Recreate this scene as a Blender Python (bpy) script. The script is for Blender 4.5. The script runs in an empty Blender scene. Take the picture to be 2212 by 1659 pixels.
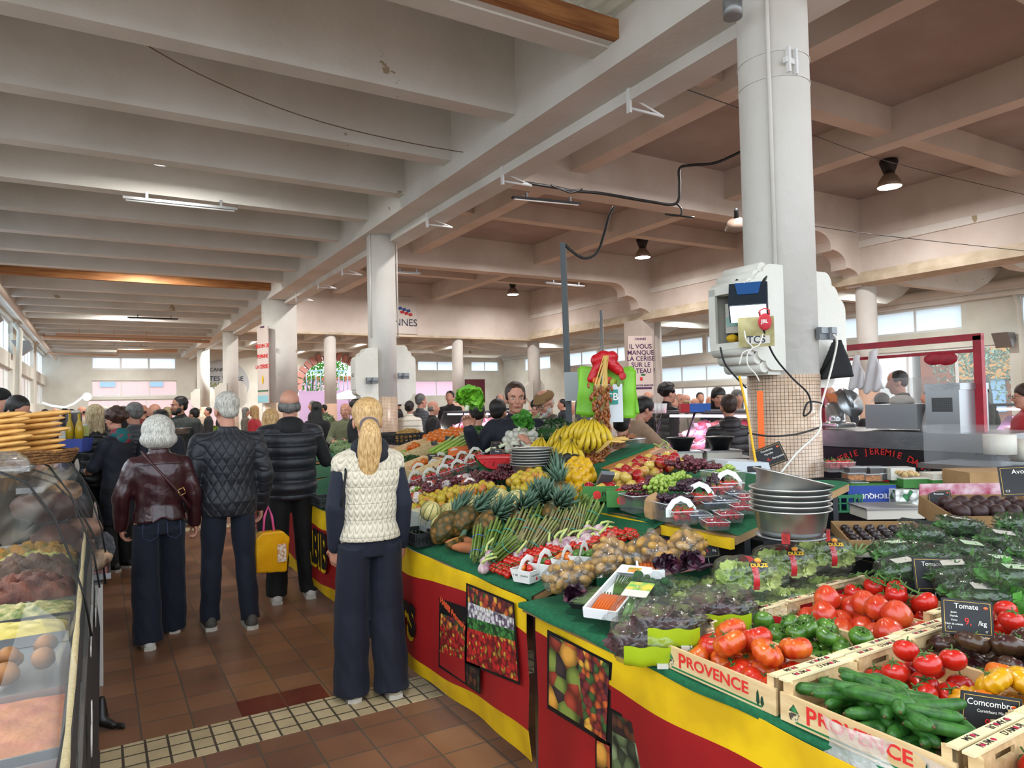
import bpy, math, random
from mathutils import Vector as V, Matrix, Euler, noise
import numpy as np
sc = bpy.context.scene
COL = sc.collection
pi = math.pi
R = math.radians
rnd = random.Random(7)
# ---------------------------------------------------------------- camera, sky, exposure
CAMZ = 1.63
_y, _p, _r = R(30.484), R(1.598), R(-1.248)
FW = V((math.sin(_y)*math.cos(_p), math.cos(_y)*math.cos(_p), math.sin(_p)))
_rt = V((math.cos(_y), -math.sin(_y), 0)); _up = _rt.cross(FW)
RT = _rt*math.cos(_r) + _up*math.sin(_r); UP = -_rt*math.sin(_r) + _up*math.cos(_r)
CAM = V((0, 0, CAMZ)); FPX = 1513.1
cd = bpy.data.cameras.new('camera'); cam = bpy.data.objects.new('camera', cd); COL.objects.link(cam)
cd.sensor_width = 36; cd.lens = FPX/2212*36; cd.clip_start = .05; cd.clip_end = 300
cam.matrix_world = Matrix(((RT.x, UP.x, -FW.x, 0), (RT.y, UP.y, -FW.y, 0), (RT.z, UP.z, -FW.z, CAMZ), (0, 0, 0, 1)))
sc.camera = cam
sc.view_settings.view_transform = 'Standard'; sc.view_settings.look = 'None'
sc.view_settings.gamma = 1; sc.view_settings.use_curve_mapping = False
sc.view_settings.exposure = 0.05
wd = bpy.data.worlds.new('overcast_sky'); sc.world = wd; wd.use_nodes = True
wd.node_tree.nodes['Background'].inputs[0].default_value = (.80, .90, 1.0, 1)
wd.node_tree.nodes['Background'].inputs[1].default_value = 4.0
sc.cycles.max_bounces = 8; sc.cycles.diffuse_bounces = 5; sc.cycles.transparent_max_bounces = 16
sc.cycles.sample_clamp_indirect = 4.0
try:
    sc.cycles.use_denoising = True; sc.cycles.denoiser = 'OPENIMAGEDENOISE'
except Exception: pass
def area(name, loc, size, power, col=(1, 1, 1), rot=(0, 0, 0), shape='DISK', sy=None, spread=None):
    l = bpy.data.lights.new(name, 'AREA'); l.shape = shape; l.size = size; l.energy = power; l.color = col
    if sy: l.shape = 'RECTANGLE'; l.size_y = sy
    if spread: l.spread = spread
    o = bpy.data.objects.new(name, l); COL.objects.link(o); o.location = loc; o.rotation_euler = rot
    return o
def ray(px, py): return FW + RT*((px-1106)/FPX) - UP*((py-829.5)/FPX)
def atD(px, py, t): return CAM + ray(px, py)*t
def atZ(px, py, z=0.0):
    d = ray(px, py); return CAM + d*((z-CAMZ)/d.z)
def atX(px, py, x):
    d = ray(px, py); return CAM + d*(x/d.x)
def atY(px, py, y):
    d = ray(px, py); return CAM + d*(y/d.y)
def proj(p):
    q = V(p)-CAM; k = q.dot(FW); return 1106+FPX*q.dot(RT)/k, 829.5-FPX*q.dot(UP)/k, k
# ---------------------------------------------------------------- materials
MAT = {}
def hexc(h):
    if not isinstance(h, str): return tuple(h)[:3]
    h = h.lstrip('#'); c = [int(h[i:i+2], 16)/255 for i in (0, 2, 4)]
    return tuple(x/12.92 if x <= .04045 else ((x+.055)/1.055)**2.4 for x in c)
def nn(nt, t, **kw):
    n = nt.nodes.new(t)
    for k, v in kw.items():
        if k.startswith('i_'):
            key = k[2:]; key = int(key) if key.isdigit() else key.replace('_', ' ')
            n.inputs[key].default_value = v
        else: setattr(n, k, v)
    return n
def mat(name, col, rough=.6, metal=0, col2=None, scale=8, bump=0, bscale=60, bdist=.01, alpha=1, trans=0, emis=0, ecol=None, coat=0, sheen=0, sss=0, stretch=None, kind='noise', thr=(.35, .65), spec=.5, ior=1.45, detail=3):
    if name in MAT: return MAT[name]
    m = bpy.data.materials.new(name); m.use_nodes = True; nt = m.node_tree; b = nt.nodes['Principled BSDF']
    c = hexc(col); b.inputs['Base Color'].default_value = (*c, 1); b.inputs['Roughness'].default_value = rough
    b.inputs['Metallic'].default_value = metal; b.inputs['Alpha'].default_value = alpha
    b.inputs['Transmission Weight'].default_value = trans; b.inputs['Coat Weight'].default_value = coat
    b.inputs['Sheen Weight'].default_value = sheen; b.inputs['Specular IOR Level'].default_value = spec; b.inputs['IOR'].default_value = ior
    if sss: b.inputs['Subsurface Weight'].default_value = sss; b.inputs['Subsurface Radius'].default_value = (.02, .01, .005)
    if emis:
        b.inputs['Emission Color'].default_value = (*hexc(ecol or col), 1); b.inputs['Emission Strength'].default_value = emis
    tc = nn(nt, 'ShaderNodeTexCoord'); mp = nn(nt, 'ShaderNodeMapping'); nt.links.new(tc.outputs['Object'], mp.inputs[0])
    if stretch: mp.inputs['Scale'].default_value = stretch
    def tex(sc_, kd):
        if kd == 'noise': n = nn(nt, 'ShaderNodeTexNoise', i_Scale=sc_, i_Detail=detail); o = n.outputs[0]
        elif kd == 'voronoi': n = nn(nt, 'ShaderNodeTexVoronoi', i_Scale=sc_); o = n.outputs['Distance']
        elif kd == 'wave': n = nn(nt, 'ShaderNodeTexWave', i_Scale=sc_, i_Distortion=2.0, i_Detail=2.0); o = n.outputs['Fac']
        nt.links.new(mp.outputs[0], n.inputs['Vector']); return o
    if col2 is not None:
        o = tex(scale, kind); r = nn(nt, 'ShaderNodeValToRGB'); nt.links.new(o, r.inputs[0])
        r.color_ramp.elements[0].position = thr[0]; r.color_ramp.elements[1].position = thr[1]
        r.color_ramp.elements[0].color = (*c, 1); r.color_ramp.elements[1].color = (*hexc(col2), 1)
        nt.links.new(r.outputs[0], b.inputs['Base Color'])
    if bump:
        o = tex(bscale, kind if kind != 'noise' else 'noise'); bp = nn(nt, 'ShaderNodeBump', i_Strength=bump, i_Distance=bdist)
        nt.links.new(o, bp.inputs['Height']); nt.links.new(bp.outputs[0], b.inputs['Normal'])
    MAT[name] = m; return m
def math_(nt, op, a, b=None, c=None):
    n = nt.nodes.new('ShaderNodeMath'); n.operation = op
    for i, v in enumerate((a, b, c)):
        if v is None: continue
        if isinstance(v, (int, float)): n.inputs[i].default_value = v
        else: nt.links.new(v, n.inputs[i])
    return n.outputs[0]
# ---------------------------------------------------------------- mesh builder
def rotm(ax): # align +Z to ax
    return V((0, 0, 1)).rotation_difference(V(ax).normalized()).to_matrix()
class MB:
    def __init__(s): s.v = []; s.f = []; s.m = []; s.s = []
    def add(s, vs, fs, mi=0, sm=False, M=None):
        n = len(s.v)
        if M is not None: vs = [M @ V(q) for q in vs]
        s.v += [tuple(q) for q in vs]
        for f in fs: s.f.append(tuple(n+i for i in f)); s.m.append(mi); s.s.append(sm)
        return s
    def box(s, c, d, rz=0, mi=0, M=None, rot=None):
        x, y, z = d[0]/2, d[1]/2, d[2]/2
        vs = [V((a*x, b*y, e*z)) for e in (-1, 1) for b in (-1, 1) for a in (-1, 1)]
        Q = rot if rot is not None else Matrix.Rotation(rz, 3, 'Z')
        vs = [Q @ q + V(c) for q in vs]
        return s.add(vs, [(0, 2, 3, 1), (4, 5, 7, 6), (0, 1, 5, 4), (1, 3, 7, 5), (3, 2, 6, 7), (2, 0, 4, 6)], mi, False, M)
    def bb(s, a, b, mi=0): # box by corners
        return s.box([(a[i]+b[i])/2 for i in range(3)], [abs(b[i]-a[i]) for i in range(3)], mi=mi)
    def tube(s, pts, r, n=8, mi=0, sm=True, caps=True, M=None, flat=None):
        pts = [V(p) for p in pts]; k = len(pts)
        rs = r if isinstance(r, (list, tuple)) else [r]*k
        vs = []; up = None
        for i, p in enumerate(pts):
            t = (pts[min(i+1, k-1)]-pts[max(i-1, 0)])
            t = t.normalized() if t.length > 1e-9 else V((0, 0, 1))
            if up is None: up = V((0, 0, 1)) if abs(t.z) < .9 else V((0, 1, 0))
            a = t.cross(up); a = a.normalized() if a.length > 1e-6 else V((1, 0, 0)); b = a.cross(t).normalized(); up = b
            rr = rs[i]; ra, rb = (rr if isinstance(rr, (tuple, list)) else (rr, rr))
            for j in range(n):
                q = 2*pi*j/n; vs.append(p + a*(ra*math.cos(q)) + b*(rb*math.sin(q)))
        fs = [(i*n+j, i*n+(j+1) % n, (i+1)*n+(j+1) % n, (i+1)*n+j) for i in range(k-1) for j in range(n)]
        s.add(vs, fs, mi, sm, M)
        if caps:
            o = len(s.v)-len(vs); s.f.append(tuple(o+j for j in range(n))[::-1]); s.m.append(mi); s.s.append(False)
            s.f.append(tuple(o+(k-1)*n+j for j in range(n))); s.m.append(mi); s.s.append(False)
        return s
    def cap(s, a, b, ra, rb=None, n=10, mi=0): # capsule
        a, b = V(a), V(b); rb = rb or ra; d = (b-a); L = d.length; d = d.normalized() if L > 1e-9 else V((0, 0, 1))
        P = []; rr = []
        for q in (-80, -50, -25): P.append(a + d*ra*math.sin(R(q))); rr.append(ra*math.cos(R(q)))
        P.append(a); rr.append(ra); P.append(b); rr.append(rb)
        for q in (25, 50, 80): P.append(b + d*rb*math.sin(R(q))); rr.append(rb*math.cos(R(q)))
        return s.tube(P, rr, n, mi)
    def cyl(s, a, b, r, r2=None, n=16, mi=0, sm=True, caps=True): return s.tube([a, b], [r, r if r2 is None else r2], n, mi, sm, caps)
    def lathe(s, prof, n=24, c=(0, 0, 0), mi=0, sm=True, M=None, lob=None):
        vs = []; k = len(prof)
        for (r, z) in prof:
            for j in range(n):
                q = 2*pi*j/n; rr = r*(lob(q, z) if lob else 1)
                vs.append((c[0]+rr*math.cos(q), c[1]+rr*math.sin(q), c[2]+z))
        fs = [(i*n+j, i*n+(j+1) % n, (i+1)*n+(j+1) % n, (i+1)*n+j) for i in range(k-1) for j in range(n)]
        return s.add(vs, fs, mi, sm, M)
    def ell(s, c, r, n=12, m=8, mi=0, M=None, rot=None, fn=None):
        if not isinstance(r, (tuple, list)): r = (r, r, r)
        vs = []; Q = rot if rot is not None else Matrix.Identity(3)
        for i in range(m+1):
            th = pi*i/m
            for j in range(n):
                ph = 2*pi*j/n; d = V((math.sin(th)*math.cos(ph), math.sin(th)*math.sin(ph), math.cos(th)))
                k = fn(d) if fn else 1
                vs.append(Q @ V((d.x*r[0]*k, d.y*r[1]*k, d.z*r[2]*k)) + V(c))
        fs = []
        for i in range(m):
            for j in range(n):
                a, b, cc, dd = i*n+j, (i+1)*n+j, (i+1)*n+(j+1) % n, i*n+(j+1) % n
                fs.append((a, b, cc) if i == 0 else ((a, b, dd) if i == m-1 else (a, b, cc, dd)))
        return s.add(vs, fs, mi, True, M)
    def grid(s, fn, nu, nv, mi=0, sm=True, M=None, closeu=False):
        vs = [fn(i/nu, j/nv) for j in range(nv+1) for i in range(nu+1)]
        W = nu+1
        fs = [(j*W+i, j*W+i+1, (j+1)*W+i+1, (j+1)*W+i) for j in range(nv) for i in range(nu)]
        mis = None
        if callable(mi):
            for j in range(nv):
                for i in range(nu): pass
        return s.add(vs, fs, 0 if callable(mi) else mi, sm, M)
    def prism(s, pts, a, b, axis='z', mi=0, sm=False, M=None): # 2d polygon extruded between a and b along axis
        k = len(pts)
        def P(q, h):
            return (q[0], q[1], h) if axis == 'z' else ((q[0], h, q[1]) if axis == 'y' else (h, q[0], q[1]))
        vs = [P(q, a) for q in pts]+[P(q, b) for q in pts]
        fs = [tuple(range(k))[::-1], tuple(range(k, 2*k))]+[(i, (i+1) % k, k+(i+1) % k, k+i) for i in range(k)]
        return s.add(vs, fs, mi, sm, M)
    def quad(s, a, b, c, d, mi=0): return s.add([a, b, c, d], [(0, 1, 2, 3)], mi)
    def mesh(s, name):
        me = bpy.data.meshes.new(name); me.from_pydata(s.v, [], s.f)
        me.polygons.foreach_set('material_index', s.m); me.polygons.foreach_set('use_smooth', s.s)
        me.update(); return me
    def build(s, name, ms=None, parent=None, loc=None, rz=None, **kw):
        return obj(name, s.mesh(name), ms, parent, loc, rz, **kw)
def obj(name, data, ms=None, parent=None, loc=None, rz=None, label=None, cat=None, group=None, kind=None):
    o = bpy.data.objects.new(name, data); COL.objects.link(o)
    if ms is not None:
        for m_ in (ms if isinstance(ms, (list, tuple)) else [ms]): data.materials.append(m_)
    if parent is not None: o.parent = parent
    if loc is not None: o.location = loc
    if rz is not None: o.rotation_euler = (0, 0, rz) if not isinstance(rz, (tuple, list, Euler)) else rz
    tag(o, label, cat, group, kind); return o
def tag(o, label=None, cat=None, group=None, kind=None):
    if label: o['label'] = label
    if cat: o['category'] = cat
    if group: o['group'] = group
    if kind: o['kind'] = kind
    return o
def thing(name, label, cat, loc=(0, 0, 0), rz=0, group=None, s=1):
    o = bpy.data.objects.new(name, None); o.empty_display_size = .1; COL.objects.link(o)
    o.location = loc; o.rotation_euler = (0, 0, rz) if not isinstance(rz, (tuple, list, Euler)) else rz
    o.scale = (s, s, s); return tag(o, label, cat, group)
def struct(name, mb, m): return mb.build(name, m, kind='structure')
KIDS = {}
def kids(o): return [c for c in o.children]
def ctree(o, parent=None, loc=None, rot=None, s=None, label=None, group=None):
    c = o.copy(); COL.objects.link(c)
    if parent is not None: c.parent = parent
    if loc is not None: c.location = loc
    if rot is not None: c.rotation_euler = rot
    if s is not None: c.scale = (s, s, s) if not isinstance(s, (tuple, list)) else s
    if label: c['label'] = label
    if group: c['group'] = group
    for ch in list(o.children): ctree(ch, c)
    return c
class Kind:
    """one prototype; the first use moves it, later uses copy it with its parts"""
    def __init__(s, proto): s.p = proto; s.used = False
    def put(s, loc, rot=(0, 0, 0), sc_=1, label=None, group=None):
        if not s.used:
            s.used = True; o = s.p; o.location = loc; o.rotation_euler = rot
            o.scale = (sc_,)*3 if not isinstance(sc_, (tuple, list)) else sc_
            if label: o['label'] = label
            if group: o['group'] = group
            return o
        return ctree(s.p, None, loc, rot, sc_, label, group)
WS = bpy.data.scenes.new('workshop') # meshes are fused there, then it is removed
def fuse(mb, vox=.012, sm=2, name='fused', sf=.6):
    me = mb.mesh('tmp'); o = bpy.data.objects.new('tmp', me); WS.collection.objects.link(o)
    md = o.modifiers.new('r', 'REMESH'); md.mode = 'VOXEL'; md.voxel_size = vox; md.use_smooth_shade = True
    if sm: s2 = o.modifiers.new('s', 'SMOOTH'); s2.iterations = sm; s2.factor = sf
    vl = WS.view_layers[0]; vl.update(); dg = vl.depsgraph; ev = o.evaluated_get(dg)
    r = bpy.data.meshes.new_from_object(ev, depsgraph=dg); r.name = name
    bpy.data.objects.remove(o); bpy.data.meshes.remove(me)
    r.polygons.foreach_set('use_smooth', [True]*len(r.polygons)); r.materials.clear()
    return r
def warp(me, fn):
    n = len(me.vertices); a = np.empty(n*3); me.vertices.foreach_get('co', a); a = a.reshape(-1, 3)
    nr = np.empty(n*3); me.vertices.foreach_get('normal', nr); nr = nr.reshape(-1, 3)
    a = fn(a, nr); me.vertices.foreach_set('co', a.ravel()); me.update(); return me
def text(s, size, m, parent=None, loc=(0, 0, 0), rot=(0, 0, 0), name='lettering', al='CENTER', ext=.0008, sx=1, bold=0, M=None):
    c = bpy.data.curves.new(name, 'FONT'); c.body = s; c.size = size; c.align_x = al; c.align_y = 'CENTER'; c.extrude = ext
    c.offset = bold; c.resolution_u = 3
    o = bpy.data.objects.new(name, c); COL.objects.link(o); c.materials.append(m)
    if parent is not None: o.parent = parent
    o.location = loc; o.rotation_euler = rot; o.scale = (sx, 1, 1)
    if M is not None: o.matrix_local = M
    return o
ORD = ['leftmost', 'second from left', 'third from left', 'fourth from left', 'fifth from left', 'sixth from left', 'seventh from left', 'eighth from left', 'ninth from left', 'tenth from left', 'eleventh from left', 'twelfth from left']
ROWS = {1: [''], 2: ['upper row, ', 'lower row, '], 3: ['upper row, ', 'middle row, ', 'lower row, '], 4: ['top row, ', 'upper middle row, ', 'lower middle row, ', 'bottom row, ']}
def poslabel(items, base, rows=None):
    """words for where each member of a small pile stands, as seen"""
    P = [(o, proj(o.matrix_basis.translation)) for o in items]
    n = len(P); rows = rows or (1 if n <= 4 else 2 if n <= 10 else 3 if n <= 24 else 4)
    P.sort(key=lambda q: q[1][1]); k = math.ceil(n/rows)
    for i in range(rows):
        row = sorted(P[i*k:(i+1)*k], key=lambda q: q[1][0])
        for j, (o, _) in enumerate(row):
            w = ORD[j] if j < 12 else ORD[min(11, len(row)-1-j)].replace('left', 'right')
            if j == len(row)-1 and j > 1: w = 'rightmost'
            o['label'] = f'{base}, {ROWS[rows][i]}{w}'
# ---------------------------------------------------------------- lights of the hall and added fill
for (x, y, w) in ((1.0, 10.6, 330), (1.0, 19.5, 330), (.9, 28.5, 330), (1.0, 37.5, 330), (.9, 1.8, 330), (.9, 43.5, 330), (10, 43.5, 330), (23, 1, 100)):
    area('aisle_lamp_and_fill_light', (x, y, 5.2), .45, w, (1, .98, .93))  # those by the far wall are added fill, no lamp hangs there
for y in (.8, 9.75, 18.65, 27.6):
    for x in (6.9, 11.4, 16.4):  # only the rightmost row has pendants, the other rows are added fill
        if y > 2 or x > 7: area('pendant_and_fill_light', (x, y, 6.45), .4, 185, (1, .93, .90))
for y in (5, 14, 23, 35, 42): area('far_aisle_light', (23, y, 5.2), .5, 260, (.97, 1, .96))
for x in (6, 12, 18): area('end_aisle_fill_light', (x, 38, 5.2), .5, 380, (.97, 1, .96))  # added fill to brighten the far end, without fittings
# ---------------------------------------------------------------- setting materials
def plaster(name, c, c2, c3='#a3937a', peel=.70, sc_=.9, bump=.25):
    m = mat(name, c, .75, col2=c2, scale=sc_, bump=bump, bscale=14, bdist=.02, detail=6)
    nt = m.node_tree; b = nt.nodes['Principled BSDF']; src = b.inputs['Base Color'].links[0].from_socket
    tc = nn(nt, 'ShaderNodeTexCoord'); n = nn(nt, 'ShaderNodeTexNoise', i_Scale=1.7, i_Detail=5.0, i_Roughness=.55)
    nt.links.new(tc.outputs['Object'], n.inputs['Vector'])
    f = math_(nt, 'GREATER_THAN', n.outputs[0], peel); mx = nn(nt, 'ShaderNodeMix', data_type='RGBA')
    nt.links.new(f, mx.inputs[0]); nt.links.new(src, mx.inputs[6]); mx.inputs[7].default_value = (*hexc(c3), 1)
    nt.links.new(mx.outputs[2], b.inputs['Base Color']); return m
PL = plaster('white_paint', '#d9d7d1', '#cbc8c0')
PLN = plaster('nave_paint', '#cfc6bd', '#c2b6ab', peel=.8)
PLW = plaster('wall_paint', '#dad8cf', '#cbc9be', '#b0a88c', .8)
PLR = mat('ledge_paint', '#c9bda8', .7, col2='#b5a88f', scale=3)
WOOD = mat('pine_board', '#a8713f', .6, col2='#7e4d26', scale=3, stretch=(.6, 6, 6), bump=.2)
METAL = mat('grey_metal', '#8f9193', .4, .8); DARK = mat('dark_metal', '#26282b', .5, .3); WHITEM = mat('white_metal', '#dcdcda', .45)
GLASS = mat('window_glass', '#cfe6f2', .05, alpha=.12); FROST = mat('frosted_pane', '#e6f2f8', .5)
_n = FROST.node_tree; _t = nn(_n, 'ShaderNodeBsdfTranslucent'); _t.inputs[0].default_value = (.86, .93, .97, 1); _m = nn(_n, 'ShaderNodeMixShader'); _m.inputs[0].default_value = .85
_n.links.new(_n.nodes['Principled BSDF'].outputs[0], _m.inputs[1]); _n.links.new(_t.outputs[0], _m.inputs[2]); _n.links.new(_m.outputs[0], _n.nodes['Material Output'].inputs[0])
CORR = mat('corrugated_sheet', '#b9b49c', .4, alpha=.9)
BLACK = mat('black_paint', '#141415', .5)
def brickmat(name, c1, c2, mortar, w, h, ms, rough=.35, ang=None, bump=.4, offset=0, extra=None, off=(0, 0)):
    m = bpy.data.materials.new(name); m.use_nodes = True; nt = m.node_tree; b = nt.nodes['Principled BSDF']
    tc = nn(nt, 'ShaderNodeTexCoord'); sp = nn(nt, 'ShaderNodeSeparateXYZ'); nt.links.new(tc.outputs['Object'], sp.inputs[0])
    cb = nn(nt, 'ShaderNodeCombineXYZ')
    if ang:
        a = math_(nt, 'ARCTAN2', sp.outputs[1], sp.outputs[0]); nt.links.new(math_(nt, 'MULTIPLY', a, ang), cb.inputs[0]); nt.links.new(sp.outputs[2], cb.inputs[1])
    else:
        nt.links.new(math_(nt, 'ADD', sp.outputs[0], off[0]), cb.inputs[0]); nt.links.new(math_(nt, 'ADD', sp.outputs[1], off[1]), cb.inputs[1])
    br = nn(nt, 'ShaderNodeTexBrick', offset=offset, i_Scale=1.0); br.inputs['Mortar Size'].default_value = ms
    br.inputs['Brick Width'].default_value = w; br.inputs['Row Height'].default_value = h; br.inputs['Mortar Smooth'].default_value = .1
    br.inputs['Color1'].default_value = (*hexc(c1), 1); br.inputs['Color2'].default_value = (*hexc(c2), 1); br.inputs['Mortar'].default_value = (*hexc(mortar), 1)
    nt.links.new(cb.outputs[0], br.inputs['Vector'])
    n = nn(nt, 'ShaderNodeTexNoise', i_Scale=2.3, i_Detail=8.0, i_Roughness=.65); nt.links.new(tc.outputs['Object'], n.inputs['Vector'])
    mx = nn(nt, 'ShaderNodeMix', data_type='RGBA', blend_type='MULTIPLY'); mx.inputs[0].default_value = .75
    r = nn(nt, 'ShaderNodeValToRGB'); nt.links.new(n.outputs[0], r.inputs[0]); r.color_ramp.elements[0].position = .3; r.color_ramp.elements[1].position = .7
    r.color_ramp.elements[0].color = (.62, .6, .58, 1); r.color_ramp.elements[1].color = (1.15, 1.15, 1.15, 1)
    nt.links.new(br.outputs['Color'], mx.inputs[6]); nt.links.new(r.outputs[0], mx.inputs[7]); nt.links.new(mx.outputs[2], b.inputs['Base Color'])
    b.inputs['Roughness'].default_value = rough
    rr = nn(nt, 'ShaderNodeMapRange'); nt.links.new(n.outputs[0], rr.inputs[0]); rr.inputs[3].default_value = rough-.12; rr.inputs[4].default_value = rough+.15
    nt.links.new(rr.outputs[0], b.inputs['Roughness'])
    bp = nn(nt, 'ShaderNodeBump', i_Strength=bump, i_Distance=.004); inv = math_(nt, 'SUBTRACT', 1.0, br.outputs['Fac'])
    add = math_(nt, 'ADD', inv, math_(nt, 'MULTIPLY', n.outputs[0], .6)); nt.links.new(add, bp.inputs['Height']); nt.links.new(bp.outputs[0], b.inputs['Normal'])
    MAT[name] = m; return m
TILE = brickmat('terracotta_tiles', '#94694a', '#775340', '#5f5549', .239, .232, .005, .34, off=(.237*4+.075, .21))
TRAV = brickmat('travertine_tiles', '#c9b791', '#b5a47f', '#4d453a', .0985, .108, .006, .45, bump=.9, off=(.112, .055))
REDT = mat('red_tile', '#6b2f24', .32, col2='#5a271e', scale=6, bump=.1)
# ---------------------------------------------------------------- shell
struct('floor', MB().add([(-8, -9, 0), (34, -9, 0), (34, 52, 0), (-8, 52, 0)], [(0, 1, 2, 3)]), TILE)
for i, y in enumerate((-5.1, 3.65, 10.42, 17.2, 24, 30.8, 37.6)):
    struct(f'trim_{i+1}', MB().bb((-2.5, y, 0), (26.5, y+.325, .003)), TRAV)
struct('floor_red_tiles', MB().bb((.645, 3.985, 0), (.875, 4.2, .003)).bb((.882, 3.985, 0), (1.108, 4.2, .003)), REDT)
def wall(name, axis, pos, a0, a1, z0, z1, holes, m, th=.3):
    us = sorted({a0, a1, *[h[0] for h in holes], *[h[1] for h in holes]}); zs = sorted({z0, z1, *[h[2] for h in holes], *[h[3] for h in holes]})
    mb = MB()
    for i in range(len(us)-1):
        for j in range(len(zs)-1):
            uc, zc = (us[i]+us[i+1])/2, (zs[j]+zs[j+1])/2
            if any(h[0] < uc < h[1] and h[2] < zc < h[3] for h in holes): continue
            if axis == 'x': mb.bb((pos, us[i], zs[j]), (pos+th, us[i+1], zs[j+1]))
            else: mb.bb((us[i], pos, zs[j]), (us[i+1], pos+th, zs[j+1]))
    return struct(name, mb, m)
WN = [0]
def window(axis, pos, u0, u1, z0, z1, n, m, fr=.05, frm=None):
    WN[0] += 1; f = MB(); g = MB(); p = pos
    def bx(mb, a, b, c, d, t=.06):
        if axis == 'x': mb.bb((p-t/2, a, c), (p+t/2, b, d))
        else: mb.bb((a, p-t/2, c), (b, p+t/2, d))
    bx(f, u0, u1, z0, z0+fr); bx(f, u0, u1, z1-fr, z1); w = (u1-u0)/n
    for i in range(n+1):
        c = u0+w*i; a = max(u0, c-fr/2); b = min(u1, c+fr/2); bx(f, a, b, z0+fr, z1-fr)
    bx(g, u0+.01, u1-.01, z0+.01, z1-.01, .008)
    o = f.build(f'window_{WN[0]}', frm or WHITEM, kind='structure'); g.build('pane', m, o); return o
FY = 46.5
arch = (11.2, 15.6, 0, 3.6)
wall('wall_far', 'y', FY, -2.9, 26.9, 0, 5.9, [(-.4, 3.95, 4.08, 4.87), (-.4, 4.0, 2.52, 3.46), (-.6, 6.8, 0, 2.36), arch, (11.2+.35, 15.6-.35, 3.6, 4.5), (12.4, 14.4, 4.5, 5.0), (19.6, 22.7, 4.1, 4.86), (19.4, 22.7, 2.3, 3.4), (23.9, 26.2, 4.1, 4.86)], PLW)
af = MB()
for i in range(17):
    q = pi*i/16; af.box((13.4+2.28*math.cos(q), FY-.03, 3.0+2.05*math.sin(q)), (.5, .36, .3), rot=Matrix.Rotation(-q, 3, 'Y'))
struct('trim_20', af, mat('pink_arch', '#c98f86', .8))
window('y', FY+.1, -.4, 3.95, 4.08, 4.87, 3, FROST, .1); window('y', FY+.1, -.4, 4.0, 2.52, 3.46, 3, GLASS, .08); window('y', FY+.1, -.6, 6.8, 0, 2.36, 5, GLASS, .08)
window('y', FY+.1, 19.6, 22.7, 4.1, 4.86, 2, FROST, .08); window('y', FY+.1, 19.4, 22.7, 2.3, 3.4, 2, GLASS, .06); window('y', FY+.1, 23.9, 26.2, 4.1, 4.86, 2, FROST, .06)
# left wall
hl = []
for k in range(0, 5):
    y0 = 4.4+k*8.87; hl += [(y0+.4, y0+7.6, 3.7, 4.85), (y0+.4, y0+7.6, 2.1, 3.2)]
wall('wall_left', 'x', -2.9, 4.4, 46.5, 0, 5.9, hl, PLW)
for h in hl:
    if h[0] > 12: window('x', -2.75, *h[:2], *h[2:], 5, FROST if h[2] > 3 else mat('pale_pane', '#e6e8e6', .4, alpha=.6), .07)
hr = []
for k in range(0, 5):
    y0 = 3.6+k*8.87; hr += [(y0+.9, y0+4.3, 3.95, 4.9), (y0+4.55, y0+7.9, 3.95, 4.9)]
    if k != 1: hr += [(y0+.9, y0+7.9, 2.55, 3.45), (y0+.9, y0+7.9, .9, 2.3)]
    else: hr += [(y0-.6, y0+6.5, .0, 3.3)]
wall('wall_right', 'x', 26.6, -3, 46.5, 0, 5.9, [h for h in hr if h[0] > -3 and h[1] < 46.5], PLW)
for h in hr:
    if h[1] > 46.5 or h[0] < 5: continue
    window('x', 26.7, *h[:2], *h[2:], 2 if h[2] > 3.6 else 4, FROST if h[2] > 2.4 else GLASS, .08)
# plumbing of low hall ceilings: slabs
struct('ceiling_left', MB().bb((-2.9, 5.3, 5.9), (4.72, 46.8, 6.1)).bb((-2.9, -2, 5.9), (4.72, 3.4, 6.1)), PL)
struct('ceiling_right', MB().bb((18.9, -3, 5.9), (26.9, 46.8, 6.1)), PL)
struct('ceiling_end', MB().bb((4.72, 30.4, 5.9), (18.9, 46.8, 6.1)), PL)
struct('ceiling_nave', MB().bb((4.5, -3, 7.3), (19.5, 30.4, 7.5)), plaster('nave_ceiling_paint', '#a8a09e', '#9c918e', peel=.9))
bm_ = MB()
for k in range(-4, 23):
    y = 6.91+1.73*k
    if abs(y-20.7) < .5 or y > 46: continue
    if 2 < y < 5: continue
    bm_.bb((-2.65, y, 5.0), (4.25, y+.25, 5.95))
struct('beam_joists_left', bm_, PL)
g = MB().bb((4.2, -3, 4.8), (4.65, 46.6, 6.1)).bb((4.65, -3, 4.68), (5.0, 30.3, 7.35)).bb((4.65, 30.3, 4.68), (4.72, 46.6, 6))
struct('beam_girder_left', g, PL)
struct('beam_wall_left', MB().bb((-2.65, -3, 4.95), (-2.2, 46.5, 5.95)), PL)
g = MB()
g.prism([(18.95, 5.2), (18.95, 7.35), (19.45, 7.35), (19.45, 4.8), (19.15, 4.8), (19.15, 4.9)], -3, 30.4, 'y')
struct('beam_girder_right', g, PLN)
struct('trim_30', MB().prism([(18.94, 5.2), (19.14, 4.9), (19.14, 4.78), (18.8, 4.86), (18.8, 4.98)], -3, 30.3, 'y'), PLR)
struct('beam_end', MB().bb((4.7, 30.2, 4.88), (19.1, 30.7, 7.35)), PLN)
struct('beam_end_ledge', MB().bb((4.7, 30.1, 4.8), (19.1, 30.75, 4.9)), PLR)
nb = MB()
for x in (8.75, 13.45): nb.bb((x, -3, 6.6), (x+.4, 30.3, 7.35))
for y in (3.4, 12.2, 21.1): nb.bb((4.9, y, 6.2), (19.1, y+.5, 7.35))
for y in (-1, 7.9, 16.7, 25.6): nb.bb((4.9, y, 6.8), (19.1, y+.35, 7.35))
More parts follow.
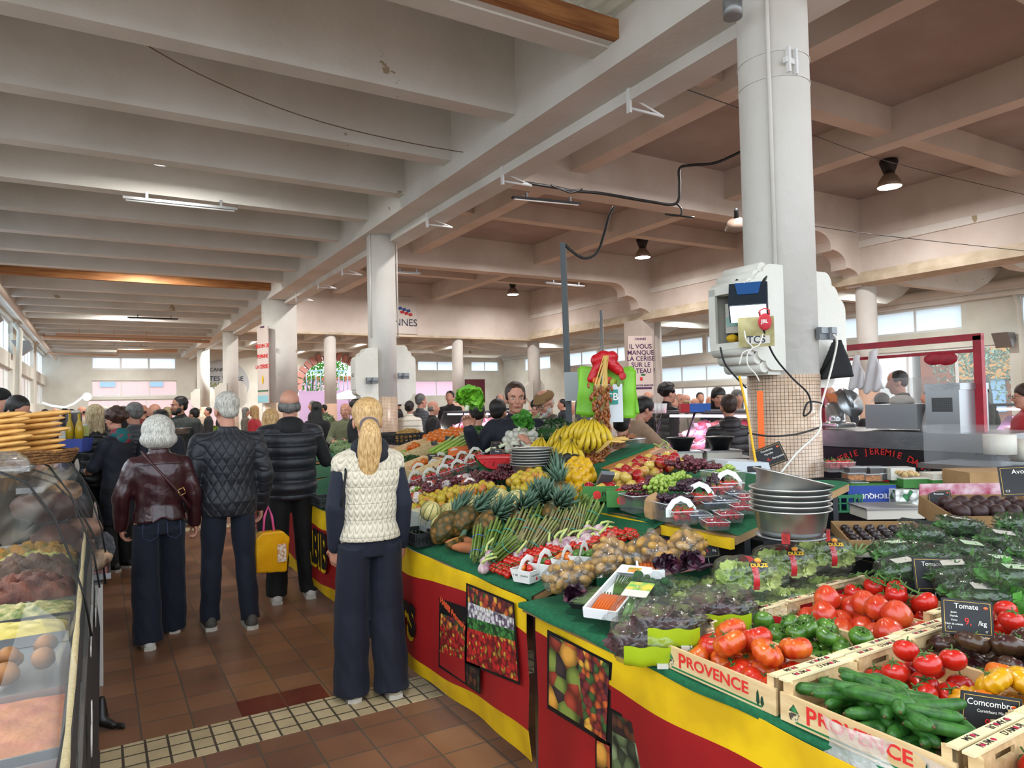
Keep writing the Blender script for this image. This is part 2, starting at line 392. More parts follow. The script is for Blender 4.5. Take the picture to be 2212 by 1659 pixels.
struct('beam_nave', nb, PLN)
def corbel(x0, y, dirx, z0=6.2, steps=3, mbx=None):
    """scalloped bracket under the cross beam, stepping down to the girder"""
    pts = [(x0, z0+.1), (x0, z0)]; x, z = x0, z0; n = 8
    for s_ in range(steps):
        for i in range(1, n+1):
            q = pi/2*i/n*1.25; pts.append((x+dirx*(.62*math.sin(min(q, pi/2))), z-.36*(1-math.cos(q))))
        x, z = pts[-1][0]+dirx*.0, pts[-1][1]; x += dirx*.04; z += .04; pts.append((x, z))
    xe = 18.97 if dirx > 0 else 5.0
    pts += [(xe, z-.05), (xe, z0+.1)]; mbx.prism(pts, y+.01, y+.49, 'y')
cb = MB()
for y in (3.4, 12.2, 21.1): corbel(17.0, y, 1, mbx=cb); corbel(7.0, y, -1, mbx=cb)
struct('beam_corbels', cb, PLN)
rb = MB()
for k in range(0, 18):
    y = -2.5+k*2.9; rb.prism([(19.4, 5.2), (21.2, 4.95), (24.6, 4.95), (25.6, 5.3), (26.6, 5.9), (19.4, 5.95)], y, y+.3, 'y')
struct('beam_joists_right', rb, PL)
eb = MB()
for k in range(8): eb.bb((5.0+k*1.9, 30.7, 5.05), (5.25+k*1.9, 46.5, 5.95))
for y in (35.5, 41): eb.bb((4.7, y, 4.95), (19.3, y+.35, 5.95))
struct('beam_end_aisle', eb, PL)
# pale roller of plastic sheets in the roof opening
sk = MB()
sk.grid(lambda u, v: (-2.6+6.85*u, 3.4+1.9*v, 5.26+.03*math.sin(u*6.85*2*pi/.16)), 340, 2, sm=True)
struct('ceiling_skylight', sk, CORR)
struct('beam_timber', MB().bb((-2.6, 5.02, 5.02), (4.2, 5.1, 5.2)).bb((-2.5, 20.5, 4.99), (4.2, 20.62, 5.2)), WOOD)
struct('beam_under_skylight', MB().bb((-2.6, 5.1, 5.02), (4.2, 5.42, 5.95)), PL)
pk = MB()
pk.tube([(-2.1, y_, 4.75-.003*y_) for y_ in (6, 12, 19.8, 30, 46)], .09, 10); struct('trim_31', pk, mat('cream_pipe', '#cfc3b4', .4))
pk = MB().tube([(26.35, y_, 5.0) for y_ in (-3, 10, 46)], .11, 10).tube([(26.3, y_, 5.3) for y_ in (-3, 10, 46)], .16, 10).bb((26.2, -3, 5.08), (26.6, 46.5, 5.2))
struct('trim_32', pk, PL)
# hanging drain pipes and cable tray across the left aisle
pk = MB().tube([(-1.9, 33, 4.75), (-1.9, 33, 4.65), (4.15, 33, 4.62)], .07, 8)
pk.bb((-1.5, 32.8, 4.72), (4.2, 32.9, 4.8)); pk.tube([(0.7, 37, 4.45), (3.2, 37, 4.5)], .09, 8); pk.tube([(.7, 37, 4.45), (.7, 37, 4.25), (-2, 37, 4.3)], .04, 6)
for x in (-.7, .5, 1.7, 2.9, 4.0): pk.cyl((x, 33, 4.6), (x, 33, 5.9), .015, n=5)
struct('trim_33', pk, mat('peach_pipe', '#c99f7f', .5))
# ---------------------------------------------------------------- columns
def mosaic(r, nm='mosaic'): return brickmat(f'{nm}_{r}', '#d6bda5', '#cdb096', '#54473c', .0265, .0265, .0016, .3, ang=r, bump=.5)
def column(x, y, r, top=4.82, mz=1.8, n=48, plain=False):
    o = MB().cyl((0, 0, mz), (0, 0, top), r, n=n).build('column', PL, loc=(x, y, 0), kind='structure')
    MB().cyl((0, 0, 0), (0, 0, mz), r+.004, n=n).build('mosaic_base', mosaic(round(r, 2)) if not plain else mat('peach_base', '#c9a58d', .6), o)
    return o
C1 = column(4.55, 3.6, .262, 7.3); column(4.55, 12.47, .262)
column(4.6, 21.35, .5); column(4.6, 30.4, .3); column(4.6, 39.1, .3)
for x, y, r in ((19.3, 12.3, .28), (19.35, 30.6, .32), (8.7, 30.45, .26), (14.9, 30.45, .27), (19.3, 3.5, .28), (8.7, 39.3, .26), (14.9, 39.3, .27), (19.3, 39.3, .3)): column(x, y, r, plain=True)
o = MB().bb((18.75, 21.5, 0), (19.4, 22.6, 4.9)).cyl((19.75, 22.2, 0), (19.75, 22.2, 4.9), .5, n=32).build('column', PLN, kind='structure')
# electrical cabinet wings on the columns (mouldings fixed to the building)
def wing(mb, y0, y1, x0, x1, z0, z1, n=3, th=.09, flip=1):
    """moulded cabinet between z0,z1 with stepped scallops above and below, growing from x0 (column) to x1 (front)"""
    d = (x1-x0); pts = [(x0, z1+.33), (x0+d*.25, z1+.33)]
    for s_ in range(n):
        cx = x0+d*(.3+.7*s_/n); cz = z1+.3*(1-s_/n)
        for i in range(6):
            q = pi/2*i/5; pts.append((cx+d*.7/n*math.sin(q), cz-.3/n*.85*(1-math.cos(q))))
    pts += [(x1, z1), (x1, z0)]
    for s_ in range(n):
        cx = x1-d*.7*s_/n; cz = z0-.3*s_/n
        for i in range(6):
            q = pi/2*i/5; pts.append((cx-d*.7/n*(1-math.cos(q)), cz-.3/n*math.sin(q)))
    pts += [(x0, z0-.32)]; mb.prism(pts, y0, y1, 'y')
# ---------------------------------------------------------------- outside
struct('ground', MB().add([(-60, -60, -.06), (110, -60, -.06), (110, 110, -.06), (-60, 110, -.06)], [(0, 1, 2, 3)]), mat('street_paving', '#a8a29a', .8, col2='#97918a', scale=2))
def bld(label, x0, x1, y0, y1, h, c, wins, face, col2=None, name='building'):
    t = thing(name, label, 'building', ((x0+x1)/2, (y0+y1)/2, 0), group=None)
    cx, cy = (x0+x1)/2, (y0+y1)/2
    MB().bb((x0-cx, y0-cy, -.05), (x1-cx, y1-cy, h)).build('wall', mat('bl_'+c, c, .85, col2=col2 or c, scale=1), t)
    MB().bb((x0-cx-.3, y0-cy-.3, h), (x1-cx+.3, y1-cy+.3, h+.3)).build('roof', mat('roof_tile', '#a5603f', .8), t)
    for (a, b, z, w) in wins:
        mb = MB()
        if face == 'y': mb.bb((a-cx, y0-cy-.08, z), (a+w-cx, y0-cy+.02, z+b))
        else: mb.bb((x0-cx-.08, a-cy, z), (x0-cx+.02, a+w-cy, z+b))
        mb.build('shutter', mat('shutter_blue', '#7f9fb8', .6), t)
bld('pink plastered house across the street beyond the left end windows', -6, 9.5, 60, 70, 9, '#e0a7a2', [(0, 2, 3.5, 1), (3.2, 2, 3.5, 1), (6.5, 2, 3.5, 1)], 'y')
bld('lilac pink house seen through the arched opening', 12, 34, 64, 74, 4.2, '#d9a9b8', [(16, 1.5, 1, 1), (20, 1.5, 1, 1), (25, 2, 1, 1)], 'y')
bld('pale cream house across the street beyond the right wall', 42, 52, 24, 60, 10, '#d8d6cf', [(y_, 2, 4, 1.1) for y_ in range(26, 58, 4)], 'x')
bld('brown wood shop front across the street at right', 42, 52, 2, 23.5, 9, '#8a4f35', [(y_, 2.2, .6, 1.2) for y_ in range(4, 22, 3)], 'x', '#7a4530')
# ---------------------------------------------------------------- people
SKIN = mat('skin_light', '#c08a72', .5, col2='#b37c65', scale=10, sss=.08); SKIND = mat('skin_tan', '#a8745a', .5, col2='#996a50', scale=10, sss=.08)
def hairm(name, c, c2, rough=.45): return mat(name, c, rough, col2=c2, scale=26, stretch=(5, 5, .7), bump=.55, bscale=30, bdist=.01, thr=(.38, .62))
H_SILVER = hairm('hair_silver', '#cfcbc0', '#97938a'); H_WHITE = hairm('hair_white', '#c4bfb4', '#8f8a80'); H_BLOND = hairm('hair_blond', '#d0ab74', '#a07a48')
H_ASH = hairm('hair_ash', '#c9b48c', '#8a744f'); H_DARK = hairm('hair_dark', '#1c1612', '#0e0b09'); H_BROWN = hairm('hair_brown', '#3f291b', '#20140d'); H_GREY = hairm('hair_grey', '#6f6c68', '#4c4945'); H_CURL = hairm('hair_curly', '#4a2c20', '#20120d')
def cloth(name, c, rough=.8, c2=None, **k): return mat('cloth_'+name, c, rough, col2=c2 or c, scale=5, bump=k.pop('bump', .35), bscale=k.pop('bscale', 9), bdist=k.pop('bdist', .02), sheen=k.pop('sheen', .15), **k)
def patt(name, c, kind, rough=.7, k=55, dist=.008, sheen=.1):
    m = bpy.data.materials.new('cloth_'+name); m.use_nodes = True; nt = m.node_tree; b = nt.nodes['Principled BSDF']
    b.inputs['Base Color'].default_value = (*hexc(c), 1); b.inputs['Roughness'].default_value = rough; b.inputs['Sheen Weight'].default_value = sheen
    tc = nn(nt, 'ShaderNodeTexCoord'); sp = nn(nt, 'ShaderNodeSeparateXYZ'); nt.links.new(tc.outputs['Object'], sp.inputs[0]); x, y, z = sp.outputs
    a = math_(nt, 'MULTIPLY', math_(nt, 'ARCTAN2', x, y), .2) if kind != 'plain' else x
    if kind == 'quilt':
        p = math_(nt, 'ABSOLUTE', math_(nt, 'SINE', math_(nt, 'MULTIPLY', math_(nt, 'ADD', a, math_(nt, 'MULTIPLY', z, .75)), k)))
        q = math_(nt, 'ABSOLUTE', math_(nt, 'SINE', math_(nt, 'MULTIPLY', math_(nt, 'SUBTRACT', a, math_(nt, 'MULTIPLY', z, .75)), k)))
        h = math_(nt, 'POWER', math_(nt, 'MINIMUM', p, q), .45)
    elif kind == 'baffle':
        h = math_(nt, 'POWER', math_(nt, 'ABSOLUTE', math_(nt, 'SINE', math_(nt, 'MULTIPLY', z, k))), .5)
    elif kind == 'cable':
        c1 = math_(nt, 'ABSOLUTE', math_(nt, 'SINE', math_(nt, 'MULTIPLY', a, k)))
        br = math_(nt, 'ABSOLUTE', math_(nt, 'SINE', math_(nt, 'ADD', math_(nt, 'MULTIPLY', z, k*1.15), math_(nt, 'MULTIPLY', c1, 2.4))))
        ho = math_(nt, 'POWER', math_(nt, 'ABSOLUTE', math_(nt, 'SINE', math_(nt, 'MULTIPLY', z, 33))), .3)
        h = math_(nt, 'ADD', math_(nt, 'MULTIPLY', math_(nt, 'MULTIPLY', c1, br), .8), ho)
        rp = nn(nt, 'ShaderNodeValToRGB'); nt.links.new(br, rp.inputs[0]); rp.color_ramp.elements[0].color = (*[v*.78 for v in hexc(c)], 1); rp.color_ramp.elements[1].color = (*hexc(c), 1); rp.color_ramp.elements[1].position = .5
        nt.links.new(rp.outputs[0], b.inputs['Base Color'])
    n = nn(nt, 'ShaderNodeTexNoise', i_Scale=14.0, i_Detail=3.0); nt.links.new(tc.outputs['Object'], n.inputs['Vector'])
    h = math_(nt, 'ADD', h, math_(nt, 'MULTIPLY', n.outputs[0], .5))
    bp = nn(nt, 'ShaderNodeBump', i_Strength=.8, i_Distance=dist); nt.links.new(h, bp.inputs['Height']); nt.links.new(bp.outputs[0], b.inputs['Normal'])
    MAT['cloth_'+name] = m; return m
NAVY = cloth('navy', '#0d111d', .75, sheen=.04); BLK = cloth('black', '#08080a', .75, sheen=.03); JEAN = cloth('denim', '#0c1424', .85, '#091020', sheen=.05); NAVYT = cloth('navy_trousers', '#111626', .8, sheen=.04)
QUILT = patt('quilted_navy', '#0b0e17', 'quilt', .55, 38, .009, .06); PUFN = patt('puffer_navy', '#0b0c16', 'baffle', .5, 32, .015); PUFK = patt('puffer_black', '#0b0b0d', 'baffle', .45, 36, .014)
PUFG = patt('puffer_grey', '#3b3e44', 'baffle', .5, 60, .01); PUFW = patt('puffer_cream', '#d3cbbb', 'baffle', .6, 30, .02); CABLE = patt('cable_cream', '#cfc4ad', 'cable', .8, 62, .012)
LEATHER = mat('cloth_burgundy_leather', '#38171b', .33, col2='#2a0f14', scale=6, bump=.5, bscale=7, bdist=.03, coat=.25)
OLIVE = patt('olive_quilt', '#20241d', 'quilt', .7, 30, .006); KHAKI = cloth('khaki', '#4a4236', .8); RUST = cloth('rust', '#6b2a24', .7); CAMEL = cloth('camel', '#9b7d64', .85); GREENS = cloth('olive_sweater', '#5f5f45', .9)
BROWNC = patt('puffer_brown', '#1d1518', 'baffle', .5, 38, .012); REDC = cloth('red', '#a8202a', .7); BEIGE = cloth('beige', '#8e8272', .85); APRON = cloth('apron', '#3a3c42', .8)
SHOEW = mat('shoe_white', '#c9c5bd', .6); SHOEB = mat('shoe_black', '#151515', .5); SHOEG = mat('shoe_grey', '#4a4640', .7); SOLE = mat('sole', '#bdb7ab', .7)
EYEW = mat('eye_white', '#ddd8d2', .3); EYEB = mat('eye_iris', '#1d130c', .2); LIP = mat('lip', '#96564e', .5)
def hand(mb, w, d, n, curl=.35, side=1, thumb=.5, k=1.0):
    w, d, n = V(w), V(d).normalized(), V(n).normalized(); n = (n-d*n.dot(d)).normalized(); lat = d.cross(n)*side
    Q = Matrix((lat, d, n)).transposed()
    mb.ell(w+d*.045*k, (.042*k, .056*k, .017*k), 10, 8, rot=Q)
    mb.cap(w-d*.03, w+d*.02, .024*k, .028*k, 8)
    for i, (L, off) in enumerate(((.82, .030), (.95, .011), (.9, -.010), (.72, -.029))):
        p = w+d*(.082-.004*abs(i-1.3))*k+lat*off*k; a = 0; spread = lat*(off*1.1)
        for j, sl in enumerate((.046, .028, .022)):
            a += curl*(1.1 if j else .8)*1.25; q = p+(d*math.cos(a)+n*math.sin(a)+spread)*sl*L*k
            mb.cap(p, q, (.0098-.001*j)*k, (.0092-.001*j)*k, 7); p = q
    p = w+d*.02*k+lat*.032*k; e = (d*.6+lat*.75+n*.35*thumb*2).normalized()
    q = p+e*.042*k; mb.cap(p, q, .013*k, .0115*k, 7); e = (d*.9+lat*(.3-.5*curl)+n*(.3+curl*.6)).normalized(); r = q+e*.03*k; mb.cap(q, r, .011*k, .0095*k, 7); mb.cap(r, r+e*.018*k, .0095*k, .0085*k, 7)
def lerp(a, b, t): return V(a)*(1-t)+V(b)*t
STY = {}
def person(label, loc, yaw, H=1.7, fem=False, hair=('short', H_DARK), skin=None, top=None, sleeves=None, bottom=None, legs='straight', shoes=None,
           lean=0.0, head=(0, 0), LA=None, RA=None, feet=((-.1, 0), (.1, 0)), hem=.86, wide=1.0, belly=0.0, vox=.009, group=None, hands=((.35, .35)), extra=None, collar=True, glasses=False, beard=None, hood=None, coat=None, half=False, cat='person', puff=0):
    skin = skin or SKIN; top = top or NAVY; bottom = bottom or BLK; shoes = shoes or SHOEB; sleeves = sleeves or top
    S = H/1.75; t = thing('person', label, cat, loc, yaw, group, S)
    lx = lambda z: lean*max(0, z-.95)
    sw = (.148 if fem else .172)*wide
    sh = [V((-sw, lx(1.42), 1.39-.02*fem)), V((sw, lx(1.42), 1.39-.02*fem))]
    def dflt(sg):
        e = V((sg*(sw+.05), lx(1.42)-.03, 1.12)); w = V((sg*(sw+.045), lx(1.42)+.03, .87)); return e, w, V((0, .15, -1)), V((-sg, .1, 0))
    A = []
    for i, (sg, a) in enumerate(((-1, LA), (1, RA))):
        if a is None: A.append(dflt(sg))
        else: A.append((V(a[0]), V(a[1]), V(a[2]) if len(a) > 2 else (V(a[1])-V(a[0])), V(a[3]) if len(a) > 3 else V((-sg, .1, 0))))
    hp = [V((-.095, 0, .93)), V((.095, 0, .93))]; an = [V((feet[0][0], feet[0][1]-.03, .09)), V((feet[1][0], feet[1][1]-.03, .09))]
    kn = [lerp(hp[i], an[i], .5)+V((0, .035+max(0, feet[1-i][1]-feet[i][1])*.12, 0)) for i in (0, 1)]
    nb = V((0, lx(1.47)-.005, 1.46)); hc = V((0, lx(1.6)+.02, 1.615))
    hy, hpch = head; HM = Matrix.Translation(nb+V((0, 0, .03))) @ Matrix.Rotation(hy, 4, 'Z') @ Matrix.Rotation(-hpch, 4, 'X') @ Matrix.Translation(hc-nb-V((0, 0, .03)))
    h3 = HM.to_3x3(); hs = 1.06 if fem else 1.1
    def hh(mb, c, r, **k): mb.ell(HM @ (V(c)*hs), tuple(q*hs for q in r), rot=h3, **k)
    b = MB()
    hh(b, (0, -.012, .04), (.074, .093, .082)); hh(b, (0, .022, -.02), (.060, .066, .085)); hh(b, (0, .045, -.082), (.036, .036, .028)); hh(b, (0, .010, -.07), (.055, .05, .04))
    if vox < .014:
        hh(b, (0, .078, .022), (.046, .014, .010)); hh(b, (-.034, .062, -.022), (.022, .022, .02)); hh(b, (.034, .062, -.022), (.022, .022, .02)); hh(b, (0, .078, -.055), (.024, .016, .014))
    b.cap(HM @ (V((0, .082, .012))*hs), HM @ (V((0, .102, -.026))*hs), .009, .014, 8)
    for sg in (-1, 1): hh(b, (sg*.074, -.008, -.012), (.011, .018, .032))
    b.cap(nb-V((0, 0, .06)), HM @ V((0, -.02, -.06)), .056*(.85 if fem else 1), .052*(.85 if fem else 1), 12)
    b.tube([(0, 0, .88), (0, lx(1.1), 1.1), (0, lx(1.35), 1.35), (0, lx(1.45), 1.45)], [(.12, .08), (.11, .075), (.14, .08), (.06, .05)], 14)
    for i in (0, 1):
        e, w, hd, pn = A[i]; b.cap(sh[i], e, .042, .034, 8); b.cap(e, w, .034, .024, 8)
        b.cap(hp[i], kn[i], .07, .05, 8); b.cap(kn[i], an[i], .05, .035, 8); b.cap(an[i]-V((0, 0, .04)), an[i]+V((0, .1, -.05)), .035, .03, 8)
        if not (half and i == 9): hand(b, w, hd, pn, hands[i] if isinstance(hands, (tuple, list)) else hands, side=(-1 if i == 0 else 1))
    me = fuse(b, vox, 1 if vox < .012 else 2, 'body'); obj('body', me, skin, t)
    # eyes, brows, lips
    if vox < .013:
        for sg in (-1, 1):
            ew = MB(); ei = MB(); eb = MB(); hh(ew, (sg*.030, .0745, .004), (.0115, .009, .006)); hh(ei, (sg*.030, .0805, .004), (.0052, .0038, .0052))
            eb.tube([HM @ (V((sg*x_, y_, z_))*hs) for x_, y_, z_ in ((.014, .096, .022), (.032, .092, .028), (.048, .076, .022))], .0035, 5)
            ei.build('iris', EYEB, ew.build('eye', EYEW, t)); eb.build('eyebrow', hair[1] if hair[1] in (H_DARK, H_BROWN, H_CURL) else H_GREY, t)
        lp = MB(); hh(lp, (0, .090, -.056), (.021, .009, .0075)); lp.build('lips', LIP, t)
    if glasses:
        gm = MB()
        for sg in (-1, 1):
            gm.tube([HM @ (V((sg*.034+.024*math.cos(q), .104, .004+.019*math.sin(q)))*hs) for q in [i*2*pi/12 for i in range(13)]], .0022, 5)
            gm.tube([HM @ (V(p)*hs) for p in ((sg*.058, .102, .01), (sg*.078, .05, .01), (sg*.08, -.01, .005))], .0022, 5)
        gm.cyl(HM @ V((-.01, .105, .006)), HM @ V((.01, .105, .006)), .0022, n=5); gm.build('glasses', DARK, t)
    # hair
    st, hm = hair; hb = MB(); hv = max(vox*1.2, .01)
    if st in ('short', 'crop', 'balding'):
        if st == 'balding':
            for sg in (-1, 1): hh(hb, (sg*.055, -.03, -.005), (.03, .055, .045))
            hh(hb, (0, -.075, -.01), (.06, .03, .05))
        else:
            hh(hb, (0, -.024, .052 if st == 'short' else .045), (.083, .096, .086 if st == 'short' else .08)); hh(hb, (0, -.055, 0), (.07, .052, .06))
            for sg in (-1, 1): hh(hb, (sg*.068, -.0, .02), (.012, .025, .035))
    elif st == 'bob':
        hh(hb, (0, -.02, .02), (.118, .122, .12)); hh(hb, (0, -.03, -.05), (.132, .122, .075)); hh(hb, (.05, -.05, -.07), (.055, .06, .05)); hh(hb, (-.05, -.05, -.07), (.055, .06, .05))
    elif st in ('shoulder', 'long'):
        hh(hb, (0, -.022, .05), (.09, .104, .088)); L = -.16 if st == 'shoulder' else -.3
        for sg in (-1, 1): hb.cap(HM @ V((sg*.06, -.02, .03)), HM @ V((sg*.075, -.03, L)), .036, .026, 8)
        for x_ in (-.045, 0, .045): hb.cap(HM @ V((x_, -.07, .03)), HM @ V((x_*1.2, -.085, L-.03)), .045, .03, 8)
    elif st == 'curly':
        for i in range(60):
            q = rnd.random()*2*pi; u = rnd.uniform(-.35, 1); r_ = math.sqrt(max(0, 1-u*u)); p = V((.088*r_*math.cos(q), -.02+.095*r_*math.sin(q), .04+.09*u))
            if p.y > .045 and p.z < .08: continue
            hh(hb, p, (.026, .026, .026), n=7, m=5)
        hh(hb, (0, -.03, .04), (.088, .09, .085))
    elif st in ('ponytail', 'bun', 'updo'):
        hh(hb, (0, -.018, .047), (.09, .104, .09)); hh(hb, (0, -.06, -.005), (.078, .056, .065))
        if st == 'bun': hh(hb, (0, -.11, -.01), (.035, .035, .035))
        if st == 'updo': hh(hb, (0, -.1, .04), (.05, .045, .05))
        if st == 'ponytail':
            P = [(.0, -.10, -.02), (0, -.145, -.03), (.0, -.165, -.09), (-.005, -.155, -.18), (-.01, -.14, -.27), (-.015, -.13, -.36)]
            hb.tube([HM @ V(p) for p in P], [(.034, .034), (.048, .04), (.066, .042), (.072, .038), (.058, .028), (.022, .012)], 12)
            sc2 = MB()
            for i in range(14):
                q = i*2*pi/14; sc2.ell(HM @ V((.042*math.cos(q), -.122, -.025+.032*math.sin(q))), (.017, .014, .015), 7, 5)
            obj('scrunchie', fuse(sc2, .006, 1), mat('velvet_mauve', '#5c4a4c', .6, sheen=.6, bump=.6, bscale=60), t)
    elif st == 'cap':
        hh(hb, (0, -.03, -.005), (.076, .075, .05))
        cm = MB(); hh(cm, (0, -.015, .062), (.094, .108, .05)); hh(cm, (0, .07, .04), (.07, .055, .016))
        obj('flat_cap', fuse(cm, hv, 2), mat('cap_tan', '#7c5f3c', .9, bump=.3), t)
    elif st == 'beanie':
        hh(hb, (0, -.02, -.01), (.075, .08, .04)); cm = MB(); hh(cm, (0, -.012, .055), (.086, .1, .075)); obj('beanie', fuse(cm, hv, 2), BLK, t)
    if hb.v:
        m2 = fuse(hb, hv, 2, 'hair')
        if st == 'curly' and vox < .013: pass
        obj('hair', m2, hm, t)
    if beard:
        bb_ = MB(); hh(bb_, (0, .052, -.078), (.045, .042, .036)); hh(bb_, (0, .092, -.043), (.028, .008, .006))
        for sg in (-1, 1): hh(bb_, (sg*.052, .02, -.05), (.014, .035, .04))
        obj('beard', fuse(bb_, .008, 1), beard, t)
    # clothes
    def torso(mb, z0, pad, armhole=True, top_=1.45):
        f = .93 if fem else 1.0
        R_ = [(z0, .158*f, .112, 0), (.93, .163*f, .12, -.01), (1.05, (.14 if fem else .158)*f, .105+belly*.5, belly*.4), (1.17, .155*f, .112+belly*.3, belly*.2), (1.3, .175*f, .118, 0), (1.39, .17*f, .1, 0), (1.45, .085, .07, 0)]
        if z0 < .8: R_ = [(z0, .185*f, .145, 0)] + [(.85, .175*f, .128, 0)] + R_[1:]
        R_ = [q for q in R_ if q[0] <= top_+.001]
        mb.tube([(0, lx(z)+cy, z) for z, a, b_, cy in R_], [(a*wide+pad, b_*(.5+wide/2)+pad) for z, a, b_, cy in R_], 22)
        
        for q in (0, 1): mb.cap(nb+V((0, 0, -.035)), sh[q]+V((0, 0, -.012)), .05+pad*.5, .05+pad, n=10)
    def arms(mb, pad, to=1.0):
        for i in (0, 1):
            e, w, hd, pn = A[i]; mb.cap(sh[i]-V((0, 0, .01)), e, .055+pad, .046+pad, 12); mb.cap(e, lerp(e, w, .96), .048+pad, .036+pad*.8, 12)
    sep = sleeves is not top
    j = MB(); pad = .02
    if sep:
        s2 = MB(); arms(s2, .012); s2.cap(nb+V((0, 0, -.04)), sh[0], .05, .055, n=10); s2.cap(nb+V((0, 0, -.04)), sh[1], .05, .055, n=10)
        if hood is None: s2.cap(nb-V((0, .01, .05)), nb+V((0, -.005, .02)), .075, .066, 12)
        obj('sweater', fuse(s2, vox*1.3, 2), sleeves, t); torso(j, hem, .026)
    else:
        torso(j, hem, pad); arms(j, pad)
    if collar: j.tube([nb+V((0, -.01, -.04)), nb+V((0, -.012, .035))], [(.09, .085), (.072, .068)], 14)
    m3 = fuse(j, vox*1.3, 3, 'jacket')
    if puff:
        fr = pi/puff
        m3 = warp(m3, lambda a, n_: a+n_*(.011*np.abs(np.sin(a[:, 2:3]*fr))**.6-.004))
    else:
        def wr(a, n_):
            k = np.sin(a[:, 0:1]*23+a[:, 2:3]*31)*np.sin(a[:, 2:3]*17-a[:, 1:2]*29+1.3); return a+n_*k*.0035
        m3 = warp(m3, wr)
    obj('jacket' if not coat else 'coat', m3, top, t)
    if hood is not None:
        hd_ = MB(); hd_.ell(nb+V((0, -.03, .0)), (.115, .095, .07), 14, 10); hd_.ell(nb+V((0, -.085, -.045)), (.1, .05, .075), 12, 8); hd_.ell(nb+V((0, .03, -.02)), (.1, .06, .04), 12, 8)
        obj('hood', fuse(hd_, vox*1.3, 2), hood, t)
    # trousers or skirt
    p = MB(); w_ = {'slim': (.088, .06, .045), 'straight': (.095, .075, .07), 'wide': (.1, .1, .105), 'baggy': (.1, .095, .085)}[legs]
    p.tube([(0, 0, 1.02), (0, -.01, .93), (0, -.005, .84)], [(.14 if fem else .15, .11), (.158, .125), (.15, .11)], 18)
    for i in (0, 1):
        a_ = an[i]+V((0, .01, -.055+(.02 if legs != 'wide' else .0)))
        p.tube([hp[i]+V((0, -.01, -.02)), lerp(hp[i], kn[i], .55), kn[i], lerp(kn[i], a_, .55), a_], [(w_[0]*.92, w_[0]*1.12), (w_[0]*.95, w_[0]), (w_[1], w_[1]), ((w_[1]+w_[2])/2,)*2, (w_[2], w_[2]*1.05)], 16)
    mp_ = fuse(p, vox*1.3, 3, 'trousers')
    mp_ = warp(mp_, lambda a, n_: a+n_*(np.sin(a[:, 2:3]*26+a[:, 0:1]*40)*np.sin(a[:, 0:1]*33+a[:, 2:3]*7)*.0035*np.clip(1.0-a[:, 2:3], 0, 1)*1.6))
    obj('trousers', mp_, bottom, t)
    for i in (0, 1):
        x_, y_ = feet[i]; so = MB(); so.cap((x_, y_-.07, .045), (x_+.01*(-1, 1)[i], y_+.12, .035), .045, .04, 10); so.cap((x_, y_-.06, .07), (x_, y_+.02, .06), .042, .035, 10)
        o_ = obj('shoe', fuse(so, .01, 1), shoes, t)
        sl = MB(); sl.prism([(x_+a_, y_+b_) for a_, b_ in ((-.04, -.1), (0, -.12), (.04, -.1), (.045, .05), (.04, .13), (0, .165), (-.04, .13), (-.045, .05))], .0, .028); sl.build('sole', SOLE, o_)
    return t, dict(HM=HM, S=S, sh=sh, nb=nb, A=A)
def fl(px, py): p = atZ(px, py, 0); return (p.x, p.y, 0)
# --- woman in the cream vest, back to the viewer
t, J = person('woman with blonde ponytail in a cream cable-knit padded vest, standing at the stall', (1.31, 3.85, 0), R(-4), 1.68, fem=True, hair=('ponytail', H_BLOND), top=CABLE, sleeves=NAVYT, bottom=NAVYT,
              legs='wide', shoes=mat('shoe_cream', '#b7a98f', .6), vox=.006, hem=.93, wide=.98, feet=((-.11, .06), (.115, .0)), collar=False, hood=NAVY, puff=.17,
              RA=((.195, -.03, 1.13), (.2, .02, .87), (.0, .1, -1), (-.6, .7, 0)), LA=((-.2, -.02, 1.13), (-.19, .05, .88), (0, .15, -1), (.7, .6, 0)), hands=(.5, .95), head=(R(-10), R(4)))
MB().tube([(-.13, .05, 1.45), (-.155, -.09, 1.33), (-.175, -.11, 1.2), (-.18, -.05, 1.1)], .007, 6).build('bag_strap', BLK, t)
# --- woman in the burgundy leather jacket
t, J = person('woman with silver bob in a burgundy leather jacket and wide jeans, walking away', (.36, 5.62, 0), R(6), 1.6, fem=True, hair=('bob', H_SILVER), top=LEATHER, bottom=JEAN, legs='wide', shoes=SHOEW,
              vox=.007, hem=1.0, wide=1.15, feet=((-.10, -.1), (.13, .22)), LA=((-.26, -.0, 1.14), (-.25, .08, .90), (.1, .2, -1)), RA=((.25, .0, 1.13), (.27, .06, .88), (.2, .1, -1)), head=(0, R(3)), hands=(.5, .6))
MB().tube([(-.12, -.02, 1.475), (-.08, -.118, 1.4), (.02, -.148, 1.27), (.12, -.15, 1.14), (.19, -.12, 1.04), (.215, -.02, .98)], (.018, .004) and .011, 6).build('shoulder_strap', mat('strap_burgundy', '#3a181c', .4), t)
bk = MB()
for a_, b_ in (((.105, 1.17), (.145, 1.19)), ((.145, 1.19), (.16, 1.145)), ((.16, 1.145), (.12, 1.125)), ((.12, 1.125), (.105, 1.17))): bk.cyl((a_[0], -.165, a_[1]), (b_[0], -.165, b_[1]), .004, n=6)
bk.build('buckle', mat('brass', '#b08d57', .3, .9), t)
MB().tube([(-.165+.01, -.125, 1.375), (0, -.14, 1.38), (.155, -.125, 1.375)], .0025, 5).build('yoke_seam', mat('seam', '#20090c', .5), t)
for sx in (-1, 1):
    MB().tube([(sx*.03, -.147, .93), (sx*.035, -.15, .83), (sx*.09, -.143, .80), (sx*.135, -.118, .83), (sx*.13, -.118, .93)], .0022, 5).build('pocket_stitching', mat('stitch_blue', '#33405e', .8), t)
